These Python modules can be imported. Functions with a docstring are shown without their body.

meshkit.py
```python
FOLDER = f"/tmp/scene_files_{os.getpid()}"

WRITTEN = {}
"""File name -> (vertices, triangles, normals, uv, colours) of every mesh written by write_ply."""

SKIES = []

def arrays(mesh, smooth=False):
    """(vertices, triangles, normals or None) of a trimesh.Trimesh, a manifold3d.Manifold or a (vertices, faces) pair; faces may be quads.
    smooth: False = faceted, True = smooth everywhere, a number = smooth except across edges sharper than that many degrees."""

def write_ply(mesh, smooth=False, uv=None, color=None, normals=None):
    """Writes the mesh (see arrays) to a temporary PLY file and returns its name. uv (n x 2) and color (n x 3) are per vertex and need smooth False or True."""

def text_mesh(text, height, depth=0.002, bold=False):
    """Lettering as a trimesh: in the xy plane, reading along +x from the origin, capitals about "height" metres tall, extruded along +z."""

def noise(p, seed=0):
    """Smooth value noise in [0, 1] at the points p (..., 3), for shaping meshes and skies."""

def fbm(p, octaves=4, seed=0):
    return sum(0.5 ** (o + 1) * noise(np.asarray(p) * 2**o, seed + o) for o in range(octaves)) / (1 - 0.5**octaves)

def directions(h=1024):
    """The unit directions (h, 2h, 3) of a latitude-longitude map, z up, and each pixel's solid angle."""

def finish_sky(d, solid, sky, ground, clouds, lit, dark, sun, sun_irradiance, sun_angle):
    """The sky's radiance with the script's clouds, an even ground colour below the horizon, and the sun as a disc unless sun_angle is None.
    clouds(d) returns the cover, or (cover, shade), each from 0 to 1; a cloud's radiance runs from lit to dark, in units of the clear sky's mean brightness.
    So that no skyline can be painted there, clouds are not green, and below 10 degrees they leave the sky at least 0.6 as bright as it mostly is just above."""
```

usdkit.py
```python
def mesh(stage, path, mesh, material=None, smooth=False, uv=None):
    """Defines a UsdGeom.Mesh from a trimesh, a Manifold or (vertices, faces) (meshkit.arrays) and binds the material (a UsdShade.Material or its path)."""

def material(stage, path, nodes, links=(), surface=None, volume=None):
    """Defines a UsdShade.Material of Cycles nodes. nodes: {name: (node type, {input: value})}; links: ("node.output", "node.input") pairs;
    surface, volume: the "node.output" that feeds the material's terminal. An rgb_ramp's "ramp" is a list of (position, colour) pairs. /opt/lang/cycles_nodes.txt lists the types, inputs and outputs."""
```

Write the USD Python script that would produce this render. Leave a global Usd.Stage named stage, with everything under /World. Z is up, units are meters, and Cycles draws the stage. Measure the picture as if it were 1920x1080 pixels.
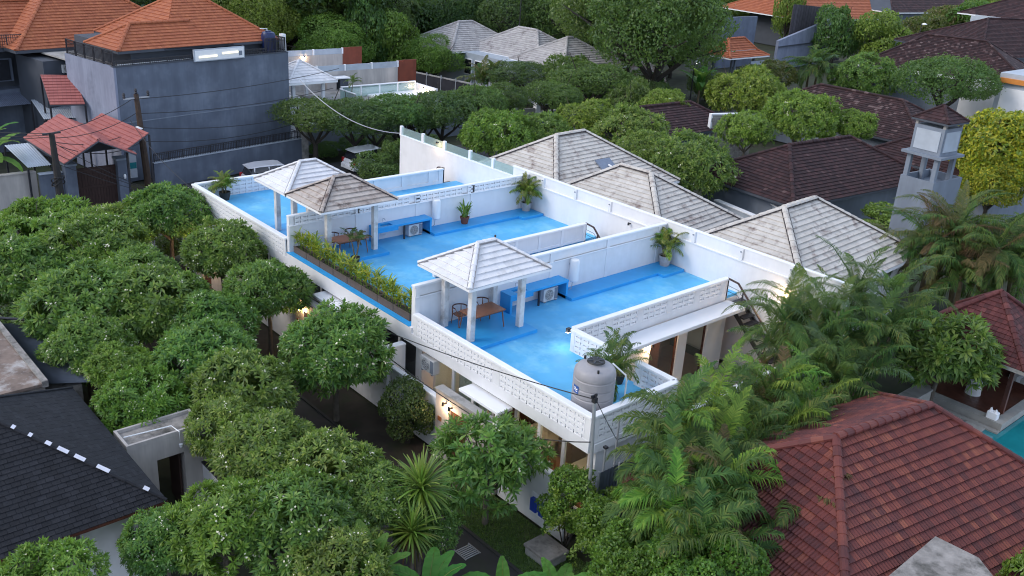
import math, random, zlib
import numpy as np
import trimesh
from scipy.sparse import coo_matrix
from scipy.sparse.csgraph import connected_components
import usdkit, meshkit
from pxr import Usd, UsdGeom, UsdLux, UsdShade, Gf, Sdf, Vt

stage = Usd.Stage.CreateInMemory()
UsdGeom.SetStageUpAxis(stage, UsdGeom.Tokens.z)
UsdGeom.SetStageMetersPerUnit(stage, 1.0)
UsdGeom.Xform.Define(stage, '/World')
UsdGeom.Scope.Define(stage, '/World/Looks')

# ------------------------------------------------------------------ camera
CAM = np.array([35.0, -18.73, 18.4])
PITCH, ROLL, HEAD = 0.386926, 0.065897, 2.400871
FOCAL = 36.0 * 1751.1 / 1920.0
fw = np.array([math.cos(HEAD) * math.cos(PITCH), math.sin(HEAD) * math.cos(PITCH), -math.sin(PITCH)])
rt0 = np.array([math.sin(HEAD), -math.cos(HEAD), 0.0])
up0 = np.cross(rt0, fw)
rt = rt0 * math.cos(ROLL) + up0 * math.sin(ROLL)
up = -rt0 * math.sin(ROLL) + up0 * math.cos(ROLL)
cam = UsdGeom.Camera.Define(stage, '/World/camera')
cam.CreateFocalLengthAttr(FOCAL)
cam.CreateHorizontalApertureAttr(36.0)
cam.CreateVerticalApertureAttr(20.25)
cam.CreateClippingRangeAttr(Gf.Vec2f(0.5, 5000.0))
cam.AddTransformOp().Set(Gf.Matrix4d(*rt, 0, *up, 0, *(-fw), 0, *CAM, 1))
cam.CreateExposureAttr(1.0)

# ------------------------------------------------------------------ sky and sun (dull dusk, overcast)
SUN_EL, SUN_AZ = math.radians(34.0), math.radians(208.0)      # azimuth measured as atan2(x, y)
sdir = np.array([math.sin(SUN_AZ) * math.cos(SUN_EL), math.cos(SUN_AZ) * math.cos(SUN_EL), math.sin(SUN_EL)])
SKY = usdkit.material(stage, '/World/Looks/sky_look', {
    'sky': ('sky_texture', {'sky_type': 'single_scattering', 'sun_disc': False, 'sun_elevation': SUN_EL, 'sun_rotation': SUN_AZ,
                            'altitude': 50.0, 'air_density': 1.0, 'aerosol_density': 2.0, 'ozone_density': 1.0}),
    'co': ('texture_coordinate', {}),
    'mp': ('mapping', {'scale': (1.0, 1.0, 2.5)}),
    'no': ('noise_texture', {'scale': 2.2, 'detail': 5.0, 'roughness': 0.55}),
    'rp': ('rgb_ramp', {'ramp': [(0.36, (0.25, 0.25, 0.25)), (0.62, (0.95, 0.95, 0.95))]}),
    'cl': ('color', {'value': (4.45, 5.15, 6.45)}),
    'mx': ('mix', {'mix_type': 'mix'}),
    'bg': ('background_shader', {'strength': 0.11})},
    [('co.generated', 'mp.vector'), ('mp.vector', 'no.vector'), ('no.fac', 'rp.fac'), ('rp.color', 'mx.fac'), ('sky.color', 'mx.color1'),
     ('cl.color', 'mx.color2'), ('mx.color', 'bg.color')], surface='bg.background')
dome = UsdLux.DomeLight.Define(stage, '/World/sky')
dome.GetPrim().SetCustomDataByKey('kind', 'structure')
UsdShade.MaterialBindingAPI.Apply(dome.GetPrim()).Bind(SKY)
sun = UsdLux.DistantLight.Define(stage, '/World/sun')
sun.CreateIntensityAttr(0.16)
sun.CreateAngleAttr(25.0)
sun.CreateNormalizeAttr(True)
sun.CreateColorAttr(Gf.Vec3f(1.0, 0.95, 0.9))
zx = np.cross([0, 0, 1.0], sdir); zx /= np.linalg.norm(zx); zy = np.cross(sdir, zx)
UsdGeom.Xformable(sun).AddTransformOp().Set(Gf.Matrix4d(*zx, 0, *zy, 0, *sdir, 0, 0, 0, 60, 1))

# ------------------------------------------------------------------ scene helpers
PI = math.pi
_used = {}

def free(parent, name):
    k = (str(parent), name); n = _used.get(k, 0); _used[k] = n + 1
    return f'{parent}/{name}' if n == 0 else f'{parent}/{name}_{n:03d}'

ORIGIN = {}

def setdata(p, **kw):
    for k, v in kw.items():
        if v: p.SetCustomDataByKey(k, v)

def thing(name, label, cat, loc=(0, 0, 0), rot=0.0, group=None, kind=None, scale=None):
    x = UsdGeom.Xform.Define(stage, free('/World', name))
    x.AddTranslateOp().Set(Gf.Vec3d(*map(float, loc)))
    if rot: x.AddRotateZOp().Set(math.degrees(rot))
    if scale is not None: x.AddScaleOp().Set(Gf.Vec3f(*map(float, scale)))
    setdata(x.GetPrim(), label=label, category=cat, group=group, kind=kind)
    ORIGIN[str(x.GetPath())] = np.array(loc, float)
    return str(x.GetPath())

def proto(name):
    p = stage.CreateClassPrim('/World/' + name)
    ORIGIN[str(p.GetPath())] = np.zeros(3)
    return str(p.GetPath())

def place(name, src, label, cat, loc, rot=0.0, scale=None, group=None, tilt=None):
    x = UsdGeom.Xform.Define(stage, free('/World', name))
    x.AddTranslateOp().Set(Gf.Vec3d(*map(float, loc)))
    if rot: x.AddRotateZOp().Set(math.degrees(rot))
    if tilt: x.AddRotateXOp().Set(math.degrees(tilt))
    if scale is not None: x.AddScaleOp().Set(Gf.Vec3f(*map(float, scale)))
    x.GetPrim().GetReferences().AddInternalReference(src)
    x.GetPrim().SetInstanceable(True)
    setdata(x.GetPrim(), label=label, category=cat, group=group)
    return str(x.GetPath())

def origin(path):
    path = str(path)
    while path and path not in ORIGIN: path = path.rsplit('/', 1)[0]
    return ORIGIN.get(path, np.zeros(3))

def put(parent, name, mb, m, smooth=False, label=None, kind=None, cat=None, group=None):
    """one Mesh prim under parent; mb holds world coordinates (or local ones under a class prim)"""
    v, f = mb.arr() if isinstance(mb, MB) else mb
    path = free(parent, name)
    v = np.asarray(v) - origin(parent)
    me = usdkit.mesh(stage, path, (v, f), MAT[m], smooth=smooth)
    if m in TONED:                                   # one random number per loose piece (leaf, tile): picks its colour along the ramp
        f_ = np.asarray(f, int)
        if f_.shape[1] == 4: f_ = np.vstack([f_[:, [0, 1, 2]], f_[:, [0, 2, 3]]])
        n_ = len(v); g_ = coo_matrix((np.ones(2*len(f_)), (f_[:, [0, 1]].T.ravel(), f_[:, [1, 2]].T.ravel())), shape=(n_, n_))
        k_, lab_ = connected_components(g_, directed=False)
        tone = np.random.default_rng(zlib.crc32(path.encode())).uniform(0, 1, k_)[lab_[f_[:, 0]]]
        UsdGeom.PrimvarsAPI(me).CreatePrimvar('tone', Sdf.ValueTypeNames.FloatArray, 'uniform').Set(Vt.FloatArray.FromNumpy(tone.astype(np.float32)))
    setdata(me.GetPrim(), label=label, kind=kind, category=cat, group=group)
    return path

class MB:
    def __init__(self): self.v, self.f, self.n = [], [], 0
    def add(self, v, f):
        v = np.asarray(v, float).reshape(-1, 3); f = np.asarray(f, int)
        if f.ndim == 2 and f.shape[1] == 4: f = np.vstack([f[:, [0, 1, 2]], f[:, [0, 2, 3]]])
        self.v.append(v); self.f.append(f + self.n); self.n += len(v); return self
    def arr(self): return np.vstack(self.v), np.vstack(self.f)
    def box(self, x0, y0, z0, x1, y1, z1):
        x0, x1 = min(x0, x1), max(x0, x1); y0, y1 = min(y0, y1), max(y0, y1); z0, z1 = min(z0, z1), max(z0, z1)
        v = [(x0,y0,z0),(x1,y0,z0),(x1,y1,z0),(x0,y1,z0),(x0,y0,z1),(x1,y0,z1),(x1,y1,z1),(x0,y1,z1)]
        return self.add(v, BOXF)
    def obox(self, c, s, rz=0.0, M=None):
        v = np.array([(a, b, d) for d in (-.5, .5) for a, b in ((-.5,-.5),(.5,-.5),(.5,.5),(-.5,.5))]) * np.array(s)
        if M is None:
            ca, sa = math.cos(rz), math.sin(rz); M = np.array([[ca, -sa, 0], [sa, ca, 0], [0, 0, 1]])
        return self.add(v @ np.asarray(M).T + np.array(c), BOXF)
    def rbox(self, x0, y0, z0, x1, y1, z1, c=0.01):
        """box with chamfered vertical and top edges"""
        p = [(x0+c,y0),(x1-c,y0),(x1,y0+c),(x1,y1-c),(x1-c,y1),(x0+c,y1),(x0,y1-c),(x0,y0+c)]
        q = [(x0+2*c,y0+c),(x1-2*c,y0+c),(x1-c,y0+2*c),(x1-c,y1-2*c),(x1-2*c,y1-c),(x0+2*c,y1-c),(x0+c,y1-2*c),(x0+c,y0+2*c)]
        v = [(a,b,z0) for a,b in p] + [(a,b,z1-c) for a,b in p] + [(a,b,z1) for a,b in q]
        f = []
        for k in range(2):
            for i in range(8):
                j = (i+1) % 8; f += [(k*8+i, k*8+j, k*8+8+j), (k*8+i, k*8+8+j, k*8+8+i)]
        f += [(16, 16+i, 17+i) for i in range(1, 7)] + [(0, i+1, i) for i in range(1, 7)]
        return self.add(v, f)
    def beam(self, p, q, w, h, upv=(0, 0, 1)):
        p, q = np.array(p, float), np.array(q, float); d = q - p; L = np.linalg.norm(d); d = d / L
        s = np.cross(d, upv); s = s / max(np.linalg.norm(s), 1e-9); u = np.cross(s, d)
        return self.obox((p + q) / 2, (L, w, h), M=np.stack([d, s, u], 1))
    def tube(self, pts, r, n=6, cap=True):
        pts = np.array(pts, float); k = len(pts)
        r = np.broadcast_to(np.array(r, float), (k,))
        t = np.gradient(pts, axis=0); t /= np.maximum(np.linalg.norm(t, axis=1, keepdims=True), 1e-9)
        ref = np.array([0, 0, 1.0]) if abs(t[:, 2]).mean() < 0.8 else np.array([1.0, 0, 0])
        s = np.cross(t, ref); s /= np.maximum(np.linalg.norm(s, axis=1, keepdims=True), 1e-9); u = np.cross(s, t)
        a = np.arange(n) * 2 * PI / n
        v = pts[:, None] + r[:, None, None] * (np.cos(a)[None, :, None] * s[:, None] + np.sin(a)[None, :, None] * u[:, None])
        f = []
        for i in range(k - 1):
            for j in range(n):
                b = (j + 1) % n; f += [(i*n+j, i*n+b, (i+1)*n+b), (i*n+j, (i+1)*n+b, (i+1)*n+j)]
        v = v.reshape(-1, 3)
        if cap:
            f += [(0, j + 1, j) for j in range(1, n - 1)] + [((k-1)*n, (k-1)*n+j, (k-1)*n+j+1) for j in range(1, n - 1)]
        return self.add(v, np.array(f)[:, ::-1])
    def lathe(self, prof, c=(0, 0, 0), n=20):
        prof = np.array(prof, float); k = len(prof); a = np.arange(n) * 2 * PI / n
        v = np.stack([prof[:, 0:1] * np.cos(a), prof[:, 0:1] * np.sin(a), np.repeat(prof[:, 1:2], n, 1)], -1).reshape(-1, 3) + np.array(c)
        f = []
        for i in range(k - 1):
            for j in range(n):
                b = (j + 1) % n; f += [(i*n+j, i*n+b, (i+1)*n+b), (i*n+j, (i+1)*n+b, (i+1)*n+j)]
        return self.add(v, f)
    def poly(self, pts):
        return self.add(pts, [(0, i, i + 1) for i in range(1, len(pts) - 1)])
    def prism(self, poly, z0, z1):
        k = len(poly)
        if sum(poly[i][0]*poly[(i+1)%k][1] - poly[(i+1)%k][0]*poly[i][1] for i in range(k)) < 0: poly = poly[::-1]
        v = [(x, y, z0) for x, y in poly] + [(x, y, z1) for x, y in poly]
        f = [(i, (i+1) % k, k + (i+1) % k) for i in range(k)] + [(i, k + (i+1) % k, k + i) for i in range(k)]
        f += [(k, k+i, k+i+1) for i in range(1, k-1)] + [(0, i+1, i) for i in range(1, k-1)]
        return self.add(v, f)
    def mesh(self, m): return self.add(m.vertices, m.faces)

BOXF = np.array([(0,2,1),(0,3,2),(4,5,6),(4,6,7),(0,1,5),(0,5,4),(1,2,6),(1,6,5),(2,3,7),(2,7,6),(3,0,4),(3,4,7)])

def bx(*a): return MB().box(*a)
def rb(*a, c=0.012): return MB().rbox(*a, c=c)

# ------------------------------------------------------------------ materials
MAT = {}
TONED = set()

def flat(name, col, rough=0.6, var=0.12, scale=3.0, bump=0.0, bscale=40.0, spec=0.5, metal=0.0, streak=0.0, dirt=None, dscale=0.6, objv=0.0, coat=0.0):
    """painted or plastered surface: base colour with soft blotches, vertical streaks and fine relief"""
    c = np.array(col, float)
    nodes = {'g': ('geometry', {}),
             'n': ('noise_texture', {'scale': scale, 'detail': 6.0, 'roughness': 0.62}),
             'r': ('rgb_ramp', {'ramp': [(0.3, tuple(c * (1 - var))), (0.7, tuple(np.minimum(c * (1 + var * 0.7), 0.95)))]}),
             'p': ('principled_bsdf', {'roughness': rough, 'metallic': metal, 'specular_ior_level': spec, 'coat_weight': coat})}
    links = [('g.position', 'n.vector'), ('n.fac', 'r.fac')]
    last = 'r.color'
    if dirt is not None:
        nodes['dn'] = ('noise_texture', {'scale': dscale, 'detail': 8.0, 'roughness': 0.68})
        nodes['dr'] = ('rgb_ramp', {'ramp': [(0.5, (0, 0, 0)), (0.68, (1, 1, 1))]})
        nodes['dm'] = ('mix', {'color2': dirt})
        links += [('g.position', 'dn.vector'), ('dn.fac', 'dr.fac'), ('dr.color', 'dm.fac'), (last, 'dm.color1')]; last = 'dm.color'
    if streak > 0:
        nodes['sm'] = ('mapping', {'scale': (0.8, 0.8, 0.10)})
        nodes['sn'] = ('noise_texture', {'scale': 1.6, 'detail': 5.0, 'roughness': 0.7})
        nodes['sr'] = ('rgb_ramp', {'ramp': [(0.42, (1 - streak, 1 - streak, 1 - streak * 0.95)), (0.66, (1, 1, 1))]})
        nodes['sx'] = ('mix', {'mix_type': 'multiply', 'fac': 1.0})
        links += [('g.position', 'sm.vector'), ('sm.vector', 'sn.vector'), ('sn.fac', 'sr.fac'), (last, 'sx.color1'), ('sr.color', 'sx.color2')]; last = 'sx.color'
    if objv > 0:
        nodes['ob'] = ('object_info', {}); nodes['or'] = ('map_range', {'to_min': 1 - objv, 'to_max': 1 + objv}); nodes['oh'] = ('hsv', {'saturation': 1.0})
        links += [('ob.random', 'or.value'), ('or.result', 'oh.value'), (last, 'oh.color')]; last = 'oh.color'
    links.append((last, 'p.base_color'))
    if bump > 0:
        nodes['bn'] = ('noise_texture', {'scale': bscale, 'detail': 4.0}); nodes['b'] = ('bump', {'strength': bump, 'distance': 0.02})
        links += [('g.position', 'bn.vector'), ('bn.fac', 'b.height'), ('b.normal', 'p.normal')]
    MAT[name] = usdkit.material(stage, '/World/Looks/' + name, nodes, links, surface='p.BSDF')

def tiles(name, ramp, rough=0.75, nscale=2.5, nmix=0.5, dirt=None, dpos=(0.5, 0.7), dscale=1.2, spec=0.35, bump=0.25):
    """roof tiles: tone of each tile picked by chance along a ramp, plus weathering"""
    TONED.add(name)
    nodes = {'g': ('geometry', {}), 'to': ('attribute', {'attribute': 'tone'}),
             'n': ('noise_texture', {'scale': nscale, 'detail': 5.0, 'roughness': 0.65}),
             'nr': ('map_range', {'from_min': 0.3, 'from_max': 0.7, 'clamp': True}),
             'mf': ('mix_float', {'fac': nmix}),
             'r': ('rgb_ramp', {'ramp': ramp}),
             'p': ('principled_bsdf', {'roughness': rough, 'specular_ior_level': spec}),
             'bn': ('noise_texture', {'scale': 22.0, 'detail': 4.0}), 'b': ('bump', {'strength': bump, 'distance': 0.02})}
    links = [('g.position', 'n.vector'), ('n.fac', 'nr.value'),
             ('to.fac', 'mf.a'), ('nr.result', 'mf.b'), ('mf.result', 'r.fac'),
             ('g.position', 'bn.vector'), ('bn.fac', 'b.height'), ('b.normal', 'p.normal')]
    last = 'r.color'
    if dirt is not None:
        nodes['dn'] = ('noise_texture', {'scale': dscale, 'detail': 8.0, 'roughness': 0.7})
        nodes['dr'] = ('rgb_ramp', {'ramp': [(dpos[0], (0, 0, 0)), (dpos[1], (1, 1, 1))]})
        nodes['dm'] = ('mix', {'color2': dirt})
        links += [('g.position', 'dn.vector'), ('dn.fac', 'dr.fac'), ('dr.color', 'dm.fac'), (last, 'dm.color1')]; last = 'dm.color'
    links.append((last, 'p.base_color'))
    MAT[name] = usdkit.material(stage, '/World/Looks/' + name, nodes, links, surface='p.BSDF')

def leafmat(name, ramp, rough=0.42, trans=0.25, tcol=(0.26, 0.42, 0.07), spec=0.5, hue=0.04):
    TONED.add(name)
    nodes = {'g': ('geometry', {}), 'ob': ('object_info', {}), 'to': ('attribute', {'attribute': 'tone'}),
             'r': ('rgb_ramp', {'ramp': ramp}),
             'n': ('noise_texture', {'scale': 0.7, 'detail': 2.0}),
             'nr': ('map_range', {'from_min': 0.3, 'from_max': 0.7, 'to_min': 0.72, 'to_max': 1.22}),
             'orr': ('map_range', {'to_min': 0.5 - hue, 'to_max': 0.5 + hue * 0.5}),
             'h': ('hsv', {}),
             'p': ('principled_bsdf', {'roughness': rough, 'specular_ior_level': spec}),
             't': ('translucent_bsdf', {'color': tcol}), 'm': ('mix_closure', {'fac': trans})}
    links = [('to.fac', 'r.fac'), ('r.color', 'h.color'), ('g.position', 'n.vector'), ('n.fac', 'nr.value'), ('nr.result', 'h.value'),
             ('ob.random', 'orr.value'), ('orr.result', 'h.hue'), ('h.color', 'p.base_color'), ('p.BSDF', 'm.closure1'), ('t.BSDF', 'm.closure2')]
    MAT[name] = usdkit.material(stage, '/World/Looks/' + name, nodes, links, surface='m.closure')

def glow(name, col, strength):
    MAT[name] = usdkit.material(stage, '/World/Looks/' + name, {'e': ('emission', {'color': col, 'strength': strength})}, [], surface='e.emission')

def pane(name, tint=(0.9, 0.95, 0.95), rough=0.02, base=0.0):
    nodes = {'lw': ('layer_weight', {'blend': 0.5}), 'pw': ('math', {'math_type': 'power', 'value2': 3.0}), 'f': ('math', {'math_type': 'multiply_add', 'value2': 0.7, 'value3': 0.06}), 't': ('transparent_bsdf', {'color': tint}), 'gl': ('glossy_bsdf', {'color': (0.95, 0.97, 1.0), 'roughness': rough}), 'm': ('mix_closure', {})}
    MAT[name] = usdkit.material(stage, '/World/Looks/' + name, nodes, [('lw.facing', 'pw.value1'), ('pw.value', 'f.value1'), ('f.value', 'm.fac'), ('t.BSDF', 'm.closure1'), ('gl.BSDF', 'm.closure2')], surface='m.closure')

flat('white_paint', (0.80, 0.80, 0.82), 0.55, 0.03, 1.2, 0.04, 30, dirt=(0.72, 0.72, 0.73), dscale=0.5, streak=0.05)
flat('white_trim', (0.82, 0.83, 0.86), 0.5, 0.02, 2.0, 0.04, 30)
flat('white_breeze', (0.82, 0.82, 0.84), 0.6, 0.03, 3.0)
flat('old_white', (0.74, 0.73, 0.72), 0.6, 0.10, 4.0, 0.08, 40, dirt=(0.42, 0.38, 0.34), dscale=1.5, streak=0.2)
flat('blue_floor', (0.095, 0.45, 0.79), 0.55, 0.16, 0.6, 0.14, 7, dirt=(0.20, 0.56, 0.82), dscale=0.8, spec=0.5, streak=0.0)
flat('blue_paint', (0.03, 0.33, 0.71), 0.4, 0.08, 1.5, 0.05, 30)
flat('blue_dark', (0.015, 0.18, 0.52), 0.4, 0.06)
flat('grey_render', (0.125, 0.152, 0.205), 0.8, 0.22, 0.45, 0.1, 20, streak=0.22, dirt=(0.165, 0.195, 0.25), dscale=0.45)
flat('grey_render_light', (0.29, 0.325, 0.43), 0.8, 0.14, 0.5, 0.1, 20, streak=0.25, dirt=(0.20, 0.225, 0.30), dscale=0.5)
flat('grey_dark', (0.06, 0.07, 0.09), 0.7, 0.15, 1.0)
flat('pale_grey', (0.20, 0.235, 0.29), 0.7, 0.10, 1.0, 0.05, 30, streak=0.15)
flat('cream_wall', (0.52, 0.48, 0.45), 0.8, 0.1, 1.0, 0.1, 30, streak=0.25)
flat('concrete', (0.33, 0.32, 0.31), 0.85, 0.2, 1.2, 0.2, 20, dirt=(0.13, 0.13, 0.12), dscale=0.9)
flat('concrete_old', (0.27, 0.25, 0.235), 0.9, 0.38, 2.6, 0.3, 20, dirt=(0.06, 0.058, 0.05), dscale=1.5)
flat('rust_sheet', (0.19, 0.14, 0.115), 0.8, 0.45, 1.6, 0.2, 10, dirt=(0.44, 0.43, 0.42), dscale=1.1)
flat('zinc', (0.17, 0.20, 0.27), 0.45, 0.15, 1.2, 0.05, 20, metal=0.3, streak=0.2)
flat('zinc_light', (0.42, 0.47, 0.54), 0.45, 0.12, 1.2, 0.05, 20, metal=0.2)
flat('asphalt', (0.045, 0.045, 0.05), 0.75, 0.25, 3.0, 0.3, 60, dirt=(0.03, 0.03, 0.035))
flat('paving', (0.035, 0.032, 0.033), 0.8, 0.3, 1.5, 0.3, 30, dirt=(0.03, 0.035, 0.022))
flat('soil', (0.03, 0.034, 0.018), 0.95, 0.4, 0.8, 0.4, 12, dirt=(0.035, 0.055, 0.02), dscale=0.35)
flat('bed_soil', (0.035, 0.028, 0.022), 0.95, 0.4, 1.2, 0.5, 14, dirt=(0.02, 0.03, 0.012), dscale=0.8)
flat('lawn', (0.045, 0.085, 0.02), 0.95, 0.35, 5.0, 0.6, 50, dirt=(0.07, 0.085, 0.03))
flat('dark_metal', (0.02, 0.02, 0.025), 0.45, 0.1, 5.0)
flat('brown_rail', (0.06, 0.035, 0.03), 0.45, 0.1, 5.0)
flat('pole_wood', (0.022, 0.02, 0.02), 0.8, 0.4, 4.0, 0.3, 30)
flat('pole_brown', (0.055, 0.035, 0.025), 0.8, 0.4, 4.0, 0.3, 30)
flat('galvanised', (0.40, 0.42, 0.46), 0.4, 0.12, 6.0, metal=0.5)
flat('cable', (0.015, 0.015, 0.018), 0.6, 0.05)
flat('wood', (0.23, 0.085, 0.035), 0.35, 0.2, 6.0, 0.05, 30, spec=0.6)
flat('wood_dark', (0.075, 0.026, 0.018), 0.4, 0.2, 6.0)
flat('deck_wood', (0.075, 0.028, 0.018), 0.35, 0.3, 3.0, 0.1, 12)
flat('fence_wood', (0.16, 0.14, 0.13), 0.85, 0.3, 3.0, 0.3, 12, objv=0.2)
flat('dark_plank', (0.055, 0.05, 0.06), 0.85, 0.3, 2.0, 0.3, 12, objv=0.3)
flat('gate_wood', (0.035, 0.016, 0.013), 0.7, 0.25, 3.0, 0.1, 20)
flat('rust_panel', (0.22, 0.05, 0.025), 0.6, 0.2, 2.0, streak=0.15)
flat('trunk', (0.13, 0.11, 0.09), 0.9, 0.3, 5.0, 0.5, 25)
flat('trunk_dark', (0.04, 0.034, 0.028), 0.9, 0.35, 5.0, 0.5, 25)
flat('palm_stem', (0.16, 0.12, 0.07), 0.8, 0.35, 5.0, 0.3, 12)
flat('black_plastic', (0.02, 0.02, 0.02), 0.5, 0.1)
flat('planter_brown', (0.11, 0.085, 0.075), 0.8, 0.15, 6.0, 0.1, 40)
flat('pot_grey', (0.40, 0.38, 0.38), 0.8, 0.2, 6.0, 0.15, 40)
flat('terracotta', (0.17, 0.06, 0.04), 0.8, 0.2, 6.0, 0.1, 40)
flat('pot_dark', (0.04, 0.035, 0.03), 0.7, 0.2, 6.0)
flat('tank_grey', (0.345, 0.335, 0.355), 0.5, 0.07, 2.5, 0.05, 15, streak=0.15)
flat('tank_blue', (0.01, 0.022, 0.085), 0.35, 0.1)
flat('sticker_blue', (0.025, 0.09, 0.34), 0.4, 0.05)
flat('white_plastic', (0.80, 0.81, 0.83), 0.35, 0.03)
flat('off_white', (0.62, 0.62, 0.62), 0.45, 0.05)
flat('grille', (0.20, 0.20, 0.20), 0.5, 0.1)
flat('car_silver', (0.52, 0.54, 0.60), 0.25, 0.03, coat=0.6, metal=0.3)
flat('car_white', (0.72, 0.74, 0.78), 0.25, 0.03, coat=0.6)
flat('car_glass', (0.01, 0.011, 0.014), 0.06, 0.0, spec=0.8)
flat('tyre', (0.015, 0.015, 0.015), 0.8, 0.1)
flat('tail_red', (0.30, 0.01, 0.01), 0.25, 0.05)
flat('black_cloth', (0.02, 0.02, 0.028), 0.9, 0.3, 1.5)
flat('pool_tile', (0.012, 0.19, 0.22), 0.08, 0.15, 1.0, 0.03, 3, spec=0.8)
flat('pool_stone', (0.32, 0.31, 0.29), 0.75, 0.2, 1.5, 0.15, 25)
flat('cushion_red', (0.42, 0.06, 0.06), 0.9, 0.1)
flat('cushion_grey', (0.35, 0.34, 0.32), 0.9, 0.1)
flat('petal', (0.78, 0.74, 0.58), 0.6, 0.08)
flat('petal_yellow', (0.75, 0.6, 0.2), 0.6, 0.08)
flat('sign_red', (0.65, 0.08, 0.02), 0.5, 0.05)
flat('orange_cloth', (0.6, 0.22, 0.04), 0.7, 0.1)
flat('mortar_dark', (0.05, 0.042, 0.045), 0.9, 0.2, 5.0)  # mortar colour, dark enough to stand in for shade under the caps
flat('mortar_pale', (0.30, 0.29, 0.30), 0.9, 0.2, 5.0)  # same for white roofs: mortar with the cap shade painted in
flat('white_shingle', (0.66, 0.66, 0.74), 0.6, 0.05)
flat('skylight', (0.16, 0.20, 0.28), 0.25, 0.1)
flat('room_wall', (0.24, 0.14, 0.08), 0.7, 0.1)
flat('room_dark', (0.05, 0.025, 0.018), 0.6, 0.2)
flat('curtain', (0.45, 0.40, 0.38), 0.9, 0.1, 3.0)
flat('blue_bin', (0.02, 0.06, 0.4), 0.5, 0.05)
flat('stone_wall', (0.36, 0.34, 0.31), 0.9, 0.2, 2.5, 0.3, 14)

tiles('tile_white', [(0.0, (0.60, 0.60, 0.62)), (0.5, (0.70, 0.70, 0.73)), (1.0, (0.76, 0.76, 0.79))], 0.6, dirt=(0.50, 0.48, 0.46), dpos=(0.55, 0.8), dscale=1.6)
tiles('tile_pale', [(0.0, (0.46, 0.43, 0.395)), (0.5, (0.55, 0.515, 0.475)), (1.0, (0.62, 0.585, 0.545))], 0.8, nmix=0.5, dirt=(0.22, 0.165, 0.15), dpos=(0.52, 0.70), dscale=1.7)
tiles('tile_stained', [(0.0, (0.30, 0.245, 0.22)), (0.5, (0.43, 0.375, 0.34)), (1.0, (0.52, 0.475, 0.44))], 0.8, dirt=(0.15, 0.105, 0.09), dpos=(0.52, 0.68), dscale=1.6)
tiles('tile_grey', [(0.0, (0.30, 0.28, 0.28)), (0.5, (0.42, 0.40, 0.40)), (1.0, (0.50, 0.48, 0.47))], 0.85, dirt=(0.14, 0.12, 0.12), dpos=(0.54, 0.7), dscale=0.7)
tiles('tile_orange', [(0.0, (0.29, 0.085, 0.04)), (0.5, (0.36, 0.11, 0.05)), (1.0, (0.42, 0.14, 0.06))], 0.7, nmix=0.4)
tiles('tile_pink', [(0.0, (0.32, 0.10, 0.09)), (0.5, (0.38, 0.125, 0.11)), (1.0, (0.42, 0.14, 0.12))], 0.6, nmix=0.4)
tiles('tile_red', [(0.0, (0.05, 0.018, 0.02)), (0.28, (0.10, 0.027, 0.025)), (0.55, (0.13, 0.033, 0.029)), (0.76, (0.17, 0.048, 0.035)), (0.92, (0.24, 0.08, 0.05)), (1.0, (0.31, 0.12, 0.075))], 0.6, nmix=0.38, nscale=0.8, dirt=(0.05, 0.022, 0.028), dpos=(0.5, 0.72), dscale=0.5)
tiles('tile_dark', [(0.0, (0.022, 0.010, 0.013)), (0.5, (0.036, 0.017, 0.018)), (0.93, (0.054, 0.023, 0.025)), (0.97, (0.086, 0.050, 0.049)), (1.0, (0.115, 0.072, 0.070))], 0.75, nmix=0.06)
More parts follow.
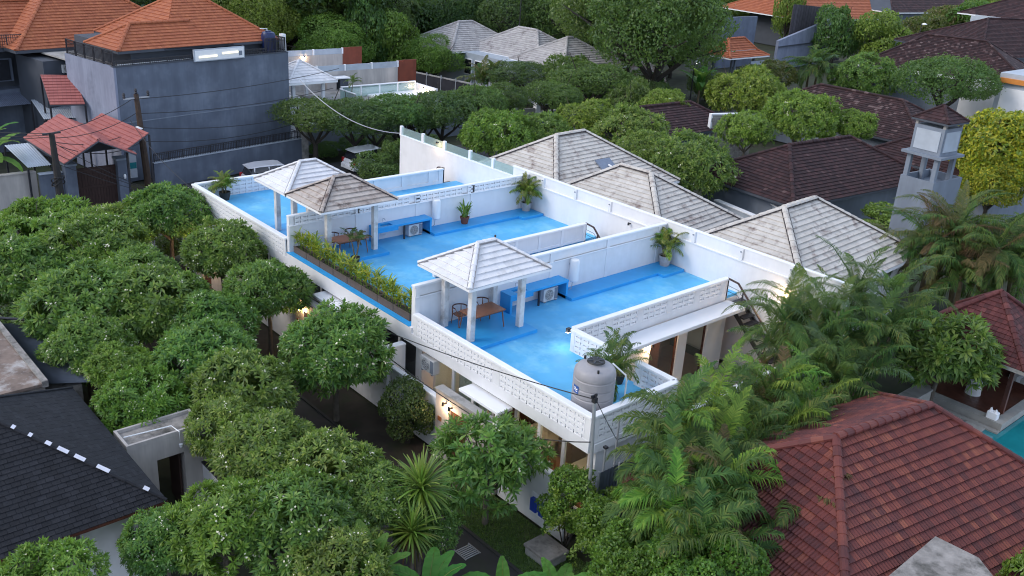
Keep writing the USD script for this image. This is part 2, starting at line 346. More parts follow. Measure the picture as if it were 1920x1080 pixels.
tiles('tile_mottled', [(0.0, (0.022, 0.011, 0.013)), (0.5, (0.037, 0.018, 0.019)), (0.86, (0.056, 0.026, 0.027)), (0.91, (0.108, 0.068, 0.067)), (1.0, (0.158, 0.115, 0.111))], 0.75, nmix=0.06)
tiles('tile_maroon', [(0.0, (0.045, 0.014, 0.014)), (0.6, (0.09, 0.022, 0.022)), (1.0, (0.16, 0.05, 0.045))], 0.65, nmix=0.35)
tiles('shingle_black', [(0.0, (0.010, 0.0105, 0.014)), (0.6, (0.016, 0.017, 0.022)), (1.0, (0.027, 0.028, 0.035))], 0.85, nmix=0.45, bump=0.6)

leafmat('leaf_frangipani', [(0.0, (0.036, 0.090, 0.022)), (0.45, (0.092, 0.192, 0.038)), (0.8, (0.16, 0.27, 0.055)), (1.0, (0.25, 0.35, 0.075))], trans=0.3)
leafmat('leaf_frangipani_light', [(0.0, (0.058, 0.125, 0.018)), (0.5, (0.132, 0.240, 0.030)), (0.85, (0.195, 0.305, 0.042)), (1.0, (0.26, 0.35, 0.055))])
leafmat('leaf_dark', [(0.0, (0.017, 0.041, 0.016)), (0.5, (0.036, 0.078, 0.026)), (1.0, (0.074, 0.124, 0.034))])
leafmat('leaf_mid', [(0.0, (0.028, 0.067, 0.018)), (0.5, (0.055, 0.120, 0.029)), (1.0, (0.111, 0.185, 0.040))])
leafmat('leaf_light', [(0.0, (0.069, 0.136, 0.018)), (0.5, (0.127, 0.216, 0.029)), (1.0, (0.204, 0.289, 0.048))])
leafmat('leaf_olive', [(0.0, (0.042, 0.061, 0.015)), (0.5, (0.078, 0.087, 0.022)), (1.0, (0.142, 0.120, 0.026))])
leafmat('leaf_yellow', [(0.0, (0.07, 0.15, 0.014)), (0.4, (0.17, 0.25, 0.016)), (0.75, (0.38, 0.38, 0.022)), (1.0, (0.50, 0.45, 0.03))], tcol=(0.42, 0.42, 0.05), hue=0.01)
leafmat('leaf_palm', [(0.0, (0.022, 0.060, 0.018)), (0.5, (0.050, 0.112, 0.026)), (0.9, (0.105, 0.175, 0.036)), (1.0, (0.17, 0.15, 0.05))], rough=0.62, spec=0.25)
leafmat('leaf_palm_light', [(0.0, (0.055, 0.135, 0.016)), (0.5, (0.105, 0.22, 0.026)), (1.0, (0.20, 0.31, 0.042))], rough=0.62, spec=0.25)
leafmat('leaf_palm_brown', [(0.0, (0.041, 0.032, 0.013)), (0.5, (0.093, 0.066, 0.027)), (1.0, (0.151, 0.098, 0.044))], rough=0.62, spec=0.25)
leafmat('leaf_potted', [(0.0, (0.049, 0.080, 0.011)), (0.5, (0.121, 0.161, 0.015)), (1.0, (0.241, 0.241, 0.026))])
leafmat('leaf_planter', [(0.0, (0.06, 0.13, 0.012)), (0.5, (0.17, 0.28, 0.020)), (0.85, (0.33, 0.38, 0.03)), (1.0, (0.45, 0.42, 0.04))], tcol=(0.36, 0.44, 0.05))
leafmat('leaf_banana', [(0.0, (0.045, 0.15, 0.022)), (1.0, (0.085, 0.23, 0.036))], rough=0.6, spec=0.25)
leafmat('leaf_vine', [(0.0, (0.042, 0.099, 0.013)), (0.5, (0.085, 0.169, 0.018)), (1.0, (0.171, 0.273, 0.036))])
glow('lamp_warm', (1.0, 0.62, 0.30), 22.0)
glow('lamp_white', (0.95, 0.97, 1.0), 14.0)
glow('sign_glow', (0.95, 0.92, 0.72), 0.75)
glow('room_glow', (1.0, 0.58, 0.28), 4.0)
pane('glass_clear', (0.86, 0.95, 0.93))
MAT['glass_frost'] = usdkit.material(stage, '/World/Looks/glass_frost', {'t': ('transparent_bsdf', {'color': (0.72, 0.84, 0.80)}), 'd': ('diffuse_bsdf', {'color': (0.42, 0.52, 0.52)}), 'm': ('mix_closure', {'fac': 0.3}),
    'gl': ('glossy_bsdf', {'color': (0.95, 0.97, 1.0), 'roughness': 0.05}), 'm2': ('mix_closure', {'fac': 0.12})}, [('t.BSDF', 'm.closure1'), ('d.BSDF', 'm.closure2'), ('m.closure', 'm2.closure1'), ('gl.BSDF', 'm2.closure2')], surface='m2.closure')
pane('glass_dark', (0.45, 0.5, 0.52))

def lamp(path_name, loc, power, radius=0.05, col=(1.0, 0.66, 0.36)):
    l = UsdLux.SphereLight.Define(stage, free('/World', path_name))
    l.CreateRadiusAttr(radius); l.CreateIntensityAttr(power); l.CreateNormalizeAttr(True); l.CreateColorAttr(Gf.Vec3f(*col))
    UsdGeom.Xformable(l).AddTranslateOp().Set(Gf.Vec3d(*map(float, loc)))
    return l
# ------------------------------------------------------------------ roofs of separate tiles
def clip_poly(poly, a, b, c):
    """keeps the part of a 2-d polygon where a*x + b*y <= c"""
    out = []
    for i in range(len(poly)):
        p, q = poly[i], poly[(i + 1) % len(poly)]
        dp, dq = a*p[0] + b*p[1] - c, a*q[0] + b*q[1] - c
        if dp <= 0: out.append(p)
        if (dp < 0 < dq) or (dq < 0 < dp):
            t = dp / (dp - dq); out.append((p[0] + t*(q[0]-p[0]), p[1] + t*(q[1]-p[1])))
    return out

def face_tiles(pts, course, tw, thick, rng, ribs=0, lift=0.015, jit=0.006, stagger=0.5, gap=0.004):
    """pts: convex face, anticlockwise from outside, first edge the eave. Returns a list of (centre, v, f), one per tile."""
    P = np.array(pts, float); o = P[0]; u = P[1] - P[0]; u /= np.linalg.norm(u)
    n = np.cross(P[1] - P[0], P[2] - P[0]); n /= np.linalg.norm(n); w = np.cross(n, u)
    q = [((p - o) @ u, (p - o) @ w) for p in P]
    top = max(b for a, b in q); res = []
    edges = []
    for i in range(len(q)):
        (x0, y0), (x1, y1) = q[i], q[(i + 1) % len(q)]
        edges.append((y1 - y0, x0 - x1, (y1 - y0)*x0 + (x0 - x1)*y0))
    nrow = int(math.ceil(top / course))
    amin, amax = min(a for a, b in q), max(a for a, b in q)
    for r in range(nrow):
        v0, v1 = r*course, min((r + 1)*course, top)
        off = (r % 2) * stagger * tw
        k0, k1 = int(math.floor((amin - off) / tw)), int(math.ceil((amax - off) / tw))
        for k in range(k0, k1):
            x0, x1 = k*tw + off + gap, (k + 1)*tw + off - gap
            rect = [(x0, v0), (x1, v0), (x1, v1), (x0, v1)]
            full = True
            for a, b, c in edges:
                if any(a*x + b*y > c + 1e-9 for x, y in rect):
                    full = False; rect = clip_poly(rect, a, b, c)
                    if len(rect) < 3: break
            if len(rect) < 3: continue
            ar = 0.5*abs(sum(rect[i][0]*rect[(i+1) % len(rect)][1] - rect[(i+1) % len(rect)][0]*rect[i][1] for i in range(len(rect))))
            if ar < 0.004*tw*course/0.05*0.05: continue
            j = rng.uniform(0, jit)
            h = lambda y: lift + j + thick*(1 - (y - v0)/course)
            if full and ribs:
                m = 2*ribs + 1; xs = np.linspace(x0, x1, m); hh = np.where(np.arange(m) % 2 == 0, -0.3*thick, 0.35*thick)
                b0 = [(x, v0, 0.0) for x in xs]; t0 = [(x, v0, h(v0) + d) for x, d in zip(xs, hh)]; t1 = [(x, v1, h(v1) + d*0.6) for x, d in zip(xs, hh)]
                vv = b0 + t0 + t1; f = []
                for i in range(m - 1):
                    f += [(i, i+1, m+i+1), (i, m+i+1, m+i), (m+i, m+i+1, 2*m+i+1), (m+i, 2*m+i+1, 2*m+i)]
            else:
                m = len(rect)
                vv = [(x, y, h(y)) for x, y in rect] + [(x, y, 0.0) for x, y in rect]
                f = [(0, i, i+1) for i in range(1, m-1)]
                for i in range(m):
                    i2 = (i+1) % m; f += [(m+i, m+i2, i2), (m+i, i2, i)]
            vv = np.array(vv); W = o + vv[:, :1]*u + vv[:, 1:2]*w + vv[:, 2:]*n
            res.append((W.mean(0), W, np.array(f)))
    return res

def lay_tiles(parent, res, name, m, budget, label=None):
    """the nearest tiles in view of the photograph as parts, what is left as one part"""
    res.sort(key=lambda t: np.linalg.norm(t[0] - CAM))
    for c, v, f in res[:budget]: put(parent, name, (v, f), m)
    if len(res) > budget:
        b = MB()
        for c, v, f in res[budget:]: b.add(v, f)
        put(parent, name + 's_farther_up' if budget else name + 's', b, m, kind='stuff')

def cap_row(p, q, r, seg, rng, thick=0.0):
    """half-round ridge tiles from p to q, each tile apart"""
    p, q = np.array(p, float), np.array(q, float); d = q - p; L = np.linalg.norm(d); d = d/L
    s = np.cross(d, (0, 0, 1)); s /= np.linalg.norm(s); u = np.cross(s, d)
    n = max(1, int(round(L/seg))); out = []
    for i in range(n):
        a, b = p + d*L*i/n, p + d*L*(i + 1.04)/n
        ring = lambda c, rr: [c + s*rr*math.cos(t) + u*rr*0.75*math.sin(t) for t in np.linspace(-0.35, PI + 0.35, 7)]
        r0 = r*rng.uniform(0.97, 1.05)
        v = np.array(ring(a, r0*1.08) + ring(b, r0*0.9)); f = []
        for j in range(6): f += [(j, j+1, 7+j+1), (j, 7+j+1, 7+j)]
        f += [(0, j, j+1) for j in range(1, 6)]
        f = np.array(f)[:, ::-1]
        out.append((v.mean(0), v, f))
    return out

def hip_roof(t, cx, cy, rot, half_ridge, w, ze, s, course, tw, m, capm, thick=0.03, budget=0, capbudget=0, ribs=0, seed=1, fascia='white_trim', caps=0.12, seg=0.4, under='grey_dark', stagger=0.5, fh=0.16, lw=None, faces=(0, 1, 2, 3), nocap=(), mortar=None, gap=0.004, tname='roof_tile', cname='ridge_tile', rise=None):
    """hipped roof. rot: direction of the ridge; w: half width; s: rise per run; ze: eave height"""
    a = np.array([math.cos(rot), math.sin(rot)]); b = np.array([-a[1], a[0]])
    lw = w if lw is None else lw
    zr = ze + w*s if rise is None else ze + rise
    C = lambda i, j: np.array([cx, cy]) + a*i*(half_ridge + lw) + b*j*w
    E = lambda i, j: np.array([*C(i, j), ze])
    R = lambda i: np.array([cx + a[0]*i*half_ridge, cy + a[1]*i*half_ridge, zr])
    F = [[E(-1,-1), E(1,-1), R(1), R(-1)], [E(1,-1), E(1,1), R(1)], [E(1,1), E(-1,1), R(-1), R(1)], [E(-1,1), E(-1,-1), R(-1)]]
    rng = random.Random(seed)
    base = MB(); vs = np.array([E(-1,-1), E(1,-1), E(1,1), E(-1,1), R(-1), R(1)])
    top = [(0,1,5),(0,5,4),(1,2,5),(2,3,4),(2,4,5),(3,0,4),(0,2,1),(0,3,2)]
    base.add(vs, top)
    put(t, 'roof_deck', base, under)
    fm = MB()
    for i, j in (((-1,-1),(1,-1)), ((1,-1),(1,1)), ((1,1),(-1,1)), ((-1,1),(-1,-1))):
        fm.beam(E(*i) - (0, 0, fh/2 - 0.01), E(*j) - (0, 0, fh/2 - 0.01), 0.05, fh)
    put(t, 'fascia', fm, fascia)
    res = []
    for k in faces:
        pts = [p for p in F[k]]
        if half_ridge < 0.02 and len(pts) == 4: pts = pts[:3]
        res += face_tiles(pts, course, tw, thick, rng, ribs, stagger=stagger, gap=gap)
    lay_tiles(t, res, tname, m, budget)
    cr = []
    z = np.array([0, 0, 0.045])
    for i, j in ((-1,-1), (1,-1), (1,1), (-1,1)):
        if (i, j) in nocap: continue
        cr += cap_row(E(i, j) + z, R(i) + z, caps, seg, rng)
    if half_ridge > 0.02: cr += cap_row(R(-1) + z*1.3, R(1) + z*1.3, caps*1.1, seg, rng)
    if mortar:  # bands wider than the caps: mortar plus the cap shadow painted as a dark line
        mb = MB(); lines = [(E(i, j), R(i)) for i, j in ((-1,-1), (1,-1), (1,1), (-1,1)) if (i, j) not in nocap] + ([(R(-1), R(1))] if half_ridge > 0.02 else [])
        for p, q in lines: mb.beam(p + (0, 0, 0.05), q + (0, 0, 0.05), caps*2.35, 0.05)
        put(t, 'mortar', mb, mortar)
    lay_tiles(t, cr, cname, capm, capbudget)

# ------------------------------------------------------------------ ground
g = MB(); xs = np.linspace(-420, 140, 57); ys = np.linspace(-90, 470, 57)
X, Y = np.meshgrid(xs, ys, indexing='ij'); nz = meshkit.fbm(np.stack([X*0.02, Y*0.02, X*0], -1), 3, 5)
D = np.clip((np.hypot(X + 20, Y - 30) - 110) / 120, 0, 1)
Zg = -0.10 + D*(nz - 0.45)*9
idx = np.arange(57*57).reshape(57, 57)
q = np.stack([idx[:-1, :-1], idx[1:, :-1], idx[1:, 1:], idx[:-1, 1:]], -1).reshape(-1, 4)
g.add(np.stack([X, Y, Zg], -1).reshape(-1, 3), q)
put('/World', 'ground', g, 'soil', smooth=True, kind='structure')
put('/World', 'street', bx(-24.2, -60, -0.05, -12.6, 70, -0.008), 'asphalt', kind='structure')
put('/World', 'alley_path', bx(-12.6, -6.6, -0.05, 34, -2.9, -0.004), 'paving', kind='structure')
put('/World', 'lawn', bx(14.2, -2.82, -0.05, 21.5, -0.95, 0.03), 'lawn', kind='structure')
put('/World', 'planting_bed', bx(-11.5, -2.82, -0.05, 14.19, -0.95, 0.02), 'bed_soil', kind='structure')
put('/World', 'path_kerb', bx(-11.5, -2.90, -0.05, 30, -2.80, 0.05), 'paving', kind='structure')
rng = np.random.default_rng(11)
n = 9000
px = rng.uniform(14.2, 21.4, n); py = rng.uniform(-2.78, -0.97, n); hh = rng.uniform(0.04, 0.10, n); th = rng.uniform(0, 6.28, n)
v = np.zeros((n, 3, 3)); w_ = 0.012
v[:, 0] = np.stack([px - w_*np.cos(th), py - w_*np.sin(th), np.full(n, 0.03)], 1); v[:, 1] = np.stack([px + w_*np.cos(th), py + w_*np.sin(th), np.full(n, 0.03)], 1)
v[:, 2] = np.stack([px + rng.normal(0, 0.03, n), py + rng.normal(0, 0.03, n), 0.03 + hh], 1)
put('/World', 'lawn_grass', (v.reshape(-1, 3), np.arange(3*n).reshape(-1, 3)), 'leaf_mid', kind='stuff', label='short grass of the small lawn strip beside the dark alley path', cat='grass')
# ------------------------------------------------------------------ the three white villas
RF = 3.4                         # height of the roof terraces
def breeze(u0, z0, w, h, axis, fixed, out, d=0.075, flip=False):
    """one pierced block, w by h, with a level slot and an upright slot. axis 'x' or 'y' is the direction along the wall."""
    b = MB()
    def bar(a0, a1, c0, c1, dd=d):
        if flip: a0, a1 = 1 - a1, 1 - a0
        A0, A1, C0, C1 = u0 + a0*w, u0 + a1*w, z0 + c0*h, z0 + c1*h
        if axis == 'x': b.box(A0, fixed, C0, A1, fixed + out*dd, C1)
        else: b.box(fixed, A0, C0, fixed + out*dd, A1, C1)
    bar(.004, .996, .006, .20); bar(.004, .996, .80, .994); bar(.004, .14, .20, .80); bar(.86, .996, .20, .80); bar(.60, .72, .20, .80, d*.97)
    bar(.14, .60, .20, .38, d*.97); bar(.14, .60, .64, .80, d*.97)
    return b

def parapet(t, x0, y0, x1, y1, top, nrow, s,  pads=(0.3, 0.3), panel=0, out=1, budget=300, thick=0.16, base=RF, zb=None, both=False):
    """low wall from (x0,y0) to (x1,y1) with rows of pierced blocks in one face and a coping"""
    axis = 'x' if abs(x1 - x0) > abs(y1 - y0) else 'y'
    L = max(abs(x1 - x0), abs(y1 - y0)); h = thick/2
    zb = top - 0.05 - nrow*s - 0.02 if zb is None else zb
    if axis == 'x': core = MB().box(x0, y0 - 0.02, base - 0.14, x1, y0 + 0.02, top - 0.05).box(x0, y0 - h, base - 0.14, x1, y0 + h, zb - 0.002).box(x0, y0 - h, zb, x0 + pads[0] - 0.01, y0 + h, top - 0.05).box(x1 - pads[1] + 0.01, y0 - h, zb, x1, y0 + h, top - 0.05); cop = rb(x0 - 0.02, y0 - h - 0.045, top - 0.05, x1 + 0.02, y0 + h + 0.045, top + 0.03)
    else: core = MB().box(x0 - 0.02, y0, base - 0.14, x0 + 0.02, y1, top - 0.05).box(x0 - h, y0, base - 0.14, x0 + h, y1, zb - 0.002).box(x0 - h, y0, zb, x0 + h, y0 + pads[0] - 0.01, top - 0.05).box(x0 - h, y1 - pads[1] + 0.01, zb, x0 + h, y1, top - 0.05); cop = rb(x0 - h - 0.045, y0 - 0.02, top - 0.05, x0 + h + 0.045, y1 + 0.02, top + 0.03)
    put(t, 'parapet', core, 'white_paint'); put(t, 'coping', cop, 'white_trim')
    n = max(1, int(round((L - sum(pads)) / 0.36))); w = (L - sum(pads))/n; u0 = (x0 if axis == 'x' else y0) + pads[0]
    res = []
    for side in ((out, -out) if both else (out,)):
        fixed = (y0 if axis == 'x' else x0) + side*0.004
        for i in range(n):
            if panel and i % (panel + 1) == panel:
                a = u0 + i*w
                put(t, 'pier', bx(a + .01, y0 - h, zb, a + w - .01, y0 + h, top - 0.051) if axis == 'x' else bx(x0 - h, a + .01, zb, x0 + h, a + w - .01, top - 0.051), 'white_paint')
                continue
            for r in range(nrow):
                b = breeze(u0 + i*w, zb + r*s, w, s, axis, fixed, side, flip=False); v, f = b.arr(); res.append((v.mean(0), v, f))
    res.sort(key=lambda a: np.linalg.norm(a[0] - CAM))
    for c, v, f in res[:budget]: put(t, 'breeze_block', (v, f), 'white_breeze')
    if len(res) > budget:
        b = MB()
        for c, v, f in res[budget:]: b.add(v, f)
        put(t, 'breeze_blocks', b, 'white_breeze', kind='stuff')

def window_row(t, xs, y, z0, z1, lit, depth=3.0):
    """glazed front bays between white posts; behind each pane a small room"""
    for x0, x1 in zip(xs[:-1], xs[1:]):
        fr = MB()
        fr.box(x0, y - 0.05, z0, x0 + 0.07, y + 0.05, z1); fr.box(x1 - 0.07, y - 0.05, z0, x1, y + 0.05, z1)
        fr.box(x0 + 0.07, y - 0.05, z1 - 0.07, x1 - 0.07, y + 0.05, z1); fr.box(x0 + 0.07, y - 0.05, z0, x1 - 0.07, y + 0.05, z0 + 0.06)
        p = put(t, 'window_frame', fr, 'white_trim')
        put(p, 'pane', bx(x0 + 0.07, y - 0.006, z0 + 0.06, x1 - 0.07, y + 0.006, z1 - 0.07), 'glass_dark' if not lit else 'glass_clear')

V = [('left', -10.1, -0.3), ('middle', -0.3, 9.2), ('right', 9.2, 18.55)]
LAB = {'left': 'white villa with blue roof terrace farthest left, beside the parking bay',
       'middle': 'white villa with blue roof terrace edged by a row of yellow-green planters',
       'right': 'white villa with blue roof terrace carrying the grey water tank'}
villa = {}
STAIR = {'left': -6.5, 'middle': 5.0, 'right': 13.6}
for nm, x0, x1 in V:
    t = villa[nm] = thing('white_villa', LAB[nm], 'villa', (x0, 0, 0))
    xs = STAIR[nm]
    yf = {'left': 4.9, 'middle': 4.05, 'right': 4.05}[nm]
    inner = (x0, xs) if nm != 'left' else (xs, x1)
    outer = (xs, x1) if nm != 'left' else (x0, xs)
    # blue roof terrace in two slabs (front full width, back strip)
    put(t, 'roof_terrace', bx(x0 + 0.05, 0.10, RF - 0.12, x1 - 0.03, yf, RF), 'blue_floor')
    put(t, 'roof_terrace', bx(inner[0] + 0.03, yf, RF - 0.12, inner[1] - 0.03, 14.2, RF), 'blue_floor')
    # body of the house: walls below the terrace
    put(t, 'roof_slab', bx(x0, 0.12, RF - 0.45, x1, yf - 0.02, RF - 0.125), 'white_paint')
    put(t, 'roof_slab', bx(inner[0], yf, RF - 0.45, inner[1], 14.2, RF - 0.125), 'white_paint')
    put(t, 'side_wall', bx(x0, 0.3, 0, x0 + 0.18, 14.2, RF - 0.455), 'white_paint')
    put(t, 'side_wall', bx(x1 - 0.18, 0.3, 0, x1, 14.2, RF - 0.455), 'white_paint')
    put(t, 'back_room_wall', bx(x0 + 0.18, 3.2, 0, x1 - 0.18, 3.35, RF - 0.455), 'room_wall')
    put(t, 'court_floor', bx(outer[0], yf + 0.1, 0.02, outer[1], 14.2, 0.08), 'pool_stone')
    put(t, 'room_floor', bx(x0 + 0.18, 0.3, 0.02, x1 - 0.18, 3.2, 0.12), 'wood')

# fascia band of each villa along the alley
for nm, x0, x1 in V:
    put(villa[nm], 'front_fascia', bx(x0 + 0.002, -0.09, RF - 0.40, x1 - 0.002, 0.115, RF + (0.24 if nm == 'middle' else 0.02)), 'white_paint')

put(villa['right'], 'side_fascia', bx(18.53, 0.12, RF - 0.45, 18.62, 4.0, RF - 0.141), 'white_paint')
put(villa['left'], 'side_fascia', bx(-10.22, 0.12, RF - 0.45, -10.12, 4.9, RF - 0.141), 'white_paint')
# parapets
t = villa['left']
parapet(t, -10.15, 0.0, -0.42, 0.0, RF + 0.85, 4, 0.20, budget=150, out=-1, pads=(0.25, 0.2))
parapet(t, -10.15, 0.1, -10.15, 4.9, RF + 0.85, 4, 0.20, budget=60, out=1, pads=(0.2, 0.2))
parapet(t, -10.1, 4.9, -6.5, 4.9, RF + 0.85, 4, 0.20, budget=0, out=-1)
parapet(t, -6.5, 4.9, -6.5, 13.2, RF + 0.85, 3, 0.2, budget=0, out=-1, panel=4)
t = villa['middle']
put(t, 'sill', bx(-0.28, -0.1, RF + 0.24, 9.05, 0.75, RF + 0.27), 'blue_paint')
t = villa['right']
parapet(t, 9.35, 0.0, 18.55, 0.0, RF + 0.85, 4, 0.2, budget=190, out=-1, pads=(0.2, 0.25), panel=12)
parapet(t, 18.47, 0.1, 18.47, 4.0, RF + 0.85, 4, 0.2, budget=72, out=1, pads=(0.2, 0.2))
parapet(t, 16.75, 4.0, 18.4, 4.0, RF + 0.85, 4, 0.2, budget=0, out=-1)
parapet(t, 13.6, 4.0, 15.9, 4.0, RF + 0.85, 4, 0.2, budget=30, out=-1, pads=(0.2, 0.15))
parapet(t, 13.55, 4.1, 13.55, 13.4, RF + 0.85, 3, 0.2, budget=110, out=1, pads=(0.25, 0.2), panel=4)
t = villa['middle']
for xx in (5.0,):
    put(t, 'parapet', bx(xx - 0.07, 4.05, RF - 0.02, xx + 0.07, 13.3, RF + 0.8), 'white_paint')
    put(t, 'coping', rb(xx - 0.12, 4.03, RF + 0.8, xx + 0.12, 13.32, RF + 0.88), 'white_trim')
    for k in range(7): put(t, 'parapet_post', bx(xx + 0.071, 4.2 + k*1.48, RF - 0.02, xx + 0.10, 4.36 + k*1.48, RF + 0.79), 'white_trim')
    put(t, 'parapet_skirt', bx(xx + 0.071, 4.2, RF - 0.0, xx + 0.095, 13.3, RF + 0.12), 'white_trim')

# partition walls between the terraces
t = villa['middle']
put(t, 'partition_wall', bx(-0.38, 0.0, RF - 0.45, -0.22, 14.2, RF + 1.50), 'white_paint')
put(t, 'partition_wall', bx(-0.36, 0.2, RF + 1.50, -0.27, 14.2, RF + 1.88), 'white_breeze')
put(t, 'partition_coping', rb(-0.40, 0.0, RF + 1.88, -0.20, 14.2, RF + 1.94), 'white_trim')
put(t, 'partition_ledge', rb(-0.42, 0.02, RF + 1.46, -0.14, 14.2, RF + 1.50), 'white_trim')
for k in range(5): put(t, 'partition_pier', bx(-0.40, 0.02 + k*3.4, RF, -0.19, 0.24 + k*3.4, RF + 1.89), 'white_paint')
res = MB()
for i in range(38):
    if i % 9 == 8: continue
    for r in range(2):
        v, f = breeze(0.3 + i*0.36, RF + 1.50 + r*0.19, 0.36, 0.19, 'y', -0.265, 1, flip=False).arr(); put(t, 'breeze_block', (v, f), 'white_breeze')
t = villa['right']
put(t, 'partition_wall', bx(9.10, -0.02, RF - 0.45, 9.30, 14.2, RF + 1.50), 'white_paint')
put(t, 'partition_wall', bx(9.13, -0.02, RF + 1.50, 9.27, 14.2, RF + 1.88), 'white_paint')
put(t, 'partition_coping', rb(9.09, -0.05, RF + 1.88, 9.31, 14.2, RF + 1.95), 'white_trim')
put(t, 'partition_ledge', rb(9.06, 0.0, RF + 1.46, 9.335, 14.2, RF + 1.50), 'white_trim')
for k in range(5): put(t, 'partition_pier', bx(9.08, 0.0 + k*3.4, RF, 9.32, 0.2 + k*3.4, RF + 1.89), 'white_paint')

# raised steps in the blue floor: along the partitions and under the gazebos
for nm, x0 in (('middle', -0.22), ('right', 9.30), ):
    t = villa[nm]
    put(t, 'floor_step', rb(x0, 7.25, RF, x0 + 1.0, 14.15, RF + 0.13), 'blue_paint')
    put(t, 'floor_step', rb(x0 + 1.0, 12.7, RF, x0 + 1.35, 14.15, RF + 0.13), 'blue_paint')
put(villa['middle'], 'gazebo_base', rb(-0.2, 1.0, RF, 1.75, 4.0, RF + 0.15), 'blue_paint')
put(villa['right'], 'gazebo_base', rb(9.32, 0.75, RF, 11.75, 4.0, RF + 0.14), 'blue_paint')
put(villa['left'], 'gazebo_base', rb(-4.2, 0.9, RF, -0.4, 4.2, RF + 0.14), 'blue_paint')

# slabs over the court doors, the doors, stairs and dark rails
for nm in ('left', 'middle', 'right'):
    t = villa[nm]; xs = STAIR[nm]; sx = -1 if nm == 'left' else 1
    put(t, 'canopy_slab', rb(xs + 0.10*sx, 4.5, RF - 0.28, xs + 1.05*sx, 13.4, RF - 0.13), 'white_trim' if nm != 'middle' else 'blue_paint')
    # stairs rise beside the back wall
    for k in range(12):
        put(t, 'stair_tread', bx(xs + sx*(0.25 + k*0.27), 13.35, RF - 0.22 - k*0.24, xs + sx*(0.54 + k*0.27), 14.15, RF - 0.16 - k*0.24), 'dark_metal')
    st = MB()
    for yy in (13.33, 14.16): st.beam((xs + sx*0.2, yy, RF - 0.2), (xs + sx*3.3, yy, RF - 2.95), 0.04, 0.2)
    put(t, 'stair_string', st, 'dark_metal')
    rl = MB()
    for yy in (13.32,):
        rl.beam((xs, yy, RF + 0.86), (xs + sx*0.55, yy, RF + 0.80), 0.07, 0.06); rl.beam((xs + sx*0.55, yy, RF + 0.80), (xs + sx*3.2, yy, RF - 1.6), 0.07, 0.06)
    put(t, 'handrail', rl, 'brown_rail')
    for k, (dx, zz) in enumerate(((0.03, 0.83), (0.85, 0.53), (1.9, -0.42), (2.9, -1.32))):
        put(t, 'baluster', bx(xs + sx*dx - 0.025, 13.30, RF + zz - 0.95, xs + sx*dx + 0.025, 13.345, RF + zz), 'dark_metal')
    for dz in (0.3, 0.55): put(t, 'rail_wire', MB().tube([(xs, 13.32, RF + dz), (xs + sx*0.6, 13.32, RF + dz - 0.05), (xs + sx*2.9, 13.32, RF - 2.1 + dz)], 0.012, 4), 'dark_metal')
# door wall of the right villa that faces its court
t = villa['right']
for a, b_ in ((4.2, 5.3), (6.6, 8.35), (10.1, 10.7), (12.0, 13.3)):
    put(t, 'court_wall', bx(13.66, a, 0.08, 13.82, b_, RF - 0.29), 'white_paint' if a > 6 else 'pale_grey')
for a, b_ in ((5.3, 6.6), (8.35, 10.1), (10.7, 12.0)):
    fr = MB()
    fr.box(13.70, a, 0.08, 13.77, a + 0.07, RF - 0.29); fr.box(13.70, b_ - 0.07, 0.08, 13.77, b_, RF - 0.29); fr.box(13.70, a + 0.07, RF - 0.40, 13.77, b_ - 0.07, RF - 0.29)
    p = put(t, 'door_frame', fr, 'wood_dark')
    put(p, 'pane', bx(13.73, a + 0.07, 0.08, 13.74, b_ - 0.07, RF - 0.40), 'glass_clear')
put(t, 'lit_room_wall', bx(11.0, 4.3, 0.08, 11.1, 13.2, RF - 0.46), 'room_wall')
put(t, 'lit_room_ceiling', bx(11.1, 4.3, RF - 0.50, 13.6, 13.2, RF - 0.462), 'wood')
put(t, 'lit_room_floor', bx(11.1, 4.3, 0.08, 13.6, 13.2, 0.14), 'wood')
for yy in (5.2, 7.5, 10.0): put(t, 'room_divider', bx(11.1, yy, 0.14, 13.0, yy + 0.1, RF - 0.5), 'wood_dark')
for yy in (6.2, 9.2): lamp('room_light', (12.6, yy, RF - 0.75), 26, 0.1)
for xx in (11.5, 14.0, 16.8): lamp('room_light', (xx, 1.9, RF - 0.75), 5, 0.1)
for yy in (6.0, 9.2, 11.3):
    put(t, 'ceiling_light', MB().lathe([(0.0, RF - 0.56), (0.14, RF - 0.56), (0.14, RF - 0.51), (0, RF - 0.51)], (12.4, yy, 0), 12), 'room_glow')

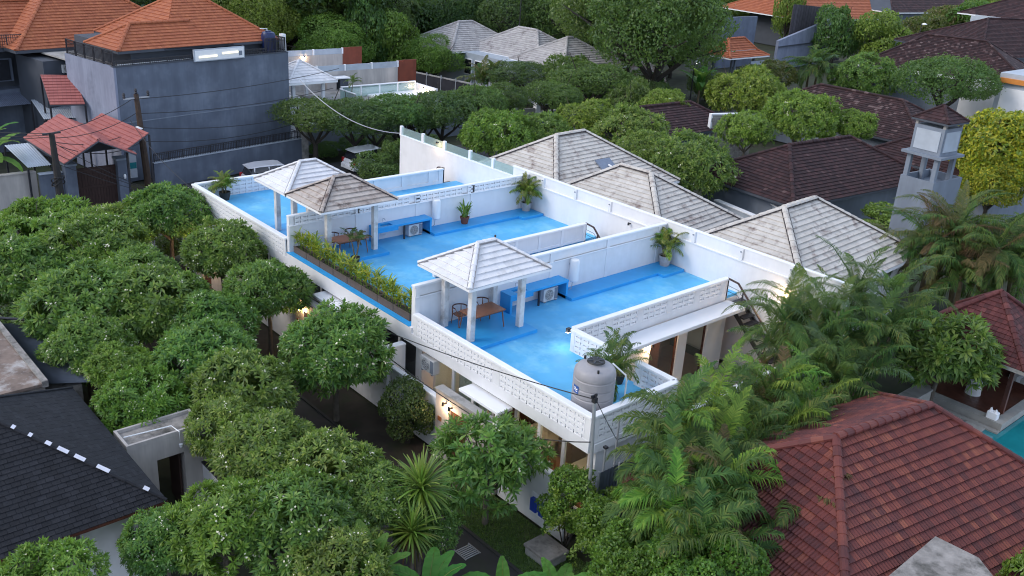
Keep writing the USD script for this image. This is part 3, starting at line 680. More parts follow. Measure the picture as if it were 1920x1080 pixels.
# alley fronts: windows, garden walls, gates
for nm, x0, x1 in V:
    t = villa[nm]; lit = nm == 'right'
    cols = np.linspace(x0 + 0.6, x1 - 0.5, 8)
    window_row(t, cols, 0.62, 0.15, RF - 0.46, lit)
    put(t, 'front_floor', bx(x0 + 0.1, -0.6, 0.0, x1 - 0.1, 0.6, 0.1), 'concrete')
    cu = MB()
    for k in range(3): 
        a = cols[1] + (cols[2] - cols[1])*0.1 + k*0.9
        m_ = 14; xx = np.linspace(a, a + 0.8, m_); yy = 0.78 + 0.03*np.sin(np.arange(m_)*1.9)
        v = [(p, q_, 0.2) for p, q_ in zip(xx, yy)] + [(p, q_, RF - 0.5) for p, q_ in zip(xx, yy)]
        cu.add(v, [(i, i+1, m_+i+1) for i in range(m_-1)] + [(i, m_+i+1, m_+i) for i in range(m_-1)])
    put(t, 'curtain', cu, 'curtain')
    if nm == 'right':
        for k in range(3): put(t, 'ceiling_light', MB().lathe([(0.0, RF - 0.52), (0.16, RF - 0.52), (0.16, RF - 0.47), (0, RF - 0.47)], (x0 + 2.0 + k*2.9, 1.9, 0), 12), 'room_glow')
    for k in range(3):
        a = x0 + 1.2 + k*2.8
        put(t, 'bed', rb(a, 1.3, 0.12, a + 1.5, 3.1, 0.55, c=0.04), 'curtain'); put(t, 'wardrobe', bx(a + 1.7, 2.4, 0.12, a + 2.4, 3.15, 2.1), 'wood_dark')
# ------------------------------------------------------------------ back wall, shared by the three villas
t = thing('boundary_wall', 'long high white wall behind the three blue terraces, glass panels on its far left end', 'wall', (3, 14.3, 0))
put(t, 'wall', bx(-12.2, 14.2, 0, 18.6, 14.36, RF + 1.48), 'white_paint')
put(t, 'upper_wall', bx(-1.55, 14.22, RF + 1.48, 18.6, 14.34, RF + 2.02), 'white_paint')
put(t, 'coping', rb(-1.6, 14.19, RF + 2.02, 18.65, 14.37, RF + 2.08), 'white_trim')
put(t, 'coping', rb(-12.25, 14.17, RF + 1.47, -1.58, 14.39, RF + 1.52), 'white_trim')
put(t, 'ledge', rb(-1.5, 14.14, RF + 1.44, 18.6, 14.205, RF + 1.50, c=0.008), 'white_trim')
put(t, 'ledge', rb(-12.2, 14.14, 1.95, -6.6, 14.205, 2.05, c=0.008), 'white_trim')
for x in (-12.15, -9.9, -7.75, -5.35, -3.3):
    put(t, 'post', bx(x - 0.09, 14.2, RF + 1.52, x + 0.09, 14.36, RF + 2.06), 'white_trim')
for a, b in ((-12.06, -9.99), (-9.81, -7.84), (-7.66, -5.44), (-5.26, -3.39), (-3.21, -1.6)):
    put(t, 'glass_panel', bx(a + 0.01, 14.27, RF + 1.54, b - 0.01, 14.285, RF + 2.0), 'glass_frost')
for x in (0.9, 3.3, 5.7, 10.9, 13.5, 16.0, 18.4):
    put(t, 'pier', bx(x - 0.08, 14.13, RF + 1.5, x + 0.08, 14.22, RF + 2.01), 'white_paint')
    put(t, 'hook', bx(x - 0.03, 14.08, RF + 1.86, x + 0.03, 14.14, RF + 1.90), 'pale_grey')
t = thing('boundary_wall', 'white garden wall closing the right villa court behind the areca palms', 'wall', (18.6, 8, 0))
put(t, 'wall', bx(18.5, 4.2, 0, 18.64, 14.19, 2.9), 'white_paint')
put(t, 'coping', rb(18.46, 4.2, 2.9, 18.68, 14.18, 2.96), 'white_trim')

# ------------------------------------------------------------------ gazebos
GZ = [('left', -2.68, 'tile_white', 'white_trim', 'white paint roofed gazebo on the farthest left terrace, partly behind the brown one'),
      ('middle', 0.30, 'tile_stained', 'white_trim', 'gazebo with weathered brown grey tiled roof on four white posts'),
      ('right', 10.33, 'tile_white', 'white_trim', 'white tiled gazebo shading the wooden table nearest the water tank')]
for i, (nm, x, m, fm, lab) in enumerate(GZ):
    t = thing('gazebo', lab, 'gazebo', (x, 2.4, RF + 0.14))
    for sx in (-1, 1):
        for sy in (-1, 1):
            c = MB().rbox(x + sx*0.8 - 0.115, 2.4 + sy*1.2 - 0.115, RF + 0.14, x + sx*0.8 + 0.115, 2.4 + sy*1.2 + 0.115, 5.9, c=0.012)
            put(t, 'post', c, 'old_white')
    b = MB()
    for sx in (-1, 1): b.box(x + sx*0.8 - 0.07, 1.35, 5.74, x + sx*0.8 + 0.07, 3.45, 5.92)
    for sy in (-1, 1): b.box(x - 0.73, 2.4 + sy*1.2 - 0.07, 5.745, x + 0.73, 2.4 + sy*1.2 + 0.07, 5.915)
    put(t, 'beam', b, 'white_paint')
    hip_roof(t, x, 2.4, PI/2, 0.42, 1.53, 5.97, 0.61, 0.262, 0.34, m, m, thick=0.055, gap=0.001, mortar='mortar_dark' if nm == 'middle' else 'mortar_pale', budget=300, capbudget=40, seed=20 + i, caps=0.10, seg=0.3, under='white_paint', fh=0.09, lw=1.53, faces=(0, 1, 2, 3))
    if nm == 'right': put(t, 'finial', MB().lathe([(0, 7.05), (0.03, 7.05), (0.045, 7.09), (0.03, 7.13), (0, 7.13)], (x, 2.82, 0), 8), 'dark_metal')

# ------------------------------------------------------------------ kitchen counters, coolers, heaters
def counter(x, lab, group=None):
    t = thing('kitchen_counter', lab, 'counter', (x + 0.3, 5.8, RF))
    x0, x1, y0, y1 = x - 0.04, x + 0.62, 4.16, 7.36
    # top with a hole for the sink
    sx0, sx1, sy0, sy1 = x + 0.16, x + 0.50, 4.55, 5.15
    b = MB()
    b.box(x0, y0, RF + 0.72, x1, sy0, RF + 0.82); b.box(x0, sy1, RF + 0.72, x1, y1, RF + 0.82)
    b.box(x0, sy0, RF + 0.72, sx0, sy1, RF + 0.82); b.box(sx1, sy0, RF + 0.72, x1, sy1, RF + 0.82)
    put(t, 'countertop', b, 'blue_paint')
    s = MB(); s.box(sx0, sy0, RF + 0.60, sx1, sy1, RF + 0.62)
    put(t, 'sink', s, 'blue_dark')
    put(t, 'end_panel', bx(x0, y0 + 0.01, RF, x1 - 0.01, y0 + 0.11, RF + 0.718), 'blue_paint')
    put(t, 'end_panel', bx(x0, y1 - 0.11, RF, x1 - 0.01, y1 - 0.01, RF + 0.718), 'blue_paint')
    put(t, 'middle_leg', bx(x1 - 0.12, 5.75, RF, x1 - 0.05, 5.82, RF + 0.718), 'dark_metal')
    put(t, 'apron', bx(x1 - 0.05, 4.27, RF + 0.55, x1 - 0.02, 5.4, RF + 0.719), 'blue_paint')
    put(t, 'tap', MB().tube([(x + 0.1, 4.85, RF + 0.82), (x + 0.1, 4.85, RF + 1.05), (x + 0.2, 4.85, RF + 1.1), (x + 0.3, 4.85, RF + 1.03)], 0.016, 6), 'galvanised')
    put(t, 'waste_pipe', MB().tube([(x + 0.33, 4.85, RF + 0.6), (x + 0.33, 4.85, RF + 0.3), (x + 0.05, 5.0, RF + 0.2)], 0.025, 6), 'white_plastic')
counter(-0.2, 'blue concrete kitchen counter with sink on the terrace edged by planters')
counter(9.32, 'blue concrete kitchen counter with sink beside the table nearest the water tank')

def aircon(loc, rot, lab, group=None):
    """outdoor unit, local front +x"""
    t = thing('air_conditioner', lab, 'air conditioner', loc, rot, group=group)
    o = np.array(loc)
    def p(name, mb, m, **k):
        v, f = mb.arr(); return put(t, name, (v + o, f), m, **k)
    p('casing', rb(-0.15, -0.40, 0.05, 0.15, 0.40, 0.60, c=0.012), 'off_white')
    ring = MB(); a = np.linspace(0, 2*PI, 25)
    for r in (0.06, 0.12, 0.18, 0.225):
        pts = [(0.168, -0.09 + r*math.cos(q), 0.32 + r*math.sin(q)) for q in a]; ring.tube(pts, 0.008, 4, cap=False)
    for q in a[:-1:3]: ring.beam((0.165, -0.09 + 0.03*math.cos(q), 0.32 + 0.03*math.sin(q)), (0.165, -0.09 + 0.225*math.cos(q), 0.32 + 0.225*math.sin(q)), 0.008, 0.008)
    g = MB(); n = 24; v = [(0.156, -0.09, 0.32)] + [(0.156, -0.09 + 0.235*math.cos(q), 0.32 + 0.235*math.sin(q)) for q in np.linspace(0, 2*PI, n + 1)[:-1]]
    g.add(v, [(0, 1 + i, 1 + (i + 1) % n) for i in range(n)])
    f = p('fan_opening', g, 'grille'); p('fan_guard', ring, 'off_white')
    p('side_panel', bx(0.151, 0.19, 0.08, 0.157, 0.385, 0.57), 'pale_grey')
    for y in (-0.3, 0.3): p('foot', bx(-0.16, y - 0.04, 0, 0.16, y + 0.04, 0.05), 'pale_grey')
aircon((0.12, 6.5, RF), 0, 'outdoor air conditioner under the counter on the terrace edged by planters')
aircon((9.66, 6.5, RF), 0, 'outdoor air conditioner under the counter nearest the water tank')
aircon((10.25, 0.05, 2.22), -PI/2, 'outdoor air conditioner hung over the alley front, below the pierced parapet')

def heater(x, y, z, lab):
    t = thing('water_heater', lab, 'water heater', (x, y, z))
    put(t, 'tank', MB().lathe([(0, z), (0.17, z), (0.205, z + 0.04), (0.205, z + 0.9), (0.17, z + 0.96), (0, z + 0.97)], (x, y, 0), 22), 'white_plastic', smooth=40)
    put(t, 'thermostat', MB().lathe([(0, z - 0.03), (0.1, z - 0.03), (0.1, z), (0, z)], (x, y, 0), 14), 'pale_grey')
    put(t, 'bracket', bx(x - 0.22, y - 0.1, z + 0.7, x - 0.17, y + 0.1, z + 0.76), 'galvanised')
    put(t, 'pipe', MB().tube([(x, y - 0.06, z - 0.02), (x, y - 0.07, z - 0.3), (x - 0.1, y - 0.3, z - 0.5), (x - 0.18, y - 0.5, z - 0.55)], 0.014, 6), 'galvanised')
heater(0.06, 7.86, RF + 0.6, 'white cylindrical water heater on the partition wall behind the potted lily')
heater(9.58, 8.0, RF + 0.52, 'white cylindrical water heater on the partition wall nearest the water tank')

# ------------------------------------------------------------------ tables and chairs
def table(x, y, lab):
    z = RF + 0.14; t = thing('dining_table', lab, 'table', (x, y, z))
    put(t, 'tabletop', rb(x - 0.44, y - 0.78, z + 0.70, x + 0.44, y + 0.78, z + 0.74, c=0.01), 'wood')
    put(t, 'apron', bx(x - 0.36, y - 0.66, z + 0.63, x + 0.36, y + 0.66, z + 0.70), 'wood_dark')
    for sx in (-1, 1):
        for sy in (-1, 1):
            put(t, 'leg', MB().tube([(x + sx*0.42, y + sy*0.74, z), (x + sx*0.36, y + sy*0.66, z + 0.7)], [0.018, 0.03], 8), 'wood')
def chair(x, y, rot, lab):
    """round-backed armchair facing +x before turning"""
    z = RF + 0.14; t = thing('armchair', lab, 'chair', (x, y, z), rot)
    o = np.array([x, y, z])
    def p(name, mb, m):
        v, f = mb.arr(); put(t, name, (v + o, f), m)
    s = [(0.25*math.cos(a)*1.0, 0.24*math.sin(a)) for a in np.linspace(0, 2*PI, 17)[:-1]]
    s = [(max(-0.22, min(0.22, a*1.15)), max(-0.22, min(0.22, b*1.15))) for a, b in s]
    p('seat', MB().prism(s, 0.42, 0.45), 'wood')
    arc = [(0.27*math.cos(a) - 0.02, 0.29*math.sin(a), 0.74 - 0.06*abs(math.cos(a/2 - PI/2))*0 - 0.05*(1 - abs(math.sin((a - PI)/2)))*0) for a in np.linspace(PI*0.42, PI*1.58, 15)]
    p('back_rail', MB().tube(arc, [0.02] + [0.026]*13 + [0.02], 8), 'wood_dark')
    for sx, sy in ((0.2, 0.22), (0.2, -0.22)): p('leg', MB().tube([(sx + 0.03, sy, 0), (sx, sy, 0.44), (sx - 0.16, sy*1.22, 0.73)], [0.014, 0.022, 0.016], 6), 'wood')
    for sx, sy in ((-0.2, 0.2), (-0.2, -0.2)): p('leg', MB().tube([(sx - 0.07, sy, 0), (sx, sy, 0.44), (sx - 0.02, sy*1.05, 0.74)], [0.014, 0.022, 0.018], 6), 'wood')
table(10.45, 2.3, 'reddish wooden dining table under the white gazebo nearest the water tank')
chair(9.78, 1.75, 0.0, 'round backed wooden armchair at the nearest table, the one closer to the alley')
chair(9.74, 2.85, 0.0, 'round backed wooden armchair at the nearest table, the one farther from the alley')
table(0.92, 2.35, 'reddish wooden dining table under the brown roofed gazebo')
chair(0.22, 1.95, 0.0, 'round backed wooden armchair under the brown roofed gazebo, closer to the planters')
chair(0.18, 2.95, 0.0, 'round backed wooden armchair under the brown roofed gazebo, farther from the planters')

# ------------------------------------------------------------------ water tank
x, y, z = 17.55, 0.98, RF
t = thing('water_tank', 'tall grey plastic water tank with dark lid in the near corner of the terrace', 'water tank', (x, y, z))
prof = [(0, z), (0.66, z), (0.67, z + 0.03)]
for k in range(5):
    a = z + 0.05 + k*0.31; prof += [(0.67, a), (0.675, a + 0.24), (0.65, a + 0.27), (0.67, a + 0.30)]
prof += [(0.67, z + 1.66), (0.645, z + 1.80), (0.56, z + 1.90), (0.34, z + 1.97), (0.28, z + 2.0), (0.27, z + 2.05), (0, z + 2.05)]
put(t, 'barrel', MB().lathe(prof, (x, y, 0), 40), 'tank_grey', smooth=35)
put(t, 'lid', MB().lathe([(0, z + 2.10), (0.10, z + 2.11), (0.12, z + 2.085), (0.20, z + 2.095), (0.27, z + 2.09), (0.29, z + 2.05)][::-1], (x, y, 0), 26), 'black_plastic', smooth=30)
for k in range(6):
    a = k*PI/3; put(t, 'lid_rib', MB().beam((x + 0.1*math.cos(a), y + 0.1*math.sin(a), z + 2.105), (x + 0.26*math.cos(a), y + 0.26*math.sin(a), z + 2.105), 0.03, 0.02), 'grey_dark')
st = MB(); an = np.linspace(-PI*0.62, -PI*0.50, 6); m = len(an)
v = [(x + 0.682*math.cos(a), y + 0.682*math.sin(a), z + zz) for zz in (1.10, 1.36) for a in an]
st.add(v, [(i, i+1, m+i+1) for i in range(m-1)] + [(i, m+i+1, m+i) for i in range(m-1)])
s = put(t, 'sticker', st, 'sticker_blue')
wv = MB()
for k, (zz, w_) in enumerate(((1.27, 0.07), (1.20, 0.045))):
    aa = np.linspace(-PI*0.60, -PI*0.52, 9); zc = zz + 0.025*np.sin(np.linspace(0, 2*PI, 9))
    v = [(x + 0.687*math.cos(a), y + 0.687*math.sin(a), z + c - w_/2) for a, c in zip(aa, zc)] + [(x + 0.687*math.cos(a), y + 0.687*math.sin(a), z + c + w_/2*0.3) for a, c in zip(aa, zc)]
    wv.add(v, [(i, i+1, 9+i+1) for i in range(8)] + [(i, 9+i+1, 9+i) for i in range(8)])
put(s, 'wave_mark', wv, 'white_trim')
put(t, 'float_valve', MB().lathe([(0, z + 1.93), (0.04, z + 1.93), (0.04, z + 2.03), (0, z + 2.04)], (x - 0.52, y + 0.05, 0), 10), 'black_plastic')
put(t, 'float_valve', MB().lathe([(0, z + 1.88), (0.035, z + 1.88), (0.035, z + 2.0), (0, z + 2.0)], (x + 0.42, y - 0.32, 0), 10), 'black_plastic')
put(t, 'supply_pipe', MB().tube([(x + 0.30, y + 0.45, z + 1.98), (x + 0.62, y + 0.75, z + 1.62), (x + 0.66, y + 0.78, z + 1.45), (x + 0.66, y + 0.78, z + 0.05)], 0.028, 8), 'white_plastic')

# ------------------------------------------------------------------ lamps on the villas and along the alley
def wall_lamp(loc, n, lab, power=9.0, on=True, globe=False):
    """small black down-light; n: the wall's outward direction"""
    l = np.array(loc, float); n = np.array(n, float)
    t = thing('wall_lamp', lab, 'lamp', loc)
    put(t, 'bracket', MB().beam(l, l + n*0.10, 0.05, 0.05), 'dark_metal')
    c = l + n*0.14
    put(t, 'lamp_shade', MB().lathe([(0.03, 0.07), (0.045, 0.06), (0.055, -0.06), (0.05, -0.055), (0.02, 0.03)], c, 12), 'dark_metal')
    put(t, 'bulb', MB().lathe([(0, -0.075), (0.035, -0.055), (0.038, -0.02), (0, 0.0)], c, 10), 'lamp_warm' if on else 'off_white')
    if on: lamp('lamp_light', c + n*0.02 + np.array([0, 0, -0.16]), power, 0.04)
wall_lamp((13.83, 8.32, 2.55), (1, 0, 0), 'lit black wall lamp between the court doors of the right villa', 7)
wall_lamp((16.0, 14.19, 4.30), (0, -1, 0), 'lit wall lamp on the high white wall behind the areca palms', 7)
wall_lamp((-8.2, 14.16, 5.3), (0, -1, 0), 'lit wall lamp on the glass topped end of the white wall', 3.5)
wall_lamp((7.1, 14.19, 4.70), (0, -1, 0), 'unlit black floodlight on the high white wall', 0, on=False)
t = thing('floor_lamp', 'black floodlight on the parapet corner throwing a white pool on the blue floor', 'lamp', (13.38, 4.0, RF + 0.7))
put(t, 'housing', rb(13.29, 3.93, RF + 0.64, 13.425, 4.10, RF + 0.80), 'dark_metal')
put(t, 'lens', bx(13.30, 3.94, RF + 0.62, 13.41, 4.09, RF + 0.638), 'lamp_white')
lamp('lamp_light', (13.22, 3.78, RF + 0.50), 0.8, 0.05, (1.0, 0.97, 0.9))

# ------------------------------------------------------------------ planters along the middle villa
# ------------------------------------------------------------------ garden walls and gates along the alley
def gate_block(x0, x1, lab, lit, paint='cream_wall'):
    t = thing('garden_gate', lab, 'gate', ((x0 + x1)/2, -0.9, 0))
    d0, d1 = x0 + 0.75, x0 + 1.75
    put(t, 'wall', bx(x0, -0.98, 0, d0, -0.70, 2.62), paint)
    put(t, 'wall', bx(d1, -0.98, 0, x1, -0.70, 2.62), paint)
    put(t, 'lintel', bx(d0, -0.98, 2.15, d1, -0.70, 2.618), paint)
    put(t, 'coping', rb(x0 - 0.03, -1.02, 2.62, x1 + 0.03, -0.66, 2.69), 'concrete' if paint == 'cream_wall' else 'white_trim')
    d = put(t, 'door', bx(d0 + 0.02, -0.88, 0.03, d1 - 0.02, -0.82, 2.14), 'wood_dark')
    put(d, 'handle', bx(d1 - 0.16, -0.93, 1.0, d1 - 0.12, -0.885, 1.25), 'galvanised')
    put(t, 'number_plate', bx(x0 + 0.16, -1.0, 1.45, x0 + 0.36, -0.982, 1.62), 'wood')
    put(t, 'canopy_slab', rb(x0 + 0.8, -0.62, 2.78, x0 + 2.9, 0.05, 2.88), 'white_trim')
    put(t, 'canopy_post', bx(x0 + 2.75, -0.60, 0.0, x0 + 2.88, -0.47, 2.78), 'white_paint')
gate_block(12.0, 15.3, 'cream garden gate with canopy in front of the right villa, nearest the camera', True)
gate_block(2.0, 5.2, 'cream garden gate with canopy in front of the middle villa', True)
gate_block(-8.2, -5.2, 'cream garden gate in front of the left villa beside the street', True)
wall_lamp((12.62, -0.99, 2.32), (0, -1, 0), 'lit wall lamp on the gate in front of the right villa', 4)
wall_lamp((12.95, -0.99, 2.28), (0, -1, 0), 'lit wall lamp beside the door of the gate before the right villa, the lower one', 2)
wall_lamp((2.75, -0.99, 2.40), (0, -1, 0), 'lit wall lamp on the gate in front of the middle villa', 5)
wall_lamp((-6.7, -0.99, 2.30), (0, -1, 0), 'lit wall lamp on the gate in front of the left villa', 10)
wall_lamp((-6.2, -0.99, 1.70), (0, -1, 0), 'lit wall lamp low beside the door of the left villa gate', 10)

def garden_wall(x0, x1, lab, h=2.1):
    t = thing('garden_wall', lab, 'wall', ((x0 + x1)/2, -0.75, 0))
    put(t, 'wall', bx(x0, -0.82, 0, x1, -0.68, h), 'white_paint')
    put(t, 'coping', rb(x0 - 0.01, -0.86, h, x1 + 0.01, -0.64, h + 0.06), 'white_trim')
garden_wall(8.95, 11.95, 'low white garden wall between the cross wall and the cream gate of the right villa')
garden_wall(15.35, 18.5, 'low white garden wall under the tall windows nearest the steel pole')
garden_wall(-0.4, 1.95, 'low white garden wall left of the middle villa gate', 2.0)
garden_wall(5.25, 8.6, 'low white garden wall right of the middle villa gate', 2.0)
garden_wall(-10.1, -8.25, 'low white garden wall at the street corner of the left villa', 2.0)
garden_wall(-5.15, -0.45, 'low white garden wall right of the left villa gate', 2.0)
t = thing('garden_wall', 'white cross wall dividing the front yards, beside the hung air conditioner', 'wall', (8.9, -0.3, 0))
put(t, 'wall', bx(8.66, -0.95, 0, 8.88, -0.10, 2.84), 'white_paint')
put(t, 'coping', rb(8.62, -0.99, 2.84, 8.92, -0.10, 2.90), 'white_trim')
t = thing('meter_box', 'blue and white meter boxes on the wall low behind the vines', 'meter box', (17.4, -0.9, 0.9))
put(t, 'box', rb(17.1, -0.98, 0.5, 17.38, -0.83, 0.95), 'blue_bin'); put(t, 'box', rb(17.5, -0.98, 0.5, 17.78, -0.83, 0.95), 'blue_bin')
put(t, 'back_board', bx(17.0, -0.828, 0.3, 17.9, -0.822, 1.1), 'white_trim')
t = thing('stone_bench', 'grey concrete block at the end of the lawn under the vines', 'bench', (18.6, -1.9, 0))
put(t, 'slab', rb(18.2, -2.2, 0.32, 19.3, -1.3, 0.42, c=0.02), 'concrete_old'); put(t, 'base', bx(18.25, -2.15, 0, 19.25, -1.35, 0.32), 'concrete')
t = thing('drain_grate', 'square iron drain grate set in the alley path', 'grate', (17.1, -3.5, 0))
gm = MB()
for k in range(7): gm.box(16.86 + k*0.08, -3.75, 0.004, 16.90 + k*0.08, -3.25, 0.02)
put(t, 'bars', gm, 'galvanised'); fr = MB(); fr.box(16.8, -3.80, 0.004, 17.4, -3.76, 0.022); fr.box(16.8, -3.24, 0.004, 17.4, -3.20, 0.022); put(t, 'rim', fr, 'concrete')
# grey fence of sheets beside the right villa
t = thing('sheet_fence', 'grey corrugated sheet fence beside the near corner of the right villa', 'fence', (19.2, 1.5, 0))
for k in range(5):
    m_ = 13; yy = np.linspace(-0.3 + k*0.9, 0.58 + k*0.9, m_); xx = 19.25 + 0.02*(np.arange(m_) % 2)
    v = [(a, b_, 0) for a, b_ in zip(xx, yy)] + [(a, b_, 2.75) for a, b_ in zip(xx, yy)]
    put(t, 'sheet', (np.array(v), np.array([(i, i+1, m_+i+1) for i in range(m_-1)] + [(i, m_+i+1, m_+i) for i in range(m_-1)])), 'zinc')
for k in range(6): put(t, 'post', bx(19.28, -0.36 + k*0.9, 0, 19.33, -0.30 + k*0.9, 2.85), 'galvanised')

# ------------------------------------------------------------------ poles and cables
def cable(pts, sag, r, lab, m='cable', seg=20, name='cable'):
    P = [np.array(p, float) for p in pts]; out = []
    for a, b in zip(P[:-1], P[1:]):
        for s in np.linspace(0, 1, seg, endpoint=False): out.append(a + (b - a)*s - np.array([0, 0, 4*sag*s*(1 - s)]))
    out.append(P[-1])
    put('/World', name, MB().tube(out, r, 5), m, label=lab, cat='cable')
t = thing('steel_pole', 'slim leaning steel pole at the near corner of the right villa, cable clamp on top', 'pole', (19.19, -0.6, 0))
put(t, 'shaft', MB().tube([(19.22, -0.6, 0), (19.19, -0.6, 3), (19.05, -0.6, 5.25)], 0.055, 10), 'galvanised')
cl = MB(); cl.box(18.98, -0.66, 5.2, 19.12, -0.54, 5.36); cl.box(19.0, -0.72, 5.36, 19.04, -0.48, 5.44); cl.box(19.06, -0.62, 5.36, 19.1, -0.58, 5.5)
put(t, 'cable_clamp', cl, 'dark_metal')
t = thing('steel_pole', 'thin white steel pole right of the near parapet corner', 'pole', (19.12, 0.55, 0))
put(t, 'shaft', MB().tube([(19.14, 0.55, 0), (19.10, 0.55, 4.45)], 0.032, 8), 'galvanised')
t = thing('steel_pole', 'short thin steel pole just right of the leaning pole', 'pole', (19.2, 0.0, 0))
put(t, 'shaft', MB().tube([(19.2, -0.02, 0), (19.18, -0.02, 3.5)], 0.03, 8), 'galvanised'); put(t, 'cap', bx(19.12, -0.08, 3.5, 19.24, 0.04, 3.56), 'dark_metal')
cable([(-24.2, 2.0, 4.6), (-10.2, -0.12, 4.05), (2.5, -1.15, 3.05), (19.05, -0.6, 5.3)], 0.35, 0.018, 'black cable running along the white villas to the leaning steel pole')
cable([(-10.2, -1.2, 3.4), (2.4, -1.3, 2.95), (8.7, -1.1, 2.75), (15.5, -1.2, 2.75), (19.1, -0.65, 3.9)], 0.12, 0.02, 'thicker black cable sagging over the garden gates')
cable([(19.08, -0.58, 5.3), (19.10, 0.55, 3.55), (19.3, 3.0, 3.6)], 0.03, 0.012, 'short cable from the leaning pole to the thin white pole')
def street_pole(x, y, h, lean, lab, m, arm):
    t = thing('utility_pole', lab, 'pole', (x, y, 0))
    top = np.array([x + lean[0], y + lean[1], h])
    put(t, 'shaft', MB().tube([(x, y, 0), (x + lean[0]*0.5, y + lean[1]*0.5, h/2), top], [0.24, 0.21, 0.15], 10), m)
    a = np.array([math.cos(1.72), math.sin(1.72), 0.0])
    if arm:
        put(t, 'crossarm', MB().beam(top - a*0.85 + (0, 0, -0.25), top + a*0.85 + (0, 0, -0.25), 0.08, 0.08), 'galvanised')
        for k in (-0.8, 0.0, 0.8):
            put(t, 'insulator', MB().lathe([(0, 0), (0.07, 0), (0.10, 0.08), (0.06, 0.14), (0.10, 0.2), (0.05, 0.34), (0, 0.34)], top + a*k + np.array([0, 0, -0.2 if k else 0.0]), 10), 'dark_metal')
        put(t, 'street_lamp_shade', MB().lathe([(0.30, -0.05), (0.27, 0.0), (0.08, 0.10), (0, 0.12), (0.0, 0.02)], top + np.array([0.12, -0.1, -2.1]), 14), 'white_plastic')
    else:
        put(t, 'crossarm', MB().beam(top - a*0.5, top + a*0.5, 0.09, 0.09), 'dark_metal')
        for k in range(3): put(t, 'cable_coil', MB().tube([(top[0] + 0.1 + 0.28*math.cos(q), top[1] + 0.35*math.sin(q), h*0.47 + 0.28*math.sin(q + k) ) for q in np.linspace(0, 2*PI, 14)], 0.03, 5), 'cable')
    return top
ta = street_pole(-19.9, -3.75, 5.15, (-0.30, 0.0, 0), 'black utility pole hung with cable coils in front of the pink tiled gate', 'pole_wood', False)
tb = street_pole(-23.7, 2.65, 6.2, (-0.25, -0.2, 0), 'brown utility pole with white crossarm against the big grey wall', 'pole_brown', True)
t = thing('transformer_box', 'pale cabinet strapped to the brown utility pole beside the gate pillar', 'box', (-24.0, 2.0, 1.2))
put(t, 'cabinet', rb(-24.25, 1.65, 0.9, -23.95, 2.1, 2.6), 'zinc_light'); put(t, 'band', bx(-23.945, 1.67, 1.5, -23.94, 2.08, 1.9), 'pool_tile')
for k, (z0, yy, z1) in enumerate(((5.2, 18, 6.6), (5.0, 17.5, 5.2), (4.7, 16.5, 3.6), (4.4, 16, 3.2))):
    cable([ta + (0, 0.2*k - 0.3, -0.25*k), tb + (0.05, 0.15*k - 0.3, -0.3 - 0.9*k), (-25.6, yy, z1)], 0.3 + 0.1*k, 0.022, ['highest thin wire between the two street poles', 'second wire from the top between the two street poles', 'third wire down crossing the grey wall', 'lowest wire crossing the grey fence'][k])
for k in range(3):
    cable([(-30, -14 - k*2.5, 5.6 - 0.5*k), ta + (0, 0, -0.1*k)], 0.4, 0.02, ['upper wire leaving the black pole to the left edge', 'middle wire leaving the black pole to the left edge', 'lower wire leaving the black pole to the left edge'][k])
for k in range(3):
    cable([ta + (0, 0, -0.5 - 0.6*k), (-19.5 + k*1.2, 3.0 + k*0.7, 0.4)], 0.3, 0.018, ['stay wire slanting down from the black pole, upper', 'stay wire slanting down from the black pole, middle', 'stay wire slanting down from the black pole, lower'][k])
cable([(-25.8, 14.9, 5.9), (-12.1, 14.25, 5.0)], 0.9, 0.03, 'thick pale cable sagging from the grey building to the end of the white wall', m='galvanised')
# ------------------------------------------------------------------ houses round about
# grey building across the street, turned a little
GO, GA = np.array([-26.1, 2.1]), math.radians(99.3)
GU, GV = np.array([math.cos(GA), math.sin(GA)]), np.array([math.cos(GA + PI/2), math.sin(GA + PI/2)])
def G(u, v, z=0.0): p = GO + GU*u + GV*v; return np.array([p[0], p[1], z])
def gbox(u0, u1, v0, v1, z0, z1, b=None):
    b = b or MB(); c = G((u0 + u1)/2, (v0 + v1)/2, (z0 + z1)/2)
    return b.obox(c, (abs(u1 - u0), abs(v1 - v0), z1 - z0), GA)
t = thing('grey_building', 'big grey plastered building with orange tiled roof and a lit sign over the street', 'building', G(6, 4))
put(t, 'wall', gbox(0, 13.4, 0, 0.25, 3.95, 7.5), 'grey_render')
put(t, 'lower_wall', gbox(0, 13.4, -0.03, 0.26, 0, 3.9), 'grey_render')
put(t, 'band', gbox(-0.02, 13.42, -0.05, 0.2, 3.9, 3.955), 'pale_grey')
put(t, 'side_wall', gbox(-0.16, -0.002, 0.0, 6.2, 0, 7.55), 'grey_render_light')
put(t, 'side_wall', gbox(13.15, 13.4, 0.26, 9.5, 0, 7.5), 'grey_render')
put(t, 'wall_top', gbox(-0.17, 13.42, -0.03, 0.3, 7.5, 7.56), 'grey_dark')
put(t, 'terrace_floor', gbox(0, 13.14, 0.3, 10, 7.0, 7.1), 'concrete')
put(t, 'upper_wall', gbox(1.8, 12.2, 1.3, 8.6, 7.1, 8.35), 'grey_dark')
hip_roof(t, *G(8.55, 5.3)[:2], GA, 0.9, 4.5, 8.30, 0.63, 0.30, 0.26, 'tile_orange', 'tile_orange', thick=0.045, seed=3, fascia='grey_dark', caps=0.13, faces=(0, 1, 3), lw=3.75, stagger=0.0, nocap=((-1, -1),))
hip_roof(t, *G(5.0, 2.95)[:2], GA, 2.2, 2.15, 8.302, 0.63, 0.30, 0.26, 'tile_orange', 'tile_orange', thick=0.045, seed=4, fascia='grey_dark', caps=0.13, faces=(0, 3, 1), lw=2.1, stagger=0.0, nocap=((1, -1),))
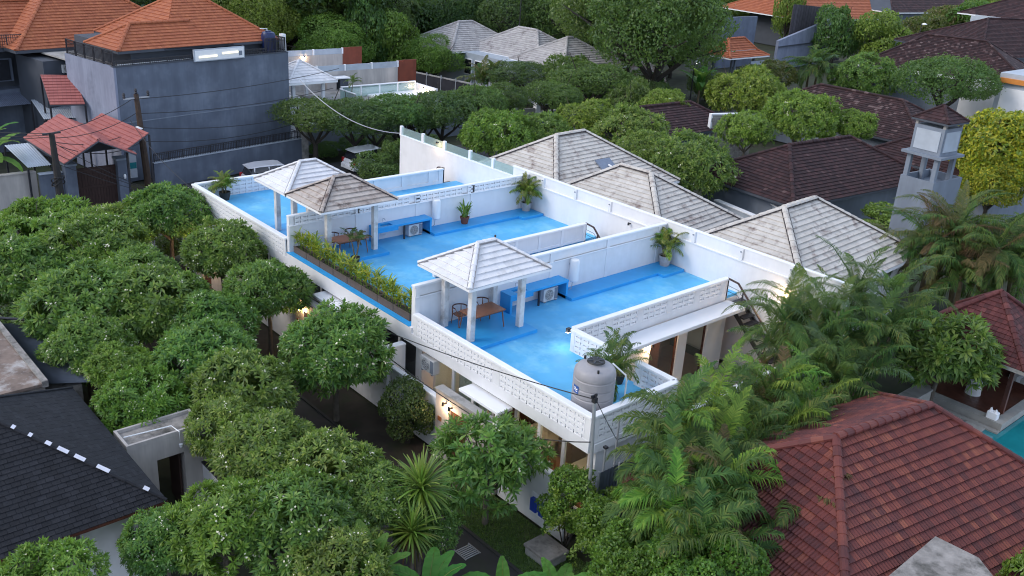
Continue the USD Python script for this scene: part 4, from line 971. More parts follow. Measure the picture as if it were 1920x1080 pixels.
sg = put(t, 'sign_box', gbox(5.55, 9.55, -0.12, 0.02, 7.42, 8.22), 'zinc_light')
put(sg, 'sign_face', gbox(5.62, 9.48, -0.135, -0.121, 7.48, 8.16), 'white_plastic')
for a, b, z in ((5.9, 7.3, 7.72), (7.75, 9.0, 7.86)):
    put(sg, 'lit_tube', MB().tube([G(a, -0.15, z), G(b, -0.15, z + 0.02)], 0.07, 8), 'sign_glow')
em = MB(); c = G(9.2, -0.14, 7.78); em.obox(c, (0.26, 0.02, 0.3), GA); put(sg, 'emblem', em, 'pale_grey')
def railing(t, p, q, h, n, m='dark_metal'):
    p, q = np.array(p, float), np.array(q, float); z = np.array([0, 0, 1.0])
    r = MB(); r.beam(p + z*h, q + z*h, 0.05, 0.05); r.beam(p + z*0.12, q + z*0.12, 0.04, 0.04); r.beam(p + z*h*0.8, q + z*h*0.8, 0.03, 0.03)
    rp = put(t, 'railing', r, m)
    b = MB()
    for k in range(n + 1):
        c = p + (q - p)*k/n; s = 0.035 if k % 8 == 0 else 0.016
        b.box(c[0] - s, c[1] - s, c[2], c[0] + s, c[1] + s, c[2] + h)
    put(rp, 'bars', b, m, kind='stuff')
railing(t, G(-0.08, 0.1, 7.55), G(-0.08, 6.0, 7.55), 0.95, 40)
railing(t, G(0, 0.1, 7.56), G(5.5, 0.1, 7.56), 0.30, 36)
railing(t, G(9.7, 0.1, 7.56), G(11.6, 0.1, 7.56), 0.35, 14)
railing(t, G(11.5, 0.15, 7.56), G(13.2, 0.15, 7.56), 1.0, 14)
railing(t, G(13.25, 0.15, 7.56), G(13.25, 3.5, 7.56), 1.0, 20)
put(t, 'corner_post', gbox(13.25, 13.55, 0.4, 0.8, 7.5, 8.75), 'white_trim')
put(t, 'conduit', MB().tube([G(0.2, 0.12, 7.62), G(5.4, 0.12, 7.66)], 0.03, 6), 'white_plastic')
put(t, 'pipe', MB().tube([G(11.6, 0.8, 9.2), G(12.2, 0.8, 9.15), G(12.2, 0.8, 8.6)], 0.04, 6), 'white_plastic')
x, y, z = G(12.25, 0.75, 7.15)
tk = thing('water_tank', 'dark blue plastic water tank on the grey building roof corner', 'water tank', (x, y, z))
put(tk, 'barrel', MB().lathe([(0, z + .35), (0.5, z + .35), (0.52, z + .45), (0.5, z + .8), (0.52, z + .85), (0.5, z + 1.2), (0.52, z + 1.25), (0.5, z + 1.6), (0.42, z + 1.76), (0.2, z + 1.82)], (x, y, 0), 24), 'tank_blue', smooth=35)
put(tk, 'lid', MB().lathe([(0.2, z + 1.80), (0.22, z + 1.86), (0, z + 1.88)], (x, y, 0), 16), 'tank_blue')
put(tk, 'stand', bx(x - 0.5, y - 0.5, z + 0.0, x + 0.5, y + 0.5, z + 0.35), 'concrete')
# its wing with more orange roofs, further back on the left
t = thing('grey_building', 'dark grey house with orange roofs at the left edge, air conditioners on its wall', 'building', (-37, -1, 0))
hip_roof(t, -41.5, 4.9, GA, 2.0, 5.0, 7.3, 0.70, 0.30, 0.26, 'tile_orange', 'tile_orange', thick=0.045, seed=5, fascia='grey_dark', caps=0.14, faces=(0, 3), lw=5.0, stagger=0.0, fh=0.2)
hip_roof(t, -40.6, -3.4, GA, 6.5, 3.6, 7.25, 0.74, 0.30, 0.26, 'tile_orange', 'tile_orange', thick=0.045, seed=6, fascia='grey_dark', caps=0.14, faces=(0, 1), lw=3.6, stagger=0.0, fh=0.25)
b = MB(); b.obox((-41.4, -4, 3.6), (20, 5.6, 7.2), GA); put(t, 'wall', b, 'grey_dark')
b = MB(); b.obox((-38.0, -4.5, 2.0), (11.0, 1.2, 4.6), GA); put(t, 'lower_wall', b, 'grey_render')
for k in range(3):
    c = np.array([-38.3, -3.4 + k*1.9, 5.6]); b = MB(); b.obox(c, (1.3, 0.1, 1.6), GA); w_ = put(t, 'window', b, 'grey_render' if k else 'zinc')
    b = MB(); b.obox(c + (0.06, 0, 0), (0.9, 0.1, 1.4), GA); put(w_, 'pane', b, 'car_glass')
railing(t, (-37.0, -8, 7.25), (-37.15, 0.4, 7.25), 0.9, 60)
b = MB(); b.obox((-36.0, 1.2, 3.4), (3.2, 4.0, 6.8), GA); put(t, 'recess_wall', b, 'grey_dark')
for i, (c, r) in enumerate((((-34.0, 1.55, 5.9), 0.1), ((-34.9, 0.4, 5.1), 0.1))):
    aircon(c, r, ['outdoor air conditioner under the orange eaves, the upper of two', 'outdoor air conditioner on the dark recess wall, the lower of two'][i])
def shed(name, lab, cat, a, b, c, d, m, legs=True, tile=None, seed=1):
    """single pitch roof a-b low edge, c-d high edge, on thin posts"""
    P = [np.array(p, float) for p in (a, b, c, d)]; t = thing(name, lab, cat, (*((P[0] + P[2])/2)[:2], 0))
    if tile:
        lay_tiles(t, face_tiles(P, 0.3, 0.26, 0.045, random.Random(seed), stagger=0.0), 'roof_tile', tile, 0)
        v = np.array(P); put(t, 'roof_deck', (np.vstack([v, v - (0, 0, 0.08)]), np.array([(0,1,2),(0,2,3),(4,6,5),(4,7,6),(0,4,5),(0,5,1),(1,5,6),(1,6,2),(2,6,7),(2,7,3),(3,7,4),(3,4,0)])), 'grey_dark')
    else:
        n = 2*max(6, int(np.linalg.norm(P[1] - P[0])/0.12)); s = np.linspace(0, 1, n + 1); up_ = np.array([0, 0, 0.03])
        lo = P[0] + (P[1] - P[0])*s[:, None] + up_*(np.arange(n + 1) % 2)[:, None]; hi = P[3] + (P[2] - P[3])*s[:, None] + up_*(np.arange(n + 1) % 2)[:, None]
        put(t, 'roof_sheet', (np.vstack([lo, hi]), np.array([(i, i+1, n+2+i) for i in range(n)] + [(i, n+2+i, n+1+i) for i in range(n)])), m)
    if legs:
        for p in P: put(t, 'post', bx(p[0] - 0.05, p[1] - 0.05, 0, p[0] + 0.05, p[1] + 0.05, p[2] - 0.09), 'dark_metal')
    return t
shed('metal_roof', 'long blue grey metal roof strip under the left house', 'roof', (-35.6, -8.5, 3.5), (-36.4, 1.5, 3.5), (-39.0, 1.2, 4.3), (-38.2, -8.8, 4.3), 'zinc')
shed('metal_roof', 'pale metal roof below the pink lean-to beside the light grey wall', 'roof', (-32.0, -0.9, 3.3), (-31.6, 1.2, 3.3), (-35.4, 1.6, 3.9), (-35.7, -0.6, 3.9), 'zinc_light')
shed('lean_to_roof', 'pink tiled lean-to roof high beside the light grey wall', 'roof', (-30.2, -0.9, 4.6), (-29.6, 1.1, 4.6), (-32.3, 1.4, 6.0), (-33.0, -0.5, 6.0), 'tile_pink', tile='tile_pink')
shed('lean_to_roof', 'pink tiled strip roof along the foot of the light grey wall', 'roof', (-27.2, -0.1, 3.6), (-21.2, 0.6, 3.5), (-21.4, 2.1, 4.3), (-27.4, 1.4, 4.4), 'tile_pink', tile='tile_pink', seed=8)
# gatehouse with pink gable roof
t = thing('gatehouse', 'pink gable roofed gateway with dark wooden doors and grey pillars', 'gate', (-22, -1, 0))
rA, rB = np.array([-27.5, -1.15, 4.45]), np.array([-20.7, -1.1, 4.35])
e1a, e1b = np.array([-27.2, -3.5, 3.35]), np.array([-20.5, -3.2, 3.25]); e2a, e2b = np.array([-27.2, 0.9, 3.45]), np.array([-20.6, 0.95, 3.3])
rg = random.Random(7)
lay_tiles(t, face_tiles([e1a, e1b, rB, rA], 0.30, 0.26, 0.045, rg, stagger=0.0) + face_tiles([e2b, e2a, rA, rB], 0.30, 0.26, 0.045, rg, stagger=0.0), 'roof_tile', 'tile_pink', 0)
v = np.array([e1a, e1b, rB, rA, e2a, e2b]); put(t, 'roof_deck', (np.vstack([v, v - (0, 0, 0.1)]), np.array([(0,1,2),(0,2,3),(5,4,3),(5,3,2),(6,8,7),(6,9,8),(11,9,10),(11,8,9),(1,7,8),(1,8,2),(2,8,11),(2,11,5),(0,7,1),(0,6,7),(5,11,10),(5,10,4)])), 'grey_dark')
lay_tiles(t, cap_row(rA + (0, 0, .05), rB + (0, 0, .05), 0.12, 0.4, rg), 'ridge_tile', 'tile_pink', 0)
put(t, 'gable', (np.array([e1b + (-2.2, .15, -.1), e2b + (-2.2, -.1, -.1), rB + (-2.2, 0, -.12)]), np.array([(0, 1, 2)])), 'grey_dark')
for yy in (-2.85, 0.15):
    put(t, 'pillar', rb(-22.35, yy, 0, -21.7, yy + 0.62, 2.75), 'grey_render'); put(t, 'pillar_cap', rb(-22.42, yy - 0.06, 2.75, -21.64, yy + 0.68, 2.87), 'pale_grey')
for k in range(14):
    put(t, 'gate_board', bx(-22.1, -2.22 + k*0.168, 0.06, -22.05, -2.065 + k*0.168, 2.45), 'gate_wood')
put(t, 'gate_rail', bx(-22.04, -2.2, 1.15, -22.02, 0.12, 1.3), 'gate_wood'); put(t, 'gate_rail', bx(-22.04, -2.2, 2.2, -22.02, 0.12, 2.35), 'gate_wood')
put(t, 'ramp', bx(-22.0, -2.4, -0.02, -20.2, 0.6, 0.05), 'concrete')
put('/World', 'wall_lantern', MB().lathe([(0, 1.6), (0.06, 1.62), (0.08, 1.8), (0.05, 1.88), (0, 1.9)], (-21.62, 0.5, 0), 10), 'white_plastic', label='small white lantern on the right gate pillar', cat='lantern')
t = thing('garden_wall', 'grey wall between the black utility pole and the left gate pillar', 'wall', (-22.3, -3.5, 0)); put(t, 'wall', bx(-22.5, -4.15, 0, -22.2, -2.87, 2.3), 'grey_render'); put(t, 'coping', rb(-22.55, -4.15, 2.3, -22.15, -2.87, 2.36), 'zinc_light')
t = thing('garden_wall', 'pale cream garden wall at the left edge behind the banana plant', 'wall', (-22.8, -8, 0)); put(t, 'wall', bx(-23.0, -16, 0, -22.75, -4.17, 2.35), 'cream_wall'); put(t, 'coping', rb(-23.05, -16, 2.35, -22.7, -4.17, 2.42), 'cream_wall')
shed('metal_roof', 'small pale metal roof peeping out beside the pink gable', 'roof', (-22.6, -4.6, 2.7), (-22.6, -3.3, 2.7), (-26.4, -3.3, 3.2), (-26.4, -4.8, 3.2), 'zinc_light')
# street fence in front of the grey wall
t = thing('street_fence', 'grey street wall with dark railing in front of the big grey building', 'fence', (-24.5, 7, 0))
def fence_pt(s, z): return np.array([-23.85 - 0.155*s, 3.1 + s, z])
b = MB(); b.beam(fence_pt(0, 0.85), fence_pt(11.7, 0.85), 0.2, 1.7); put(t, 'wall', b, 'grey_render')
b = MB(); b.beam(fence_pt(0, 1.73), fence_pt(11.7, 1.73), 0.28, 0.06); put(t, 'coping', b, 'zinc_light')
railing(t, fence_pt(0.1, 1.76), fence_pt(11.6, 1.76), 0.55, 90)
put(t, 'end_pillar', rb(-26.0, 14.75, 0, -25.5, 15.3, 2.6), 'concrete')

# ------------------------------------------------------------------ back villas with terraces
t = thing('white_villa', 'pale two storey villa with glass terraces and rust red screens behind the street trees', 'villa', (-34, 24, 0))
put(t, 'body', bx(-34.4, 18.6, 0, -28.6, 30.5, 3.2), 'white_paint')
put(t, 'body', bx(-42.6, 19, 0, -34.6, 31.6, 3.0), 'white_paint')
put(t, 'terrace_floor', bx(-34.3, 18.7, 3.205, -28.7, 30.4, 3.26), 'concrete')
def bandwall(x, y0, y1, z0, zt, posts):
    put(t, 'terrace_wall', bx(x - 0.12, y0, z0, x, y1, zt - 0.5), 'cream_wall'); put(t, 'glass_band', bx(x - 0.08, y0, zt - 0.5, x - 0.03, y1, zt), 'zinc_light')
    for k in range(posts + 1): put(t, 'post', bx(x - 0.13, y0 + (y1 - y0)*k/posts - 0.07, zt - 0.5, x + 0.02, y0 + (y1 - y0)*k/posts + 0.07, zt + 0.04), 'white_trim')
bandwall(-34.5, 18.6, 29.4, 3.2, 5.15, 4)
bandwall(-42.6, 19.5, 28.7, 3.0, 5.15, 3)
put(t, 'rust_screen', bx(-34.75, 29.5, 2.4, -34.65, 31.5, 5.2), 'rust_panel')
put(t, 'rust_screen', bx(-42.8, 28.75, 2.4, -42.7, 30.9, 5.2), 'rust_panel')
put(t, 'glass_balustrade', bx(-30.6, 21.2, 3.27, -30.57, 28.4, 4.1), 'glass_frost')
put(t, 'balustrade_rail', bx(-30.68, 21.2, 4.1, -30.5, 28.5, 4.17), 'white_trim')
for k in range(5): put(t, 'balustrade_post', bx(-30.66, 21.2 + k*1.8, 3.27, -30.52, 21.32 + k*1.8, 4.1), 'white_trim')
put(t, 'slab', rb(-30.5, 23.6, 3.26, -28.2, 29.6, 3.42), 'white_trim')
put(t, 'glass_balustrade', bx(-30.4, 21.0, 3.27, -28.2, 21.03, 4.0), 'glass_frost'); put(t, 'balustrade_rail', bx(-30.5, 20.95, 4.0, -28.1, 21.07, 4.06), 'white_trim')
put(t, 'low_wall', bx(-31.0, 28.8, 3.0, -28.0, 29.0, 3.9), 'white_paint'); put(t, 'low_wall', bx(-29.0, 31.9, 0.0, -28.6, 32.4, 3.2), 'concrete')
put(t, 'kitchen_shelf', rb(-34.3, 21.6, 4.2, -33.4, 23.8, 4.3), 'white_trim'); put(t, 'cupboard', bx(-34.3, 21.7, 3.26, -33.6, 22.6, 4.19), 'curtain'); put(t, 'cupboard', bx(-34.3, 22.9, 3.26, -33.5, 23.7, 4.19), 'grey_dark')
gz = thing('gazebo', 'pale tiled gazebo on the back villa terrace, cut by the grey building edge', 'gazebo', (-31.2, 17.9, 3.2))
for sx in (-1, 1):
    for sy in (-1, 1): put(gz, 'post', bx(-31.3 + sx*1.3 - 0.12, 17.9 + sy*1.3 - 0.12, 3.2, -31.3 + sx*1.3 + 0.12, 17.9 + sy*1.3 + 0.12, 5.0), 'white_trim')
put(gz, 'floor', bx(-33.4, 15.9, 0, -29.2, 18.58, 3.19), 'white_paint')
hip_roof(gz, -31.3, 17.9, PI/2, 0.05, 2.1, 5.0, 0.62, 0.32, 0.3, 'tile_white', 'tile_white', seed=9, caps=0.1, seg=0.4, under='white_paint', faces=(0, 1, 3))
wall_lamp((-42.6, 24.6, 4.6), (1, 0, 0), 'lit lamp on the upper pale terrace wall behind the grey building', 5)
wall_lamp((-29.6, 28.78, 3.75), (0, -1, 0), 'lit lamp low on the back villa terrace corner', 7)
# black cloth fence
t = thing('cloth_fence', 'long black cloth fence with pale top edge behind the street trees', 'fence', (-38, 38, 0))
for k in range(6):
    a = np.array([-43.0 + k*1.9, 37.1 + k*0.36, 0]); b_ = a + np.array([1.88, 0.356, 0]); b = MB(); b.beam(a + (0, 0, 1.15), b_ + (0, 0, 1.15), 0.04, 2.3); put(t, 'cloth', b, 'black_cloth')
    put(t, 'post', bx(a[0] - 0.05, a[1] - 0.05, 0, a[0] + 0.05, a[1] + 0.05, 2.6), 'galvanised')
b = MB(); b.beam((-43, 37.3, 2.36), (-31.6, 39.5, 2.36), 0.12, 0.12); put(t, 'top_edge', b, 'concrete')
t = thing('street_gateway', 'white walled gateway with concrete panel seen between the street trees', 'gate', (-24, 35.5, 0))
put(t, 'pillar', rb(-24.3, 33.9, 0, -23.9, 34.4, 2.8), 'white_trim'); put(t, 'pillar', rb(-24.3, 36.6, 0, -23.9, 37.1, 2.8), 'white_trim'); put(t, 'panel', bx(-24.15, 34.4, 0, -24.05, 36.6, 2.4), 'concrete')
t = thing('garden_wall', 'long pale wall behind the row of street trees beside the cars', 'wall', (-27, 25, 0)); put(t, 'wall', bx(-27.2, 15.6, 0, -27.0, 33.8, 2.2), 'pale_grey'); put(t, 'coping', rb(-27.25, 15.6, 2.2, -26.95, 33.8, 2.26), 'concrete')
t = thing('garden_wall', 'pale wall continuing right of the street gateway', 'wall', (-23, 42, 0)); put(t, 'wall', bx(-24.1, 37.15, 0, -23.9, 47, 2.0), 'pale_grey'); put(t, 'coping', rb(-24.15, 37.15, 2.0, -23.85, 47, 2.06), 'concrete')
# far house with three grey roofs
t = thing('villa_house', 'distant villa with a row of three grey hipped roofs below the wood', 'house', (-44, 50, 0))
put(t, 'body', bx(-53.5, 46.2, 0, -33.5, 56, 3.5), 'zinc_light')
for i, (cx, cy, r, h) in enumerate(((-50.2, 49.4, PI/2, 1.0), (-43.2, 52.6, 0.1, 1.4), (-36.4, 52.4, PI/2, 0.4))):
    hip_roof(t, cx, cy, r, h, 4.2, 3.55, 0.60, 0.34, 0.4, 'tile_grey', 'tile_grey', thick=0.05, seed=30 + i, caps=0.16, seg=0.5, fascia='white_trim', faces=(0, 1, 3))
for k in range(4): w_ = put(t, 'window', bx(-46 + k*1.8, 46.1, 1.2, -44.7 + k*1.8, 46.18, 2.9), 'white_trim'); put(w_, 'pane', bx(-45.9 + k*1.8, 46.06, 1.3, -44.8 + k*1.8, 46.11, 2.8), 'car_glass')
# pale roofs right behind the white wall
for i, (cx, cy, r, h, w, ze, zr, lab, bud) in enumerate((
        (-4.35, 21.2, PI/2 + 0.06, 1.27, 4.4, 3.18, 5.9, 'house with weathered pale roof and a skylight, leftmost behind the white wall', 260),
        (2.7, 19.3, 0.1, 1.0, 3.9, 3.2, 5.6, 'low pale roofed house in the middle behind the white wall', 270),
        (11.73, 21.2, PI/2 + 0.05, 1.5, 4.15, 3.3, 5.9, 'pale roofed house behind the white wall nearest the palms', 280))):
    t = thing('villa_house', lab, 'house', (cx, cy, 0))
    put(t, 'body', bx(cx - w + 0.7, cy - w + 0.7 - (h if i != 1 else 0), 0, cx + w - 0.7, cy + w - 0.7 + (h if i != 1 else 0), ze), 'white_paint')
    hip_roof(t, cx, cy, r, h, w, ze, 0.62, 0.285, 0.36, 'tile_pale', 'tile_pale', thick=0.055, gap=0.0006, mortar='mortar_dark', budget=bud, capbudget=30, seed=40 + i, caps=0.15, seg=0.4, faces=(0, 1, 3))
    if i == 0:
        c = np.array([-1.75, 21.9, 4.43]); n = np.array([0.53, 0, 0.85]); n /= np.linalg.norm(n); u_ = np.array([0, 1.0, 0]); w2 = np.cross(n, u_)
        b = MB(); b.obox(c + n*0.02, (1.2, 1.1, 0.10), M=np.stack([u_, w2, n], 1)); put(t, 'skylight', b, 'skylight')
        put(t, 'vent_pipe', MB().tube([(-1.7, 22.0, 4.5), (-1.0, 21.6, 4.55)], 0.06, 8), 'white_plastic')
# dark tiled houses further right
for i, (cx, cy, r, h, w, ze, s, lab, m) in enumerate((
        (2.25, 38.6, PI/2 - 0.09, 3.3, 4.3, 2.55, 0.57, 'dark tiled hipped house right behind the pale roof with the skylight', 'tile_dark'),
        (-7.0, 60.0, 0.02, 4.0, 4.6, 2.5, 0.55, 'dark mottled roof between the two round green trees', 'tile_mottled'),
        (-12.2, 88.4, 0.28, 3.1, 5.6, 4.6, 0.6, 'dark mottled hipped house with a white fascia at upper right', 'tile_mottled'),
        (6.6, 53.5, PI/2, 2.5, 5.2, 3.2, 0.56, 'dark maroon roof rising behind the grey water tower', 'tile_dark'),
        (-12.5, 105.0, 1.2, 5.0, 7.0, 6.0, 0.5, 'dark roofed house cut by the right picture edge near the top', 'tile_dark'),
        (-12.2, 39.5, PI/2 - 0.05, 3.0, 3.0, 3.0, 0.55, 'long dark roof half hidden by the round trees behind the skylight house', 'tile_dark'))):
    t = thing('tiled_house', lab, 'house', (cx, cy, 0))
    put(t, 'body', MB().obox((cx, cy, ze/2), (2*(h + w) - 1.4, 2*w - 1.4, ze), r), 'pale_grey')
    hip_roof(t, cx, cy, r, h, w, ze, s, 0.27, 0.25, m, m, thick=0.04, seed=50 + i, caps=0.14, faces=(0, 1, 3), fascia='white_trim' if i == 2 else 'grey_dark', fh=0.3 if i == 2 else 0.16, stagger=0.0)
t = thing('stone_gable', 'stone wall with white edge ending the long dark roof', 'wall', (-8.6, 43, 0))
put(t, 'wall', (np.array([(-9.3, 41.9, 0), (-7.9, 45.6, 0), (-7.9, 45.6, 4.2), (-9.3, 41.9, 4.2), (-9.5, 42.0, 0), (-8.1, 45.7, 0), (-8.1, 45.7, 4.2), (-9.5, 42.0, 4.2)]), BOXF[[4, 5, 6, 7, 8, 9, 10, 11, 2, 3, 0, 1]]), 'stone_wall')
b = MB(); b.beam((-9.4, 41.9, 0), (-9.4, 41.9, 4.3), 0.25, 0.25, upv=(0, 1, 0)); b.beam((-9.4, 41.9, 4.25), (-7.9, 45.7, 4.25), 0.3, 0.12); put(t, 'white_edge', b, 'white_trim')
sm = MB(); rs = random.Random(5)
for r_ in range(9):
    for k in range(8):
        f_ = (k + 0.5*(r_ % 2) + 0.1)/8.6; p = np.array([-9.27 + 1.4*f_, 41.98 + 3.7*f_, 0.6 + r_*0.4]); sm.obox(p, (0.36*rs.uniform(.8, 1), 0.08, 0.3), math.atan2(3.7, 1.4))
put(t, 'stones', sm, 'concrete_old', kind='stuff')
# low white court walls behind the skylight house
for a, b_, h, lab in (((-1.2, 33.6), (4.6, 31.4), 2.0, 'low white court wall along the dark tiled house'), ((0.2, 30.6), (4.4, 29.8), 1.5, 'lower white planter wall in front of the court wall'), ((4.8, 31.2), (8.5, 29.6), 1.9, 'white court wall end beside the pale roof ridge')):
    t = thing('court_wall', lab, 'wall', ((a[0] + b_[0])/2, (a[1] + b_[1])/2, 0)); b = MB(); b.beam((*a, h/2), (*b_, h/2), 0.3, h); put(t, 'wall', b, 'zinc_light'); b = MB(); b.beam((*a, h + 0.03), (*b_, h + 0.03), 0.4, 0.07); put(t, 'coping', b, 'white_trim')
# water tower
TX, TY, TA = 11.4, 35.2, -0.08
t = thing('water_tower', 'blocky grey tower with open posts, panelled box and small tiled cap', 'tower', (TX, TY, 0), 0)
def tb_(x0, x1, y0, y1, z0, z1, b=None):
    b = b or MB(); ca, sa = math.cos(TA), math.sin(TA); cx, cy = (x0 + x1)/2, (y0 + y1)/2
    return b.obox((TX + cx*ca - cy*sa, TY + cx*sa + cy*ca, (z0 + z1)/2), (x1 - x0, y1 - y0, z1 - z0), TA)
W = 1.06
put(t, 'base', tb_(-W, W, -W, W*1.9, 0, 4.8), 'pale_grey')
for (a, b_, c, d) in ((-W, -W + .1, -W, W*1.9), (W - .1, W, -W, W*1.9), (-W + .1, W - .1, -W, -W + .1), (-W + .1, W - .1, W*1.9 - .1, W*1.9)): put(t, 'base_parapet', tb_(a, b_, c, d, 4.8, 5.25), 'pale_grey')
for sx in (-1, 1):
    for sy in (-1, 1): put(t, 'post', tb_(sx*0.85 - 0.13, sx*0.85 + 0.13, sy*0.85 - 0.13, sy*0.85 + 0.13, 4.8, 6.6), 'pale_grey')
put(t, 'ledge', tb_(-1.25, 1.25, -1.25, 1.25, 6.6, 6.75), 'pale_grey')
bxp = put(t, 'tank_box', tb_(-0.93, 0.93, -0.93, 0.93, 6.75, 8.3), 'pale_grey')
for (a, b_, c, d) in ((-0.75, 0.75, -0.97, -0.93), (0.93, 0.97, -0.75, 0.75)): put(bxp, 'arched_panel', tb_(a, b_, c, d, 6.95, 8.1), 'zinc_light')
for sx in (-1, 1):
    for sy in (-1, 1): put(t, 'cap_post', tb_(sx*0.85 - 0.08, sx*0.85 + 0.08, sy*0.85 - 0.08, sy*0.85 + 0.08, 8.3, 8.7), 'concrete')
hip_roof(t, TX, TY, TA, 0.05, 1.08, 8.62, 0.72, 0.25, 0.22, 'tile_dark', 'tile_dark', seed=77, caps=0.09, seg=0.3, faces=(0, 1, 3), fh=0.1, fascia='grey_dark')
# right hand white house
t = thing('white_house', 'white house wall with orange awning at the right edge behind the tower', 'house', (-2, 88, 0))
put(t, 'wall', bx(-8.5, 84, 0, -3.0, 92, 4.2), 'white_paint'); put(t, 'wall', bx(-3.4, 80, 0, 4, 95, 6.2), 'zinc_light')
put(t, 'awning', bx(-3.2, 79.6, 5.3, -0.6, 80.0, 5.75), 'orange_cloth'); put(t, 'door_panel', bx(-2.9, 79.9, 0.2, 1.5, 79.99, 4.8), 'white_trim')
t = thing('white_house', 'white gabled house far behind at the top right, right of the olive tree', 'house', (-22, 125, 0)); put(t, 'wall', bx(-24, 118, 0, -15, 128, 8.5), 'zinc_light'); hip_roof(t, -19, 124, 0.1, 2, 5.5, 8.5, 0.45, 0.4, 0.4, 'tile_dark', 'tile_dark', seed=80, faces=(0, 1))
t = thing('grey_building', 'long grey building with dark roof along the top right edge', 'building', (-42, 160, 0)); put(t, 'wall', MB().obox((-44, 158, 3), (46, 8, 6.2), 1.42), 'zinc'); hip_roof(t, -45, 158, 1.42, 19, 6, 6.2, 0.5, 0.5, 0.5, 'tile_dark', 'tile_dark', seed=81, faces=(0, 1))
t = thing('red_sign', 'orange red banner sign with a white emblem above the olive tree', 'sign', (-46, 168, 5))
b = MB(); b.beam((-44.5, 160, 6.0), (-43.0, 172, 6.0), 0.2, 2.6); put(t, 'board', b, 'sign_red')
b = MB(); b.beam((-44.1, 163, 6.0), (-43.6, 166.5, 6.0), 0.25, 1.8); put(t, 'emblem', b, 'white_trim'); b = MB(); b.beam((-44.0, 160.2, 7.3), (-42.6, 171.8, 7.3), 0.25, 0.2); put(t, 'edge', b, 'white_trim')
for yy in (161, 171): put(t, 'post', bx(-44.6, yy, 0, -44.3, yy + 0.3, 5), 'dark_metal')
t = thing('tiled_house', 'orange tiled house at the top edge behind the plank screen', 'house', (-54, 128, 0)); put(t, 'body', MB().obox((-54, 130, 2.5), (26, 10, 5), 1.5), 'grey_dark')
hip_roof(t, -54, 130, 1.47, 7, 9, 5.0, 0.5, 0.45, 0.4, 'tile_orange', 'tile_orange', seed=82, faces=(0, 1, 3), stagger=0.0, thick=0.06)
# plank screen and grey concrete ramp walls
t = thing('plank_screen', 'tall dark plank screen above the grey ramp wall', 'fence', (-43, 112, 0))
for k in range(22):
    f_ = k/22; a = np.array([-40.2, 99.0 + f_*14.5, 0]); zt = 8.3 - 0.9*f_
    put(t, 'plank', bx(a[0], a[1] + 0.03, 3.6 + 0.05*(k % 3), a[0] + 0.12, a[1] + 0.62, zt), 'dark_plank')
    if k > 11: put(t, 'plank', bx(a[0] + 0.02, a[1] + 0.03, 0, a[0] + 0.14, a[1] + 0.62, 3.5), 'dark_plank')
t = thing('ramp_wall', 'grey rendered ramp wall with sloping top behind the tiled pavilion', 'wall', (-39, 98, 0))
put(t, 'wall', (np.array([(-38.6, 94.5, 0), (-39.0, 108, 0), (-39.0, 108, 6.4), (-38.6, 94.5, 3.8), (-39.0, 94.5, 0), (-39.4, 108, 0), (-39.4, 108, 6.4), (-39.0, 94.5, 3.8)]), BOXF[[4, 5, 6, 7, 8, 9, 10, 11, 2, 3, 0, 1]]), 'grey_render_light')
put(t, 'ledge', MB().beam((-38.5, 94.5, 3.0), (-38.9, 108, 3.3), 0.2, 0.1), 'grey_dark')
t = thing('ramp_wall', 'pale stepped wall left of the ramp wall at the top', 'wall', (-41, 90, 0)); put(t, 'wall', bx(-42.5, 86, 0, -42.2, 94, 6.6), 'zinc')
t = thing('pavilion', 'small pavilion with curved orange tiled roof among the trees', 'pavilion', (-34.5, 80, 0))
for sx in (-1, 1):
    for sy in (-1, 1): put(t, 'post', bx(-35.3 + sx*1.6 - .12, 80.2 + sy*1.9 - .12, 0, -35.3 + sx*1.6 + .12, 80.2 + sy*1.9 + .12, 3.2), 'pale_grey')
hip_roof(t, -35.3, 80.2, PI/2, 1.6, 1.2, 3.85, 1.05, 0.35, 0.35, 'tile_orange', 'tile_orange', thick=0.07, seed=83, caps=0.16, faces=(0, 1, 3), stagger=0.0)
hip_roof(t, -35.3, 80.2, PI/2, 1.6, 2.4, 3.2, 0.5, 0.35, 0.35, 'tile_orange', 'tile_orange', thick=0.07, seed=84, caps=0.16, faces=(0, 1, 3), stagger=0.0)
put('/World', 'white_board', MB().beam((-33.0, 80.6, 1.9), (-33.0, 83.4, 1.9), 0.1, 1.5), 'zinc_light', label='white board leaning in front of the small orange roofed pavilion', cat='board')

# ------------------------------------------------------------------ bottom left: black shingle house, gatehouse, old flat roof
t = thing('shingle_house', 'house with black shingle roof and white hip patches in the lower left corner', 'house', (9.6, -18, 0))
put(t, 'wall', bx(6.3, -24.5, 0, 12.9, -11.8, 2.9), 'white_paint')
for k in range(14): put(t, 'wall_plank', bx(12.9, -18.6 + k*0.38, 0.1, 12.96, -18.24 + k*0.38, 2.6), 'fence_wood')
put(t, 'wall_lamp_box', bx(12.96, -12.4, 1.7, 13.1, -12.25, 1.95), 'dark_metal')
hip_roof(t, 9.6, -18.1, PI/2, 3.1, 3.85, 2.95, 0.64, 0.145, 0.22, 'shingle_black', 'shingle_black', thick=0.016, budget=300, seed=90, caps=0.05, seg=0.3, tname='shingle', cname='hip_shingle', fascia='wood_dark', faces=(0, 1), fh=0.08)
hp0, hp1 = np.array([13.45, -11.15, 3.02]), np.array([9.6, -15.0, 5.48])
rs = random.Random(4)
